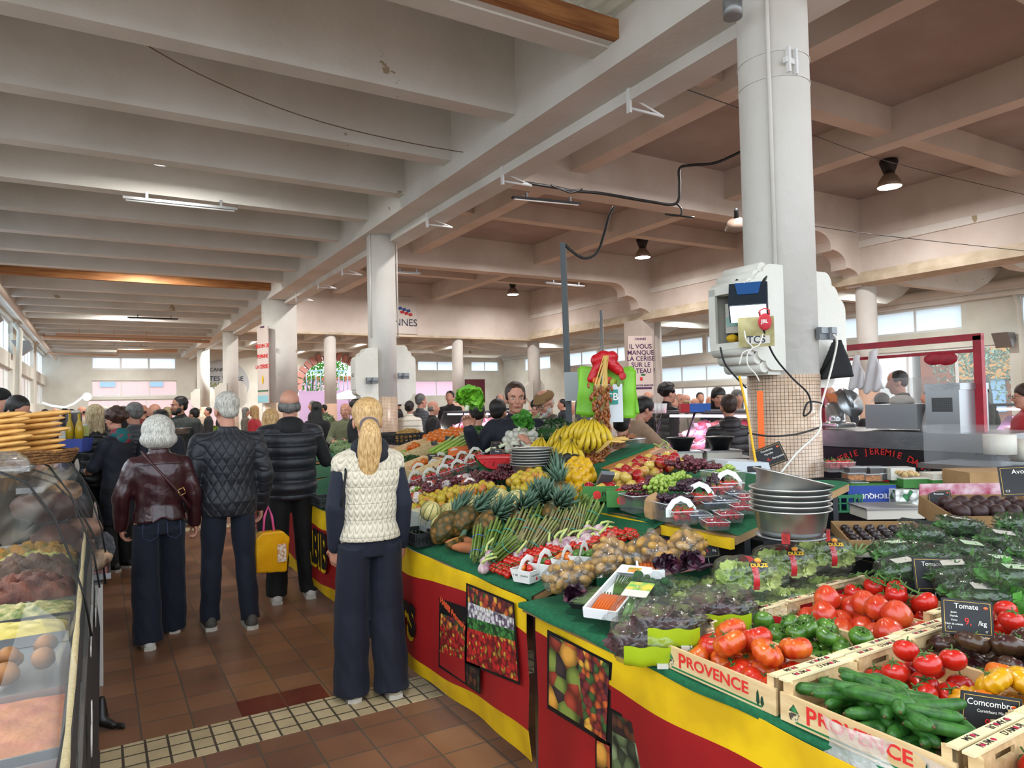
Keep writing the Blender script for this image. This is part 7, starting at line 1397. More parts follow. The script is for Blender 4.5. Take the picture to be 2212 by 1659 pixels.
def tubelight(label, a, b, m=None):
    a, b = V(a), V(b); d = b-a; t = thing('tube_light', label, 'tube light', (a+b)/2, (0, -math.atan2(d.z, math.hypot(d.x, d.y)), math.atan2(d.y, d.x))); L = d.length
    MB().bb((-L/2, -.05, -.04), (L/2, .05, .0)).build('housing', m or METAL, t); MB().cyl((-L/2+.04, 0, -.05), (L/2-.04, 0, -.05), .018, n=8).build('tube', WHITEM, t)
    for s_ in (-.3, .35): MB().bb((L*s_-.02, -.03, 0), (L*s_+.02, .03, .1)).build('bracket', METAL, t)
tubelight('unlit fluorescent tube fitting under the fifth ceiling beam over the aisle', atZ(265, 424, 4.92), atZ(512, 450, 4.92)); tubelight('unlit fluorescent tube fitting below the large nave beam left of the near column', atY(1107, 424, 12.1), atY(1252, 438, 12.1), DARK)
tubelight('dark unlit tube fitting far down the aisle', atZ(275, 684, 4.9), atZ(385, 688, 4.9), DARK); tubelight('pale unlit tube fitting farthest down the aisle', atZ(228, 746, 4.9), atZ(318, 748, 4.9)); tubelight('unlit tube fitting right of the second column', atY(852, 585, 21), atY(908, 589, 21)); tubelight('pale tube fitting in front of the far nave bracket', atY(1178, 609, 21), atY(1262, 617, 21)); tubelight('dark tube fitting under the far fascia', atY(880, 727, 31), atY(960, 731, 31), DARK)
wr = lambda lab, pts, r=.005, m=None: cable(lab, pts, r, m, nm='wire')
wr('long sagging wire crossing the aisle ceiling', [(170, 5, 6), (430, 160, 7), (700, 265, 8), (975, 325, 9.3), (1165, 345, 9.5)], .006, mat('rust_wire', '#6a5548', .6)); wr('wire across the nave left of the near column', [(1460, 185, 8), (1600, 235, 9), (1750, 290, 11), (1930, 352, 14), (2212, 420, 16)], .006); wr('lower wire from the near column to the right', [(1755, 488, 14), (1900, 508, 15), (2212, 542, 16)], .007)
wr('thick black cable bundle along the nave beam', [(1130, 394, 13.5), (1200, 405, 13.5), (1235, 412, 13.5), (1300, 418, 13.6), (1400, 435, 13.8), (1460, 440, 14), (1468, 400, 14), (1468, 365, 14), (1490, 357, 14), (1545, 352, 14), (1600, 328, 14)], .03); wr('second black loop under the cable bundle', [(1190, 400, 13.4), (1215, 410, 13.4), (1235, 416, 13.4), (1258, 408, 13.4)], .02); wr('curled end of the black cable below the nave beam', [(1462, 440, 14), (1472, 452, 14), (1468, 466, 14), (1436, 462, 14), (1500, 470, 14)], .02)
pl = thing('cable_pole', 'tall dark square pole rising from the stall to the left of the green bags', 'pole', atD(1229, 900, 6.0)); h_ = atD(1216, 525, 6.05)
MB().tube([(0, 0, -1.55), (0, 0, 0), h_-V(pl.location)], .033, 4, sm=False).build('mast', mat('mast_grey', '#3c4143', .5), pl); tp = atD(1216, 527, 6.05)
wr('black cable hanging from the tip of the dark pole up to the ceiling', [(1218, 524, 6.05), (1232, 540, 6.05), (1262, 558, 6.05), (1290, 545, 6.1), (1305, 505, 6.3), (1316, 465, 6.5), (1326, 447, 6.6)], .012)
t = thing('power_box', 'grey power distribution box on the dark pole behind the vendor', 'power box', atD(1240, 835, 5.9), (0, 0, R(-35))); MB().bb((-.08, -.05, -.12), (.08, .05, .12)).build('case', mat('pale_grey', '#8e9292', .5), t); [MB().bb((.085, -.04, z), (.12, .02, z+.06)).build('plug_socket', mat('navy_plastic', '#1a2234', .5), t) for z in (-.1, -.01, .07)]
# signs
o = thing('cannes_sign', 'white square sign lettered CANNES with a blue and red wave, on the far nave wall', 'sign', (11.7, 30.1, 5.8)); MB().bb((-1.0, 0, -.86), (.98, .04, .84)).build('panel', mat('sign_white', '#bdb6ae', .6), o); text('CANNES', .46, mat('ink_blue', '#1a2740', .6), o, (.1, -.01, -.36), (pi/2, 0, 0), ext=.002)
for i, (dx, dz, m_) in enumerate(((0, .22, mat('flag_blue', '#24407c', .6)), (.1, .05, mat('flag_red', '#a8202a', .6)))):
    for k in range(3): MB().prism([(.05+.2*k+dx, .12+dz-.05*k), (.22+.2*k+dx, .16+dz-.05*k), (.27+.2*k+dx, .04+dz-.05*k), (.1+.2*k+dx, .0+dz-.05*k)], -.02, -.005, 'y').build('printed_wave', m_, o)
def poster(label, p, w, h, rz, lines, extra=()):
    t = thing('poster', label, 'poster', p, (0, 0, rz)); MB().bb((-w/2, -.03, -h/2), (w/2, 0, h/2)).build('panel', mat('poster_white', '#cfc0b8', .6), t)
    for s_, z, sz, m_ in lines: text(s_, sz*min(1, w), m_, t, (0, -.035, z), (pi/2, 0, 0), bold=.004, ext=.002)
    return t
PUR = mat('ink_purple', '#4a2450', .6)
p = poster('tall poster lettered IL VOUS MANQUE LA CERISE SUR LE GATEAU on the big far pier', atD(1384, 790, 27.6), .98, 2.35, R(-24), [('CANNES', 1.05, .12, PUR)]+[(s_, .75-.24*i, .26, PUR) for i, s_ in enumerate(('IL VOUS', 'MANQUE', 'LA CERISE', 'SUR LE', 'GÂTEAU ?'))]+[('FAITES VOTRE MARCHÉ !', -.78, .095, PUR)]); MB().ell((0, -.04, -.52), (.06, .01, .08), 10, 8).build('printed_cherry', INKR, p); MB().ell((.08, -.04, -.36), (.1, .01, .04), 10, 6).build('printed_leaf', INKG, p); MB().bb((-.42, -.037, -.93), (.42, -.03, -.85)).build('printed_bar', PUR, p)
p = poster('narrow poster with red lettering and a yellow fruit on the thick white column', (4.09, 21.1, 2.9), .6, 2.2, R(-72), [('CANNES', 1.1, .1, PUR)]+[(s_, .55-.3*i, .26, INKR) for i, s_ in enumerate(('BESOIN DE', 'PEPINNE', 'LA CERISE ?'))]+[('FAITES VOTRE MARCHÉ', -.75, .09, INKG)]); MB().ell((0, -.04, -.42), (.05, .01, .13), 10, 8).build('printed_fruit', YEL_, p); MB().bb((-.29, -.036, -1.08), (.29, -.03, -.88)).build('printed_foot', mat('poster_blue', '#8fc4cf', .6), p)
o = thing('wall_sign', 'round pale sign lettered ITES VO on the far wall behind the thin columns', 'sign', (6.6, 46.4, 3.2)); MB().cyl((0, 0, 0), (0, .04, 0), 1.5, n=40).build('disc', mat('disc_grey', '#a9acae', .7), o); [text(s_, sz, m_, o, (x_, -.03, z_), (pi/2, 0, 0)) for s_, sz, x_, z_, m_ in (('CANNES', .3, -.2, .9, INKB), ('FAITES VOTRE', .4, -.1, .35, mat('ink_blue', '#1a2740', .6)), ('SAISON', .4, -.1, -.02, mat('ink_lime', '#7d8a2a', .6)))]
o = thing('wall_sign', 'maroon sign lettered RIS with an arrow cross on the far wall', 'sign', (24.2, 46.4, 2.7)); MB().bb((-.9, 0, -.95), (.75, .04, .8)).build('panel', mat('maroon', '#5a1c2a', .6), o); text('RIS +', .34, INKW, o, (.25, -.01, -.2), (pi/2, 0, 0))
for x, y, z in ((-2.3, 20.5, 3.9), (-2.3, 29.3, 3.9), (26.3, 29.5, 3.2), (26.3, 11.9, 3.4)): MB().prism([(-.3, .25), (.2, .25), (.3, 0), (0, -.25)], -.25, .25, 'y').build('wall_heater', METAL, None, (x, y, z), label='angular grey metal wall fitting, '+{(-2.3, 20.5): 'nearer on the left wall', (-2.3, 29.3): 'farther on the left wall', (26.3, 29.5): 'on the far right wall above the vendor', (26.3, 11.9): 'at the right by the drain pipe'}[(x, y)], cat='wall fitting')
dp = MB(); dp.tube([(26.45, 11.6, 5.0), (26.3, 11.4, 4.5), (26.35, 11.4, 3.6), (26.45, 11.3, 0)], .09, 10); dp.tube([(-2.45, 19.6, 4.7), (-2.3, 19.6, 4.4), (-2.45, 19.7, 0)], .09, 8).tube([(-2.45, 28.5, 4.7), (-2.3, 28.5, 4.4), (-2.45, 28.6, 0)], .09, 8); struct('trim_42', dp, PLW)
# ceiling brackets along the girder
for i, y in enumerate((5.4, 8.0, 10.5, 15.2, 17.2, 19.4)): struct('trim_%d' % (50+i), MB().bb((4.63, y, 4.55), (4.66, y+.05, 4.85)).cyl((4.66, y+.02, 4.72), (5.1, y+.02, 4.6), .012, n=6).cyl((4.66, y+.02, 4.6), (5.1, y+.02, 4.6), .015, n=6), WHITEM)
# ================================================================ delicatessen counter on the left
STEEL = mat('steel', '#a4a7a8', .3, .85, col2='#8b8e90', scale=3, bump=.1); SLATE = mat('chalkboard', '#1d1d1f', .7, col2='#2b2b2d', scale=7, bump=.3, bscale=20); CHK = mat('chalk', '#b9b6ae', .8)
GL = film('case_glass', '#cfe0da', .12, .0, .0); BRD = mat('flatbread', '#d9b06a', .7, col2='#c08a42', scale=9, bump=.5, bscale=18, bdist=.01); WICK = mat('wicker', '#7a5228', .8, col2='#4f3216', scale=60, bump=1, bscale=80, bdist=.01)
PROF = [(-.80, 1.46), (-.32, 1.45), (-.22, 1.40), (-.14, 1.27), (-.09, 1.12), (-.05, .98), (-.03, .84)]
t = thing('deli_counter', 'long delicatessen display counter with curved glass at the left edge', 'counter', (-.5, 3.0, 0)); o_ = V((-.5, 3.0, 0))
MB().bb((-.45, -2.1, 0), (.44, 1.8, .80)).build('cabinet', DARK, t); MB().bb((-.45, -2.1, .80), (.46, 1.8, .84)).build('tray_shelf', STEEL, t)
for i, (ya, yb) in enumerate(((-.95, -.08), (-.08, .7), (.7, 1.6))):
    g = MB(); g.grid(lambda u, v: (PROF[round(u*6)][0]+.5+(.05*(ya+(yb-ya)*v)/1.6), ya+(yb-ya)*v, PROF[round(u*6)][1]), 6, 1); g.build('glass_pane', GL, t)
    MB().tube([(p[0]+.503+.05*yb/1.6, yb, p[1]) for p in PROF[1:]], .004, 5).build('glass_seam', BLACK, t)
MB().bb((-.45, -1.9, 1.44), (.12, 1.65, 1.462)).build('top_glass_shelf', mat('case_top', '#c9d6d2', .1, alpha=.45), t); MB().bb((-.46, -2, .84), (-.44, 1.7, 1.44)).build('back_glass', GL, t)
for y in (-.9, .6, 1.6): MB().cyl((-.4, y, .84), (-.4, y, 1.44), .012, n=8).build('post', STEEL, t)
area('case_light', (-.55, 3.2, 1.42), 2.6, 12, (1, .97, .9), (0, 0, R(90)), sy=.05)
t = thing('chalkboard', 'long black chalkboard with chalk lettering along the front of the deli counter', 'chalkboard', (-.045, 3.0, 0)); MB().add([(.025, -1.9, .05), (.04, 1.62, .42), (-.02, 1.62, .98), (-.002, -1.9, 1.0), (.005, -1.9, .05), (.02, 1.62, .42), (-.04, 1.62, .98), (-.022, -1.9, 1.0)], [(0, 1, 2, 3), (7, 6, 5, 4), (0, 3, 7, 4), (1, 5, 6, 2), (3, 2, 6, 7), (0, 4, 5, 1)]).build('board', SLATE, t)
MB().tube([(-.01-.018*k/12, -1.9+3.5*k/12, 1.0-.02*k/12+.006*math.sin(k*2.1)) for k in range(13)], .008, 6).build('worn_edge', mat('raw_edge', '#a89a74', .9, bump=1), t)
MX = Matrix(((0, 0, 1), (1, 0, 0), (0, 1, 0)))
for s_, y, z, sz in (('SPECIALITES', .6, .78, .2), ('little Italy', 1.25, .62, .12), ('IS', -1.3, .5, .3), ('ob', -.3, .6, .2), ('PP', -.75, .42, .14)): text(s_, sz, CHK, t, name='chalk_lettering', M=tmat((.028+.004*y-.05*(z-.4), y, z), MX), ext=.002, bold=.004)
MB().bb((.0, -1.9, 0), (.02, 1.7, .42)).build('lower_panel', mat('dark_panel', '#26221f', .6), t)
m = MB(); m.prism([(.0, -.11), (.05, -.08), (.075, 0), (.06, .07), (.02, .11), (-.04, .1), (-.05, 0)], -.01, .01, 'y'); me = fuse(m, .006, 2); obj('end_slate', me, mat('slate_grey', '#55565a', .7, col2='#3c3d40', scale=18, bump=1), None, atD(222, 1186, 4.4), R(-15), label='rounded dark grey slate at the far end of the deli counter', cat='slate')
m = MB(); m.cap((0, 0, .05), (.0, .02, .14), .035, .02); m.cap((0, 0, .04), (.05, -.04, .02), .03, .02)
for k in (-1, 0, 1): m.cap((.05, -.04, .02), (.10, -.06+k*.025, .012), .013, .008)
obj('claw_foot', fuse(m, .007, 2), mat('dark_bronze', '#1a1614', .4), None, (.0, 4.25, 0), label='dark ornamental claw foot on the floor below the deli counter', cat='ornament')
def dish(label, x, y, w, l, z, m_, h=.05, core='lump', nm='food_tray', tilt=0, rim=STEEL, cat='food tray'):
    t = thing(nm, label, cat, (x, y, z), (tilt, 0, 0)); mb = MB()
    for s_ in (-1, 1): mb.bb((s_*w/2-.003, -l/2, 0), (s_*w/2+.003, l/2, .035)); mb.bb((-w/2, s_*l/2-.003, 0), (w/2, s_*l/2+.003, .035))
    mb.bb((-w/2, -l/2, 0), (w/2, l/2, .003)); mb.build('tray', rim, t)
    g = MB(); r_ = random.Random(int(x*100+y*1000)); a, b, c = r_.random()*6, r_.random()*6, r_.uniform(.7, 1.3)
    g.grid(lambda u, v: ((u-.5)*w*.97, (v-.5)*l*.97, .012+h*(math.sin(pi*u)*math.sin(pi*v))**.35*(.8+.16*math.sin(19*c*u+a)*math.sin(17*v+b)+.1*math.sin(43*u+b)*math.sin(39*v+a))), 30, 30); g.build('contents', m_, t)['kind'] = 'stuff'; return t
F = lambda n, c1, c2, sc=30, b=1: mat('food_'+n, dk(c1), .6, col2=dk(c2), scale=sc, bump=b, bscale=sc*1.2, bdist=.015)
for x, y, w, l, lab, m_, h in ((-.25, 1.62, .40, .46, 'tray of orange-red focaccia nearest the viewer', F('focaccia', '#a8481c', '#b9702c', 14), .03), (-.25, 2.12, .40, .42, 'second tray of orange focaccia behind the first', F('focaccia', '#bc4a18', '#c9762c', 9), .03), (-.30, 3.02, .40, .22, 'tray of pale yellow creamy dip', F('cream', '#d9cf82', '#c9b95a', 8, .4), .05),
                              (-.28, 3.30, .40, .24, 'tray of grated cheese with parsley', F('grated', '#c9c28a', '#5f7a3c', 26), .05), (-.28, 3.56, .40, .24, 'tray of dark red cured meat in plastic', F('cured', '#4a2420', '#7a4a3c', 16), .13), (-.28, 3.84, .42, .26, 'tray of brown smoked meat wrapped in film', F('smoked', '#3c2a22', '#6a5244', 12), .16), (-.3, 4.12, .42, .24, 'tray of green salad with peppers', F('salad', '#7d8f45', '#b9a86a', 22), .12), (-.3, 4.38, .42, .22, 'tray of stuffed vegetables and olives', F('olives', '#6a6434', '#a8762c', 26), .13),
                              (-.7, 3.2, .34, .4, 'tray of breaded cutlets at the back', F('cutlet', '#a8762c', '#c99a4a', 14), .05), (-.7, 3.7, .34, .4, 'tray of green and white salad at the back', F('salad2', '#a9b27a', '#d0cda0', 20), .07), (-.7, 4.2, .34, .4, 'tray of golden pastries at the back', F('pastry', '#c08a3a', '#8f5a20', 16), .07)): dish('metal '+lab+', in the deli counter', x, y, w, l, .842 if x > -.5 else 1.02, m_, h)
MB().bb((-.9, 2.95, .84), (-.53, 4.45, 1.018)).build('riser', STEEL, None, label='steel riser carrying the back trays in the deli counter', cat='riser')
LF = kone('bread_roll', 'bread', MB().ell((0, 0, 0), (.04, .03, .026), 14, 9, fn=lambda d: 1+.05*math.sin(9*d.x)), mat('roll_crust', '#8a5c2e', .6, col2='#6a4320', scale=14)); poslabel([LF.put((-.42+.09*i, 2.52+.07*j, .88+.03*((i+j) % 2)), (0, 0, rnd.uniform(0, 3)), rnd.uniform(.9, 1.2), None, 'bread rolls in the counter') for i in range(4) for j in range(3)], 'small brown roll in the deli counter', 3)
# flat breads in a basket on the counter
fb = MB().ell((0, 0, 0), (.13, .05, .014), 22, 8, fn=lambda d: 1+.05*math.sin(5*math.atan2(d.y, d.x)+2)); FB = kone('flat_bread', 'bread', fb, BRD); BB_ = []
bc = atD(35, 990, 3.0)
for i in range(8):
    for j in (0, 1): BB_.append(FB.put(bc+V((-.07+.13*j+rnd.uniform(-.01, .01), -.03+.1*j, .01+.0245*i)), (R(rnd.uniform(-5, 5)), R(-6), R(-20+rnd.uniform(-6, 6))), rnd.uniform(.9, 1.05), None, 'flat breads in the basket'))
poslabel(BB_, 'long golden flat bread piled in the wicker basket', 4)
t = thing('bread_basket', 'brown wicker basket holding a pile of flat breads on the deli counter', 'basket', bc+V((0, 0, -.02)), R(-20)); b = MB()
for k in range(5): b.tube([((.21+.006*k)*math.cos(q), (.13+.005*k)*math.sin(q), .004+.011*k+.003*math.sin(q*9+k)) for q in [2*pi*i/40 for i in range(41)]], .007, 6)
b.build('woven_side', WICK, t); MB().cyl((0, 0, -.004), (0, 0, .004), .2, n=30).build('base', WICK, t).scale = (1, .62, 1)
t = thing('food_bag', 'crumpled clear plastic bag beside the bread basket at the left edge', 'bag', atD(5, 1003, 2.7)); m = MB().ell((0, 0, 0), (.09, .07, .05), 18, 12, fn=lambda d: 1+.15*math.sin(9*d.x+5*d.z)*math.sin(8*d.y)); m.build('film', FILM, t)
# clear screen over the near trays
P = [atY(62, 1298, 2.05), atY(138, 1345, 1.9), atY(165, 1440, 1.8), atY(120, 1659, 1.25), atY(-60, 1700, 1.3)]
MB().add(P+[p+V((-.004, 0, 0)) for p in P], [tuple(range(5)), tuple(range(5, 10))[::-1]]+[(i, 5+i, 5+(i+1) % 5, (i+1) % 5) for i in range(5)]).build('acrylic_screen', mat('acrylic', '#dfe3e4', .2, alpha=.07, spec=.3), label='clear acrylic screen leaning over the nearest trays', cat='screen')
# second curved case beyond
t = thing('deli_counter', 'second curved glass counter with pink meats, beyond the bread basket', 'counter', (-.35, 5.6, 0)); P2 = [(-.5, 1.32), (-.05, 1.30), (.12, 1.22), (.24, 1.06), (.32, .88), (.36, .72), (.37, .6)]
MB().bb((-.6, -.7, 0), (.36, 1.2, .6)).build('cabinet', mat('case_white', '#b9b4ae', .4), t); g = MB(); g.grid(lambda u, v: (P2[round(u*6)][0], -.7+1.9*v, P2[round(u*6)][1]), 6, 1); g.build('glass_pane', mat('dark_glass', '#4a5054', .03, alpha=.35, spec=.9, coat=.5), t)
for y in (-.7, -.3, 1.2): MB().tube([(p[0]+.003, y, p[1]) for p in P2], .006, 5).build('glass_seam', BLACK, t)
MB().bb((-.6, -.7, 1.3), (.0, 1.2, 1.32)).build('top_shelf', mat('case_top2', '#a9aeb0', .2), t)
for i, (c, l_) in enumerate((('#b5565a', 'pink sliced ham'), ('#8f3a34', 'red cured sausage'), ('#b9a082', 'pale cheese and terrine'))): dish(f'tray of {l_} with price cards in the second counter', -.2, 5.15+i*.45, .5, .4, .62, F('meat%d' % i, c, '#c9a09a', 18), .09)
HM_ = [('#5a3a2c', -.22, 4.72, .92, .12), ('#8a6a54', -.12, 4.78, .84, .09), ('#4a2f28', -.26, 4.95, 1.08, .12), ('#a8806a', -.1, 5.02, .92, .1), ('#c9a888', -.02, 4.85, .76, .08), ('#3f2a24', -.32, 4.66, 1.12, .1), ('#b58a5a', -.2, 5.15, 1.15, .09), ('#6a4a3a', -.33, 4.80, .80, .12)]
HO = [MB().ell((0, 0, 0), (r_, r_*1.2, r_*.75), 16, 11, fn=lambda d: 1+.06*math.sin(7*d.x+5*d.z)).build('cured_ham', mat('ham'+c, c, .45, col2='#3c2620', scale=9, bump=.6, bscale=14), None, (x, y, z), i*.7, cat='ham', group='hams in the second counter') for i, (c, x, y, z, r_) in enumerate(HM_)]
poslabel(HO, 'brown cured ham heaped in the second glass counter')
t = thing('bottle_basket', 'blue plastic basket with two oil bottles on the far counter', 'basket', atD(165, 958, 7.0), R(20)); MB().lathe([(.0, -.08), (.13, -.08), (.16, .05), (.155, .05), (.125, -.07)], 4, sm=False).build('basket', mat('blue_plastic', '#3c4a8f', .5), t)
for i, px in enumerate((151, 171)): MB().lathe([(0, 0), (.035, 0), (.038, .1), (.03, .15), (.013, .2), (.013, .26), (0, .26)], 16).build('oil_bottle', mat('olive_oil', '#a88a18', .15, alpha=.9), None, atD(px, 950, 6.95), label=f'bottle of golden olive oil in the blue basket, {("left", "right")[i]} one', cat='bottle')
for i, (px, py, w, h, c, lab) in enumerate(((160, 922, .14, .2, '#2a1614', 'large square jar of dark olives on the far counter'), (180, 930, .1, .1, '#8a8a2a', 'glass jar of green pickles on the far counter'), (118, 928, .09, .12, '#4a2a20', 'dark small jar left of the large square jar'), (140, 945, .1, .1, '#c9c6be', 'white tub below the large jar'))): t = thing('jar', lab, 'jar', atD(px, py+12, 7.2)); MB().bb((-w/2, -w/2, 0), (w/2, w/2, h)).build('glass', mat('jar'+c, c, .2), t); MB().cyl((0, 0, h), (0, 0, h+.025), w*.4).build('lid', PAPH, t)
t = thing('neon_garland', 'white glowing light tube looping over the far left stall', 'light tube', (0, 0, 0)); P = [atD(*q, 14) for q in ((92, 870), (110, 876), (140, 880), (160, 872), (178, 858), (190, 853))]; MB().tube(P, .018, 8).build('glowing_tube', mat('neon', '#ffffff', .4, emis=2.5, ecol='#e8fff8'), t); MB().ell(atD(188, 857, 14), .08, 12, 8).build('lit_bulb', mat('neon', '#ffffff', .4), t)
t = thing('market_stall', 'dark counters of the far stalls down the left side', 'counter', (.0, 12, 0)); MB().bb((-.6, -4.6, 0), (-.24, 5, .95)).build('counter', DARK, t); MB().bb((-.62, -4.7, .95), (-.2, 5.1, 1.0)).build('top', STEEL, t)
# ================================================================ other people, placed by where they stand in the hall
A_ = -30.5
def man(label, px, ytop, t_, face, vox=.014, **k):
    p = atD(px, ytop, t_); h = p.z/1.0; return person(label, (p.x, p.y, 0), R(A_+face), max(1.42, min(1.95, h)), vox=vox, **k)
FWD = dict(LA=((-.24, .10, 1.14), (-.12, .34, 1.10), (.6, 1, .1)), RA=((.24, .10, 1.14), (.12, .34, 1.10), (-.6, 1, .1)))
# the vendor holding two lettuces
vp = atD(1112, 845, 6.1); t, J = person('dark-haired vendor in a navy jacket behind the fruit, holding a lettuce in each hand', (vp.x, vp.y, 0), R(A_+166), 1.81, vox=.007, hair=('short', H_BROWN), skin=SKIN, top=NAVY, bottom=NAVY, head=(R(22), R(2)), wide=1.08,
   RA=((.31, .12, 1.20), (.335, .25, 1.38), (.1, .3, .9), (-.3, .9, 0)), LA=((-.30, .10, 1.16), (-.20, .32, 1.22), (.25, .5, .8), (.6, .3, .5)), hands=(.45, .55))
LT = lettuce('lettuce', .108, 90, M_LET, 3); LT.put(atD(1014, 862, 5.75), (0, .3, 0), 1.0, 'large frilly bright green lettuce held up in the air by the vendor'); LT2 = lettuce('lettuce', .092, 46, M_LETD, 5); LT2.put(atD(1130, 912, 5.72), (.2, .5, 0), .95, 'smooth darker green lettuce in the vendor\'s lower hand')
man('woman with short dark hair in a blue padded vest, left of the vendor', 1075, 862, 6.6, -20, hair=('short', H_DARK), top=PUFN, sleeves=NAVY, fem=True)
man('person in a navy striped padded jacket, mostly hidden behind the raised lettuce', 1030, 868, 7.2, 10, hair=('short', H_DARK), top=PUFN)
man('elderly man in a tan flat cap and khaki jacket, looking down behind the vendor', 1184, 838, 6.9, 130, vox=.011, hair=('cap', H_WHITE), top=KHAKI, glasses=True, head=(R(10), R(22)), beard=H_WHITE, **FWD)
man('man in a black cap between the vendor and the man in the flat cap', 1163, 860, 8.0, 150, hair=('beanie', H_GREY), top=BLK)
man('woman with grey hair in a rust red jacket, back turned behind the green bags', 1262, 856, 7.6, -60, hair=('shoulder', H_GREY), top=RUST, fem=True)
man('dark-haired woman in a black scoop-neck top, back turned, right of the hanging dates', 1342, 888, 6.2, -15, hair=('updo', H_DARK), top=BLK, fem=True)
man('dark-haired woman in a beige coat with a dark shoulder bag, reaching to the right', 1378, 853, 7.0, -70, vox=.011, hair=('bun', H_DARK), top=CAMEL, fem=True, RA=((.18, .25, 1.1), (.16, .48, 1.0), (0, 1, -.3)), head=(0, R(24)))
man('curly dark-haired man in a black padded vest behind the meat counter', 1440, 828, 9.6, -75, hair=('curly', H_DARK), top=PUFK, sleeves=BLK)
man('young dark-haired woman in a black hooded top behind the meat counter', 1550, 836, 9.3, 155, vox=.011, hair=('shoulder', H_DARK), top=BLK, hood=BLK, fem=True, head=(R(20), R(10)), **FWD)
man('woman in a dark brown padded coat with a hood, back turned at the meat counter', 1574, 852, 6.9, -5, hair=('short', H_BROWN), top=BROWNC, hem=.6, coat=1, hood=BROWNC, fem=True, wide=1.1)
man('bald man looking down beyond the slicer, right of the near column', 1790, 832, 11, 160, hair=('balding', H_DARK), top=BLK, head=(0, R(25)))
man('brown-haired person in a beige coat behind the slicer', 1808, 846, 9.8, 30, hair=('shoulder', H_BROWN), top=BEIGE, fem=True)
man('grey-haired person partly hidden by the hanging white bags', 1833, 842, 11.5, 60, hair=('balding', H_GREY), top=NAVY)
man('butcher in a black T-shirt bending over the counter under the white bags', 1895, 850, 7.9, -40, hair=('short', H_DARK), top=BLK, lean=.35, wide=1.15, **FWD)
man('butcher with cropped dark hair in black, working beyond the vacuum machine', 1945, 799, 8.6, 70, hair=('crop', H_DARK), top=BLK, wide=1.1, head=(0, R(10)), **FWD)
man('person with white hair beyond the red frame', 2058, 838, 12, 20, hair=('shoulder', H_WHITE), top=BEIGE, fem=True); man('person in a dark cap at the red post', 2122, 834, 12, 10, hair=('beanie', H_DARK), top=OLIVE)
man('woman in a red jacket with dark glasses cut by the right edge', 2216, 828, 6.8, 80, hair=('shoulder', H_BROWN), top=REDC, fem=True, glasses=True)
# left side
man('bearded dark-haired man in an olive quilted vest carrying a metal bowl', 390, 857, 10.2, 190, vox=.010, hair=('short', H_DARK), skin=SKIND, top=OLIVE, sleeves=BLK, beard=H_DARK, head=(R(-50), 0), wide=1.12, **FWD); BS.put(atD(392, 938, 9.9), (0, 0, 0), .85, 'aluminium basin carried by the bearded man in the olive vest')
man('blonde woman in a black padded jacket holding a phone at the left counter', 205, 874, 7.7, 35, vox=.011, hair=('shoulder', H_ASH), top=PUFK, fem=True, LA=((-.26, .1, 1.12), (-.22, .36, 1.04), (0, 1, 0)))
man('curly brown-haired woman in a navy coat with a teal and red scarf, in profile', 252, 880, 7.3, 78, vox=.009, hair=('curly', H_CURL), top=NAVY, hem=.5, coat=1, fem=True, hood=mat('scarf', '#0f5a5c', .8, col2='#8f1f2c', scale=14, thr=(.5, .62), bump=.8, bscale=30), LA=((-.2, .12, 1.12), (.05, .28, 1.12), (1, .2, 0)), RA=((.2, .12, 1.1), (-.02, .27, 1.06), (-1, .2, 0)))
man('grey-haired man with glasses in a grey padded jacket', 290, 868, 7.9, 60, vox=.011, hair=('crop', H_GREY), top=PUFG, glasses=True)
man('short dark-haired man in navy behind the woman in leather', 348, 886, 7.6, 30, hair=('short', H_DARK), top=NAVY)
man('blonde woman half hidden between the two men in navy', 585, 884, 7.4, 0, hair=('long', H_BLOND), top=BLK, fem=True)
man('dark-haired man in a navy fleece looking down, at the left edge', 22, 852, 6.6, -100, vox=.010, hair=('short', H_DARK), top=NAVY, head=(0, R(28)), **FWD)
man('grey-haired man with glasses bent low beside the left edge', 40, 884, 7.6, -100, vox=.012, hair=('short', H_GREY), top=NAVY, glasses=True, head=(0, R(30)))
man('person in a black cap cut by the left edge', -6, 838, 6.9, -80, hair=('beanie', H_GREY), top=BLK)
man('man in an olive green sweater facing the viewer behind the artichokes', 746, 871, 11.5, 176, vox=.012, hair=('balding', H_GREY), top=GREENS, **FWD); man('person in black with long dark hair behind the bald man', 684, 868, 11.8, 10, hair=('long', H_DARK), top=BLK, fem=True)
man('person in a black coat, half hidden by the blonde ponytail woman', 769, 862, 10.6, 90, hair=('shoulder', H_DARK), top=BLK, coat=1, hem=.6, fem=True)
man('dark-haired woman in a cream puffer jacket, back turned', 884, 866, 13.2, -10, vox=.012, hair=('updo', H_DARK), top=PUFW, fem=True, wide=1.15, puff=.12); man('grey-haired man in a dark grey jacket beside the cream puffer', 908, 851, 13.4, -55, hair=('short', H_GREY), top=PUFG); man('balding man in a black hooded coat beside the cream puffer', 934, 866, 12.4, -80, hair=('balding', H_GREY), top=BLK, coat=1, hem=.75, wide=1.15)
man('man with a phone standing behind the far counter, above the raised lettuce', 972, 845, 15.5, 170, hair=('short', H_DARK), top=BLK); man('man with glasses behind the far counter', 1080, 851, 15.5, 190, hair=('crop', H_GREY), top=BLK)
man('woman in a red jacket far down the aisle', 549, 876, 15.5, 80, hair=('shoulder', H_BLOND), top=REDC, fem=True); man('dark-haired person reaching over a far stall', 420, 882, 13.5, 80, hair=('short', H_DARK), top=BLK)
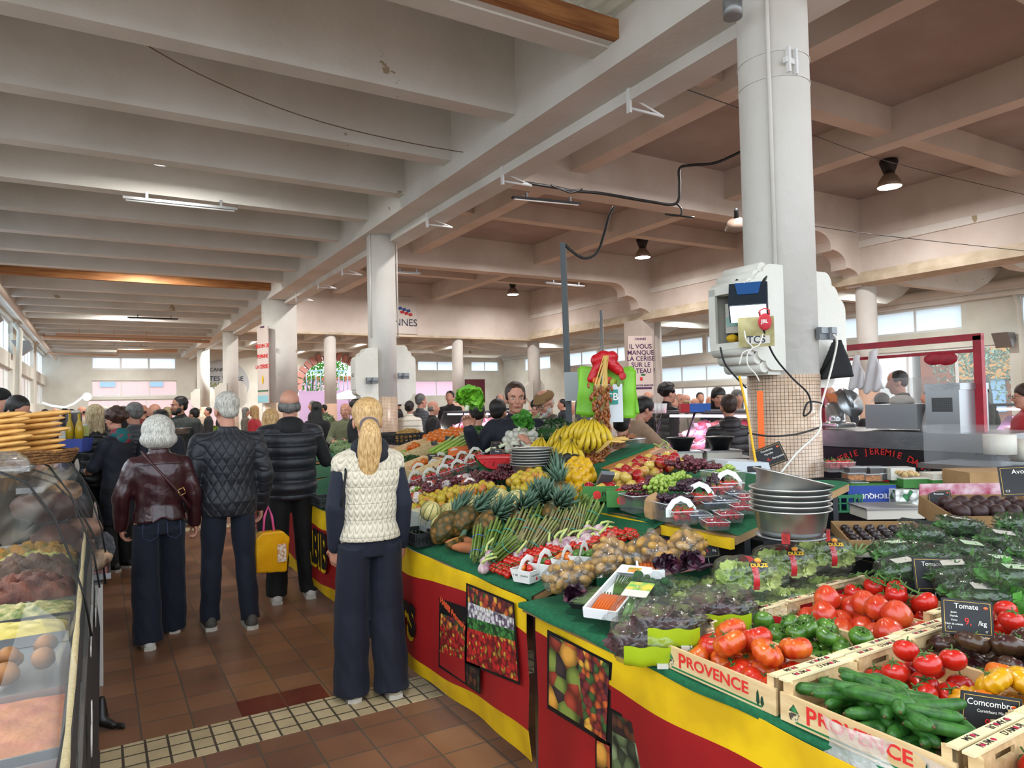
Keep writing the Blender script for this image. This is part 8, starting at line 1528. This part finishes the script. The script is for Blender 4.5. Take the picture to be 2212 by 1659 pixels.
crowd = [(155, 884, 18, NAVY, H_DARK), (120, 882, 17, BLK, H_GREY), (97, 884, 19, KHAKI, H_BROWN), (178, 878, 18, BEIGE, H_DARK), (228, 878, 17, BLK, H_WHITE), (240, 878, 19, NAVY, H_WHITE), (268, 877, 15, BLK, H_BROWN), (308, 874, 13, RUST, H_BROWN), (335, 872, 12, BLK, H_GREY), (362, 879, 13, BEIGE, H_ASH), (140, 882, 21, BLK, H_DARK), (195, 880, 22, NAVY, H_GREY), (320, 880, 22, BLK, H_DARK), (450, 880, 20, BLK, H_DARK), (475, 884, 22, NAVY, H_BROWN), (530, 880, 20, KHAKI, H_GREY), (676, 866, 19, BLK, H_GREY), (700, 874, 22, NAVY, H_DARK), (860, 862, 19, BLK, H_DARK),
         (1215, 862, 16, NAVY, H_DARK), (1400, 846, 15, BLK, H_GREY), (1455, 858, 13, BEIGE, H_GREY), (1482, 852, 14, OLIVE, H_ASH), (1500, 860, 13, BEIGE, H_WHITE), (1512, 848, 15, NAVY, H_DARK), (1533, 856, 13, BLK, H_WHITE), (1592, 842, 10.5, BEIGE, H_GREY), (1468, 850, 18, RUST, H_BROWN), (1020, 866, 20, BLK, H_GREY), (1770, 848, 14, NAVY, H_DARK), (2000, 846, 15, BLK, H_GREY), (1240, 868, 14, BEIGE, H_ASH)]
for i, (px, yt, t_, c, hr) in enumerate(crowd):
    man('person in %s with %s hair in the distant crowd %s' % ({NAVY: 'navy', BLK: 'black', KHAKI: 'khaki', BEIGE: 'beige', RUST: 'rust red', OLIVE: 'olive'}[c], {H_DARK: 'dark', H_GREY: 'grey', H_BROWN: 'brown', H_WHITE: 'white', H_ASH: 'fair'}[hr], 'far down the left aisle' if px < 400 else 'beyond the thick column' if px < 720 else 'beyond the second column' if px < 1100 else 'behind the meat counter' if px < 1650 else 'right of the near column'), px, yt, t_, rnd.choice((0, 40, -60, 120, 180, 90)), vox=.026, hair=(rnd.choice(('short', 'shoulder', 'balding', 'short')), hr), top=c, group='distant crowd')
# ================================================================ stalls further back
PINKL = (1, .45, .85)
def case(label, px0, px1, ytop, t_, m_, n=4, yaw=None, h=1.47):
    a, b = atD(px0, ytop, t_[0]), atD(px1, ytop, t_[1]); a.z = b.z = 0; d = b-a; L = d.length; rz = math.atan2(d.y, d.x); t = thing('meat_counter', label, 'counter', a, (0, 0, rz))
    MB().prism([(0, 0), (.9, 0), (.9, 1.34), (0, .92)], 0, L, 'x').build('cabinet', mat('case_lilac', '#8f8496', .4), t); MB().add([(0, .0, .9), (L, 0, .9), (L, .28, h), (0, .28, h)], [(0, 1, 2, 3)]).build('sloping_glass', GL, t); MB().bb((0, .26, h), (L, .9, h+.03)).build('top_shelf', mat('case_grey', '#6a6c70', .3), t)
    for k in range(n+1): MB().cyl((L*k/n, 0, .9), (L*k/n, .28, h), .014, n=6).build('strut', DARK, t)
    MB().bb((.1, .3, h-.05), (L-.1, .36, h-.02)).build('lit_tube', mat('pink_tube', '#ffd8f4', .4, emis=4, ecol='#ffd0f4'), t)
    mid = a+d*.5+V((-d.y, d.x, 0)).normalized()*.4; area('counter_light', (mid.x, mid.y, h-.06), L*.9, 34*L/3, PINKL, (0, 0, rz), sy=.1)
    r_ = random.Random(int(px0)); k = 0; x = .12
    while x < L-.1:
        w = r_.uniform(.12, .26)
        for y in (.12, .38, .64):
            q = thing('meat_tray', 'x', 'meat tray', a+Matrix.Rotation(rz, 3, 'Z') @ V((x+w/2, y+.1, .95+.467*y+.03)), (R(25), 0, rz), label.split(',')[0][:30]); MB().ell((0, 0, .03), (w*.46, .11, r_.uniform(.03, .07)), 12, 7, fn=lambda e: 1+.1*math.sin(9*e.x+3*e.y)).build('meat', r_.choice(m_), q); MB().bb((-w/2, -.12, 0), (w/2, .12, .01)).build('tray', PAPH, q)
            if r_.random() < .6: MB().bb((-.035, -.1, .06), (.035, -.095, .11)).build('price_card', PAPH, q)
            q['label'] = 'tray of %s in the %s' % (('meat', 'cut meat', 'sliced meat')[k % 3], label.split(',')[0].split(' left of')[0]); k += 1
        x += w+.03
    return t
MT = [mat('meat_a', '#b04a56', .4, col2='#d9a0a0', scale=12), mat('meat_b', '#8f2a34', .4, col2='#b06068', scale=9), mat('meat_c', '#c9a088', .5, col2='#b97a6a', scale=12), mat('meat_d', '#d0b8a0', .6)]
case('pink-lit glass meat counter left of the near column, with sloping front', 1395, 1625, 900, (8.6, 7.2), MT, 3)
case('violet-lit glass counter beyond the cream puffer jacket', 935, 1075, 885, (14.5, 13), MT, 3)
for i, px in enumerate((1402, 1412, 1421, 1430)): MB().lathe([(0, 0), (.05, 0), (.065, .12), (.055, .12), (0, .02)], 14).build('plastic_cups', mat('white_plastic', '#dcdcd6', .4), None, atD(px, 893, 8.5), label=f'stack of white plastic cups on the pink-lit counter, {ORD[i]}', cat='cups')
t = thing('carton', 'blue and red carton on the pink-lit meat counter', 'carton', atD(1510, 890, 8.2), R(-35)); MB().bb((-.12, -.08, 0), (.12, .08, .1)).build('box', mat('box_blue2', '#2a5aa8', .6), t); MB().bb((-.22, -.08, 0), (-.12, .08, .1)).build('red_end', REDP, t)
# weighing table behind the stall
t = thing('work_table', 'steel work table behind the fruit stall, carrying scales and black bowls', 'table', atD(1500, 985, 5.9)*1, R(-30)); z_ = t.location.z; t.location.z = 0; MB().bb((-.55, -.3, z_-.04), (.42, .35, z_)).build('top', STEEL, t); [MB().cyl((x, y, 0), (x, y, z_-.04), .02, n=8).build('leg', STEEL, t) for x in (-.5, .36) for y in (-.25, .3)]
for i, px in enumerate((1472, 1556)):
    p = atD(px, 990, 5.75); t = thing('scale', 'white electronic scale under the %s black bowl' % ('left', 'right')[i], 'scale', (p.x, p.y, z_), R(-30)); MB().bb((-.14, -.12, 0), (.14, .12, .05)).build('body', PAPH, t); MB().bb((-.15, -.13, .05), (.15, .13, .06)).build('plate', STEEL, t)
    MB().lathe([(0, 0), (.07, 0), (.105, .09), (.118, .10), (.115, .106), (.098, .096), (.065, .01), (0, .008)], 30).build('black_bowl', mat('black_plastic', '#101214', .35), None, (p.x, p.y, z_+.062), label='%s black plastic bowl on the scale behind the grapes' % ('left', 'right')[i], cat='bowl')
for i, (px, py) in enumerate(((1392, 975), (1408, 972), (1402, 985), (1420, 975), (1386, 984))): K['ony'].put(atD(px, py, 5.6), (0, 0, i), 1.1, f'brown onion behind the date board, {ORD[i]}', 'brown onions')
GH = [K['garlic'].put(atD(1428+rnd.uniform(0, 18), 970+rnd.uniform(0, 14), 5.6), anyrot(), 1.1, None, 'dry garlic') for _ in range(9)]; poslabel(GH, 'white garlic bulb left of the black bowls')
t = thing('scale', 'large white scale with display below the black bowls', 'scale', atD(1585, 1010, 4.9), R(-20)); MB().prism([(-.2, -.05), (.2, -.05), (.18, .04), (-.12, .06)], -.15, .15, 'y').build('body', mat('scale_white', '#b9c0c4', .4), t); MB().bb((.02, -.155, -.02), (.12, -.15, .02)).build('display', DARK, t)
# hanging green bags, dates and sign behind the bananas
BG = mat('green_bag', '#7fc22c', .5, col2='#6fae24', scale=3, bump=.4, bscale=9, bdist=.02); t0 = 5.2
st = thing('hook_stand', 'thin metal stand carrying green bags and hanging dates', 'stand', atD(1306, 975, t0)); MB().cyl((0, 0, -.2), (0, 0, 1.05), .012, n=8).build('pole', STEEL, st)
gb = []
for i in range(8):
    x0 = 1258+rnd.uniform(-3, 6) if i % 2 else 1312; w = 58; y0 = 790+rnd.uniform(-8, 6); m = MB(); c = atD(x0+(26 if i % 2 else 28), 845+rnd.uniform(-4, 8), t0+.05+.012*i)
    m.grid(lambda u, v: ((u-.5)*.235, .012*math.sin(u*7+i)+.008*math.sin(v*9), (v-.5)*.36), 10, 12); o = m.build('green_shopping_bag', BG, None, c, R(-32+rnd.uniform(-5, 5)), cat='bag', group='green shopping bags'); sm_ = o.modifiers.new('t', 'SOLIDIFY'); sm_.thickness = .006; o.rotation_euler[1] = R(rnd.uniform(-8, 8)*(1 if i % 2 else -1)); gb.append(o)
poslabel(gb, 'folded lime green shopping bag hanging behind the bananas', 1)
for px, py, c, lab in ((1345, 812, '#b3202a', 'red pepper'), (1325, 826, '#8f9a2c', 'courgette slice'), (1340, 828, '#5f7a2a', 'kiwi slice'), (1316, 822, '#b3402a', 'tomato'), (1288, 822, '#d9702a', 'pineapple')): MB().ell((0, 0, 0), (.035, .006, .03), 12, 7).build('printed_fruit', mat('pf_'+c, c, .5), gb[0]).matrix_local = gb[0].matrix_basis.inverted() @ Matrix.Translation(atD(px, py, t0-.02))
m = MB(); m.cap((0, 0, 0), (-.1, 0, -.16), .05, .03); m.cap((0, 0, 0), (.11, 0, -.1), .055, .04); m.cap((-.05, 0, -.02), (.06, 0, .0), .05, .05); obj('red_bags', fuse(m, .01, 1), mat('red_plastic', '#b5101c', .35, bump=.8, bscale=18, bdist=.02), None, atD(1304, 772, t0), R(-30), label='bunch of red plastic bags tied to the top of the stand', cat='bags')
t = thing('card_sign', 'white notice with a blue card payment logo behind the hanging dates', 'sign', atD(1316, 868, t0-.03), R(-32)); MB().bb((-.1, 0, -.15), (.1, .008, .13)).build('panel', mat('notice_white', '#c4c8ca', .5), t); MB().bb((-.03, -.004, -.02), (.065, 0, .09)).build('blue_logo', mat('cb_blue', '#14708f', .5, col2='#1a9a5a', scale=6), t); text('CB', .075, INKW, t, (.02, -.006, .035), (pi/2, 0, 0), bold=.001)
m = MB()
for i in range(26): a = atD(1308+rnd.uniform(-4, 8), 768, t0-.05); b = atD(1300+rnd.uniform(-16, 14), 830, t0-.08); m.tube([a, lerp(a, b, .5)+V((rnd.uniform(-.01, .01), 0, 0)), b, b-V((rnd.uniform(-.03, .03), 0, rnd.uniform(.05, .28)))], .0032, 5)
m.build('date_strands', M_YLW, label='hanging sheaf of yellow date stalks tied on the stand', cat='date stalks', kind='stuff')
for i in range(110): u = i/110; cx_ = 1296+10*u; w = 26*(1-.55*u); K['date'].put(atD(cx_+rnd.uniform(-w, w), 836+u*100+rnd.uniform(-4, 4), t0-.1+rnd.uniform(-.03, .03)), (rnd.uniform(-.5, .5), R(90)+rnd.uniform(-.4, .4), rnd.uniform(0, 3)), 1.15, 'shiny brown date hanging from the tied stalks on the stand', 'hanging dates')
PERF = vor('perforated', ['#5a5c5e', '#5a5c5e'], 60); [setattr(n_.inputs['Randomness'], 'default_value', 0) for n_ in PERF.node_tree.nodes if n_.type == 'TEX_VORONOI']
# butcher's stand on the right: counter, sign, slicer, machines, frame
t = thing('butcher_counter', 'steel butcher counter with a black sign panel lettered in red, right of the near column', 'counter', (6.9, 4.4, 0)); MB().bb((-.35, -1.35, .0), (.5, 1.1, 1.1)).build('body', mat('counter_dark', '#1a1a1c', .5), t); MB().bb((-.42, -1.4, 1.12), (.55, 1.15, 1.28)).build('steel_top', STEEL, t)
sg = MB().bb((-.40, -1.2, .55), (-.385, .8, 1.13)).build('sign_panel', mat('sign_black', '#121214', .5), t); s_ = 'CHERIE JÉRÉMIE DARM'; pc_ = atX(1893, 976, 6.48)
for i, ch in enumerate(s_):
    q = (i-(len(s_)-1)/2)*-.078; c = V((-.41, pc_.y-4.4+.72*math.sin(q), pc_.z-.58+.58*math.cos(q)))
    if ch != ' ': text(ch, .085, INKR, sg, name='letter', M=tmat(c, MY) @ Matrix.Rotation(q, 4, 'Z'), ext=.002, bold=.001)
MB().prism([(pc_.y-4.4+.34*math.cos(a), pc_.z-.58+.34*math.sin(a)) for a in [pi*k/20 for k in range(21)]], -.409, -.402, 'x').build('red_disc', REDP, sg)
RF = mat('red_frame_paint', '#a3182a', .4, col2='#8a1020', scale=9)
t = thing('hanging_rack', 'red square-tube hanging frame over the butcher counter', 'rack', (6.95, 4.0, 1.28)); MB().bb((-.03, -.68, 0), (.03, -.61, .88)).build('post', RF, t); MB().bb((-.03, -.68, .84), (.03, 1.0, .9)).build('top_bar', RF, t); MB().bb((-.015, -.62, .73), (.015, 1.0, .76)).build('thin_bar', RF, t); MB().bb((-.03, .94, -.3), (.03, 1.0, .9)).build('post', RF, t)
for i, px in enumerate((2018, 2045)): MB().ell((0, 0, 0), (.012, .10, .062), 20, 12).build('red_oval_plate', RF, None, atX(px, 775, 6.9), R(0), label='red oval plate hanging on the butcher frame, %s' % ('left', 'right')[i], cat='plate')
def wbag(lab, px, py, w, h):
    m = MB(); m.prism([(-w*.2, h*.5), (w*.15, h*.5), (w*.5, -h*.45), (w*.3, -h*.5), (-w*.5, -h*.42)], -.02, .02, 'x'); me = fuse(m, .012, 2); me = warp(me, lambda a, n_: a+n_*(np.sin(a[:, 1:2]*60+a[:, 2:3]*14)*.012)); obj('white_bags', me, mat('white_poly', '#cfcaca', .4, bump=.6, bscale=16), None, atX(px, py, 6.85), None, label=lab, cat='bags')
wbag('left bundle of white plastic bags hanging on the red frame', 1850, 805, .2, .36); wbag('right bundle of white plastic bags hanging on the red frame', 1885, 803, .24, .44)
t = thing('meat_slicer', 'aluminium meat slicer with a round blade on the butcher counter', 'slicer', atX(1808, 925, 6.75)+V((0, 0, .01)), R(-20)); m = MB(); m.cap((0, .0, .1), (0, .06, .2), .1, .08); m.bb((-.12, -.16, 0), (.12, .16, .05)); obj('body', fuse(m, .014, 2), mat('cast_alu', '#b5b6b4', .25, .8), t); MB().cyl((0, -.12, .27), (.04, -.13, .28), .14, n=30).build('blade', STEEL, t); MB().box((.05, .12, .3), (.12, .16, .02), rot=Matrix.Rotation(.8, 3, 'X')).build('meat_carriage', mat('ham', '#b5663a', .5), t); MB().lathe([(0, 0), (.15, .01), (.15, .015), (0, .01)], 28).build('guard_disc', STEEL, t, (0, -.22, .25), (R(70), R(10), 0))
t = thing('vacuum_machine', 'steel vacuum packing machine with its clear lid raised', 'machine', atX(1950, 925, 6.85), 0); MB().bb((-.2, -.26, 0), (.2, .26, .24)).build('body', mat('machine_grey', '#8f9294', .35, .5), t); MB().add([(-.15, -.24, .26), (-.15, .24, .26), (.05, .12, .50), (.05, -.36, .50), (-.17, -.24, .26), (-.17, .24, .26), (.03, .12, .50), (.03, -.36, .50)], [(0, 1, 2, 3), (7, 6, 5, 4), (0, 4, 5, 1), (1, 5, 6, 2), (2, 6, 7, 3), (3, 7, 4, 0)]).build('clear_lid', mat('acrylic2', '#b9b4b2', .1, alpha=.22), t); MB().ell((0, 0, .27), (.1, .12, .06), 12, 8).build('white_cloth', PAPH, t)
t = thing('machine', 'tall steel machine with a perforated front, left of the red post', 'machine', atX(2063, 935, 6.85), 0); MB().bb((-.2, -.15, 0), (.3, .15, .40)).build('body', mat('machine_steel', '#a3a6a8', .3, .7), t); MB().bb((-.205, -.09, .2), (-.2, .09, .33)).build('perforated_panel', PERF, t); MB().bb((-.2, -.16, .4), (.3, .16, .46)).build('lid', STEEL, t)
m = MB(); m.cap((0, 0, .05), (0, 0, .22), .1, .05); obj('white_sack', fuse(m, .014, 2), mat('white_poly', '#cfcaca', .4), None, atX(2012, 935, 6.8), label='translucent white sack standing between the two machines', cat='sack')
t = thing('paper_roll', 'large white paper roll on the steel table at the right edge', 'paper roll', atX(2160, 975, 6.0)); MB().cyl((0, 0, -.02), (0, 0, .13), .11, n=30).build('roll', PAPH, t); MB().cyl((.2, .0, 0), (.2, -.2, .0), .09, n=24).build('second_roll', PAPH, t)
t = thing('steel_table', 'steel trestle with a clear hood at the right edge', 'table', (6.1, 2.85, 0)); MB().bb((-.3, -.6, 1.03), (.3, .45, 1.07)).build('top', STEEL, t); MB().bb((-.29, -.1, 1.07), (.0, .4, 1.38)).build('clear_hood', mat('hood', '#c4c6c8', .1, alpha=.13), t); [MB().cyl((x, y, 0), (x, y, 1.03), .02, n=8).build('leg', STEEL, t) for x in (-.25, .25) for y in (-.5, .4)]
case('white-lit glass counter at the right edge, beyond the steel table', 2110, 2330, 880, (8.4, 7.6), MT, 2)
# street scene beyond the right wall
def tree(lab, x, y, h, r, n, m1, ls=.14):
    t = thing('tree', lab, 'tree', (x, y, 0)); MB().tube([(0, 0, 0), (.1, .05, h*.3), (0, 0, h*.5), (.3, .2, h*.75)], [.2, .16, .13, .06], 10).tube([(0, 0, h*.45), (-.4, .4, h*.8)], [.1, .04], 8).build('trunk', mat('bark', '#5c5248', .9, col2='#3c342c', scale=9, bump=1), t); b = MB()
    for i in range(n):
        d = V((rnd.gauss(0, 1), rnd.gauss(0, 1), rnd.gauss(0, .7))).normalized()*r*rnd.random()**.4+V((0, 0, h)); e = V((rnd.uniform(-1, 1), rnd.uniform(-1, 1), rnd.uniform(-1, 1))).normalized()*ls; f = e.cross(V((.3, .5, .8))).normalized()*ls*.3; b.add([d-e, d+f, d+e, d-f], [(0, 1, 2, 3)])
    b.build('foliage', m1, t); return t
tree('grey-green olive tree on the street beyond the right wall', 33, 15.6, 3.2, 2.2, 1500, mat('olive_leaf', '#7f9a86', .7)); tree('bright green bush above the railings, seen through the arch', 14.4, 56, 5.2, 3.0, 1600, mat('bush_leaf', '#4a8f2a', .7), .22)
t = thing('shop_sign', 'tan shop sign lettered ONS AS on the street front beyond the right wall', 'sign', (41.8, 19.6, 3.3)); MB().bb((0, -1.8, -.9), (.08, 1.8, .9)).build('board', mat('sign_tan', '#b9854a', .7), t); text('JONS', .7, INKB, t, M=tmat((-.03, .2, .35), MY)); text('AS', .7, INKB, t, M=tmat((-.03, .7, -.42), MY))
t = thing('railing', 'pale blue metal railing on the raised street through the arch', 'railing', (15, 53, 2.9)); [MB().cyl((-3.4+.35*k, 0, 0), (-3.4+.35*k, 0, 1.5), .03, n=6).build('bar', mat('rail_blue', '#8fb0c4', .5), t) for k in range(20)]; MB().bb((-3.5, -.03, 1.5), (3.5, .03, 1.56)).build('handrail', mat('rail_blue', '#8fb0c4', .5), t)
struct('retaining_wall', MB().bb((9, 53.2, 0), (22, 54, 2.9)), mat('lilac_wall', '#c9a3bd', .85)); t = thing('parasol', 'white scalloped market parasol through the arch', 'parasol', (15.8, 50.5, 0)); MB().cyl((0, 0, 0), (0, 0, 2.7), .04).build('pole', METAL, t); MB().lathe([(1.6, 2.2), (1.5, 2.3), (.8, 2.65), (0, 2.9)], 10, sm=False).build('canopy', mat('canopy', '#d9d4c0', .8), t)
# neighbouring stall to the left of the fruit: artichokes, oranges, celery
table('green-clothed table of the next stall down the aisle, with artichokes and oranges', 1.9, 3.1, 7.6, 8.95, .85, .1); SN = Surf(.87, .1, 1.9)
for (P, k, lab, g_, sp, s_) in (([(716, 960), (742, 940), (775, 945), (770, 975), (730, 985)], K['art'], 'large green artichoke behind the bald man', 'artichokes', .11, (1.1, 1.4)), ([(405, 948), (432, 930), (470, 925), (440, 965), (412, 985)], K['carrot'], 'orange carrot on the far stall by the bearded man', 'far carrots', .09, (1, 1.4))):
    poslabel(fill([k], P, SN, sp, .07, None, g_, 2, s=s_, maxn=40), lab) if 'carrot' not in g_ else None
p0 = Surf(.98, .1, 2.0)
t = table('far stall with a red skirt on the aisle, by the bearded man', 1.75, 2.9, 9.1, 13.1, .88, .08); MB().bb((-.62, -2, .1), (-.60, 2, .86)).build('red_skirt', mat('skirt_red', '#8f3034', .8, col2='#c9b9a0', scale=5, thr=(.6, .66)), t)
SF = Surf(.9, .08, 1.75); poslabel(fill([K['mandarin']], [(404, 955), (430, 938), (470, 934), (452, 958), (410, 985)], SF, .13, .08, None, 'far oranges', 2, s=(1.6, 2), maxn=60), 'orange on the far stall behind the leather jacket')
herbs('yellow-green leafy heap on the far stall by the bearded man', 448, 932, .7, .8, .18, S=SF, n=300, m=mat('chard', '#8a9a30', .6, col2='#3f6a20', scale=10), ln=.07, cat='leafy vegetables'); herbs('potted herbs behind the bald man, on the next stall', 705, 912, .5, .5, .25, S=Surf(1.2, 0, 0), n=260, m=mat('grey_herb', '#6a7a5a', .7), ln=.06, cat='potted herbs')

# lettering becomes plain meshes
dg = bpy.context.evaluated_depsgraph_get(); TX = {}
for o in [o for o in COL.objects if o.type == 'FONT']:
    c = o.data
    if c.name not in TX:
        me = bpy.data.meshes.new_from_object(o.evaluated_get(dg), depsgraph=dg); me.name = 'lettering'; TX[c.name] = me
    q = bpy.data.objects.new(o.name, TX[c.name]); COL.objects.link(q); q.parent = o.parent; q.matrix_parent_inverse = o.matrix_parent_inverse; q.matrix_basis = o.matrix_basis.copy()
    bpy.data.objects.remove(o)
for o in [o for o in COL.objects if 'x' in o.keys()]: del o['x']
# prototypes never used are removed
for k_, kd in list(K.items())+[('CR', CR), ('BS', BS), ('KB', KB), ('MU', MU)]:
    if kd is not None and not kd.used:
        for c_ in [g for ch in kd.p.children for g in ch.children]+list(kd.p.children)+[kd.p]: bpy.data.objects.remove(c_)
bpy.data.scenes.remove(WS)
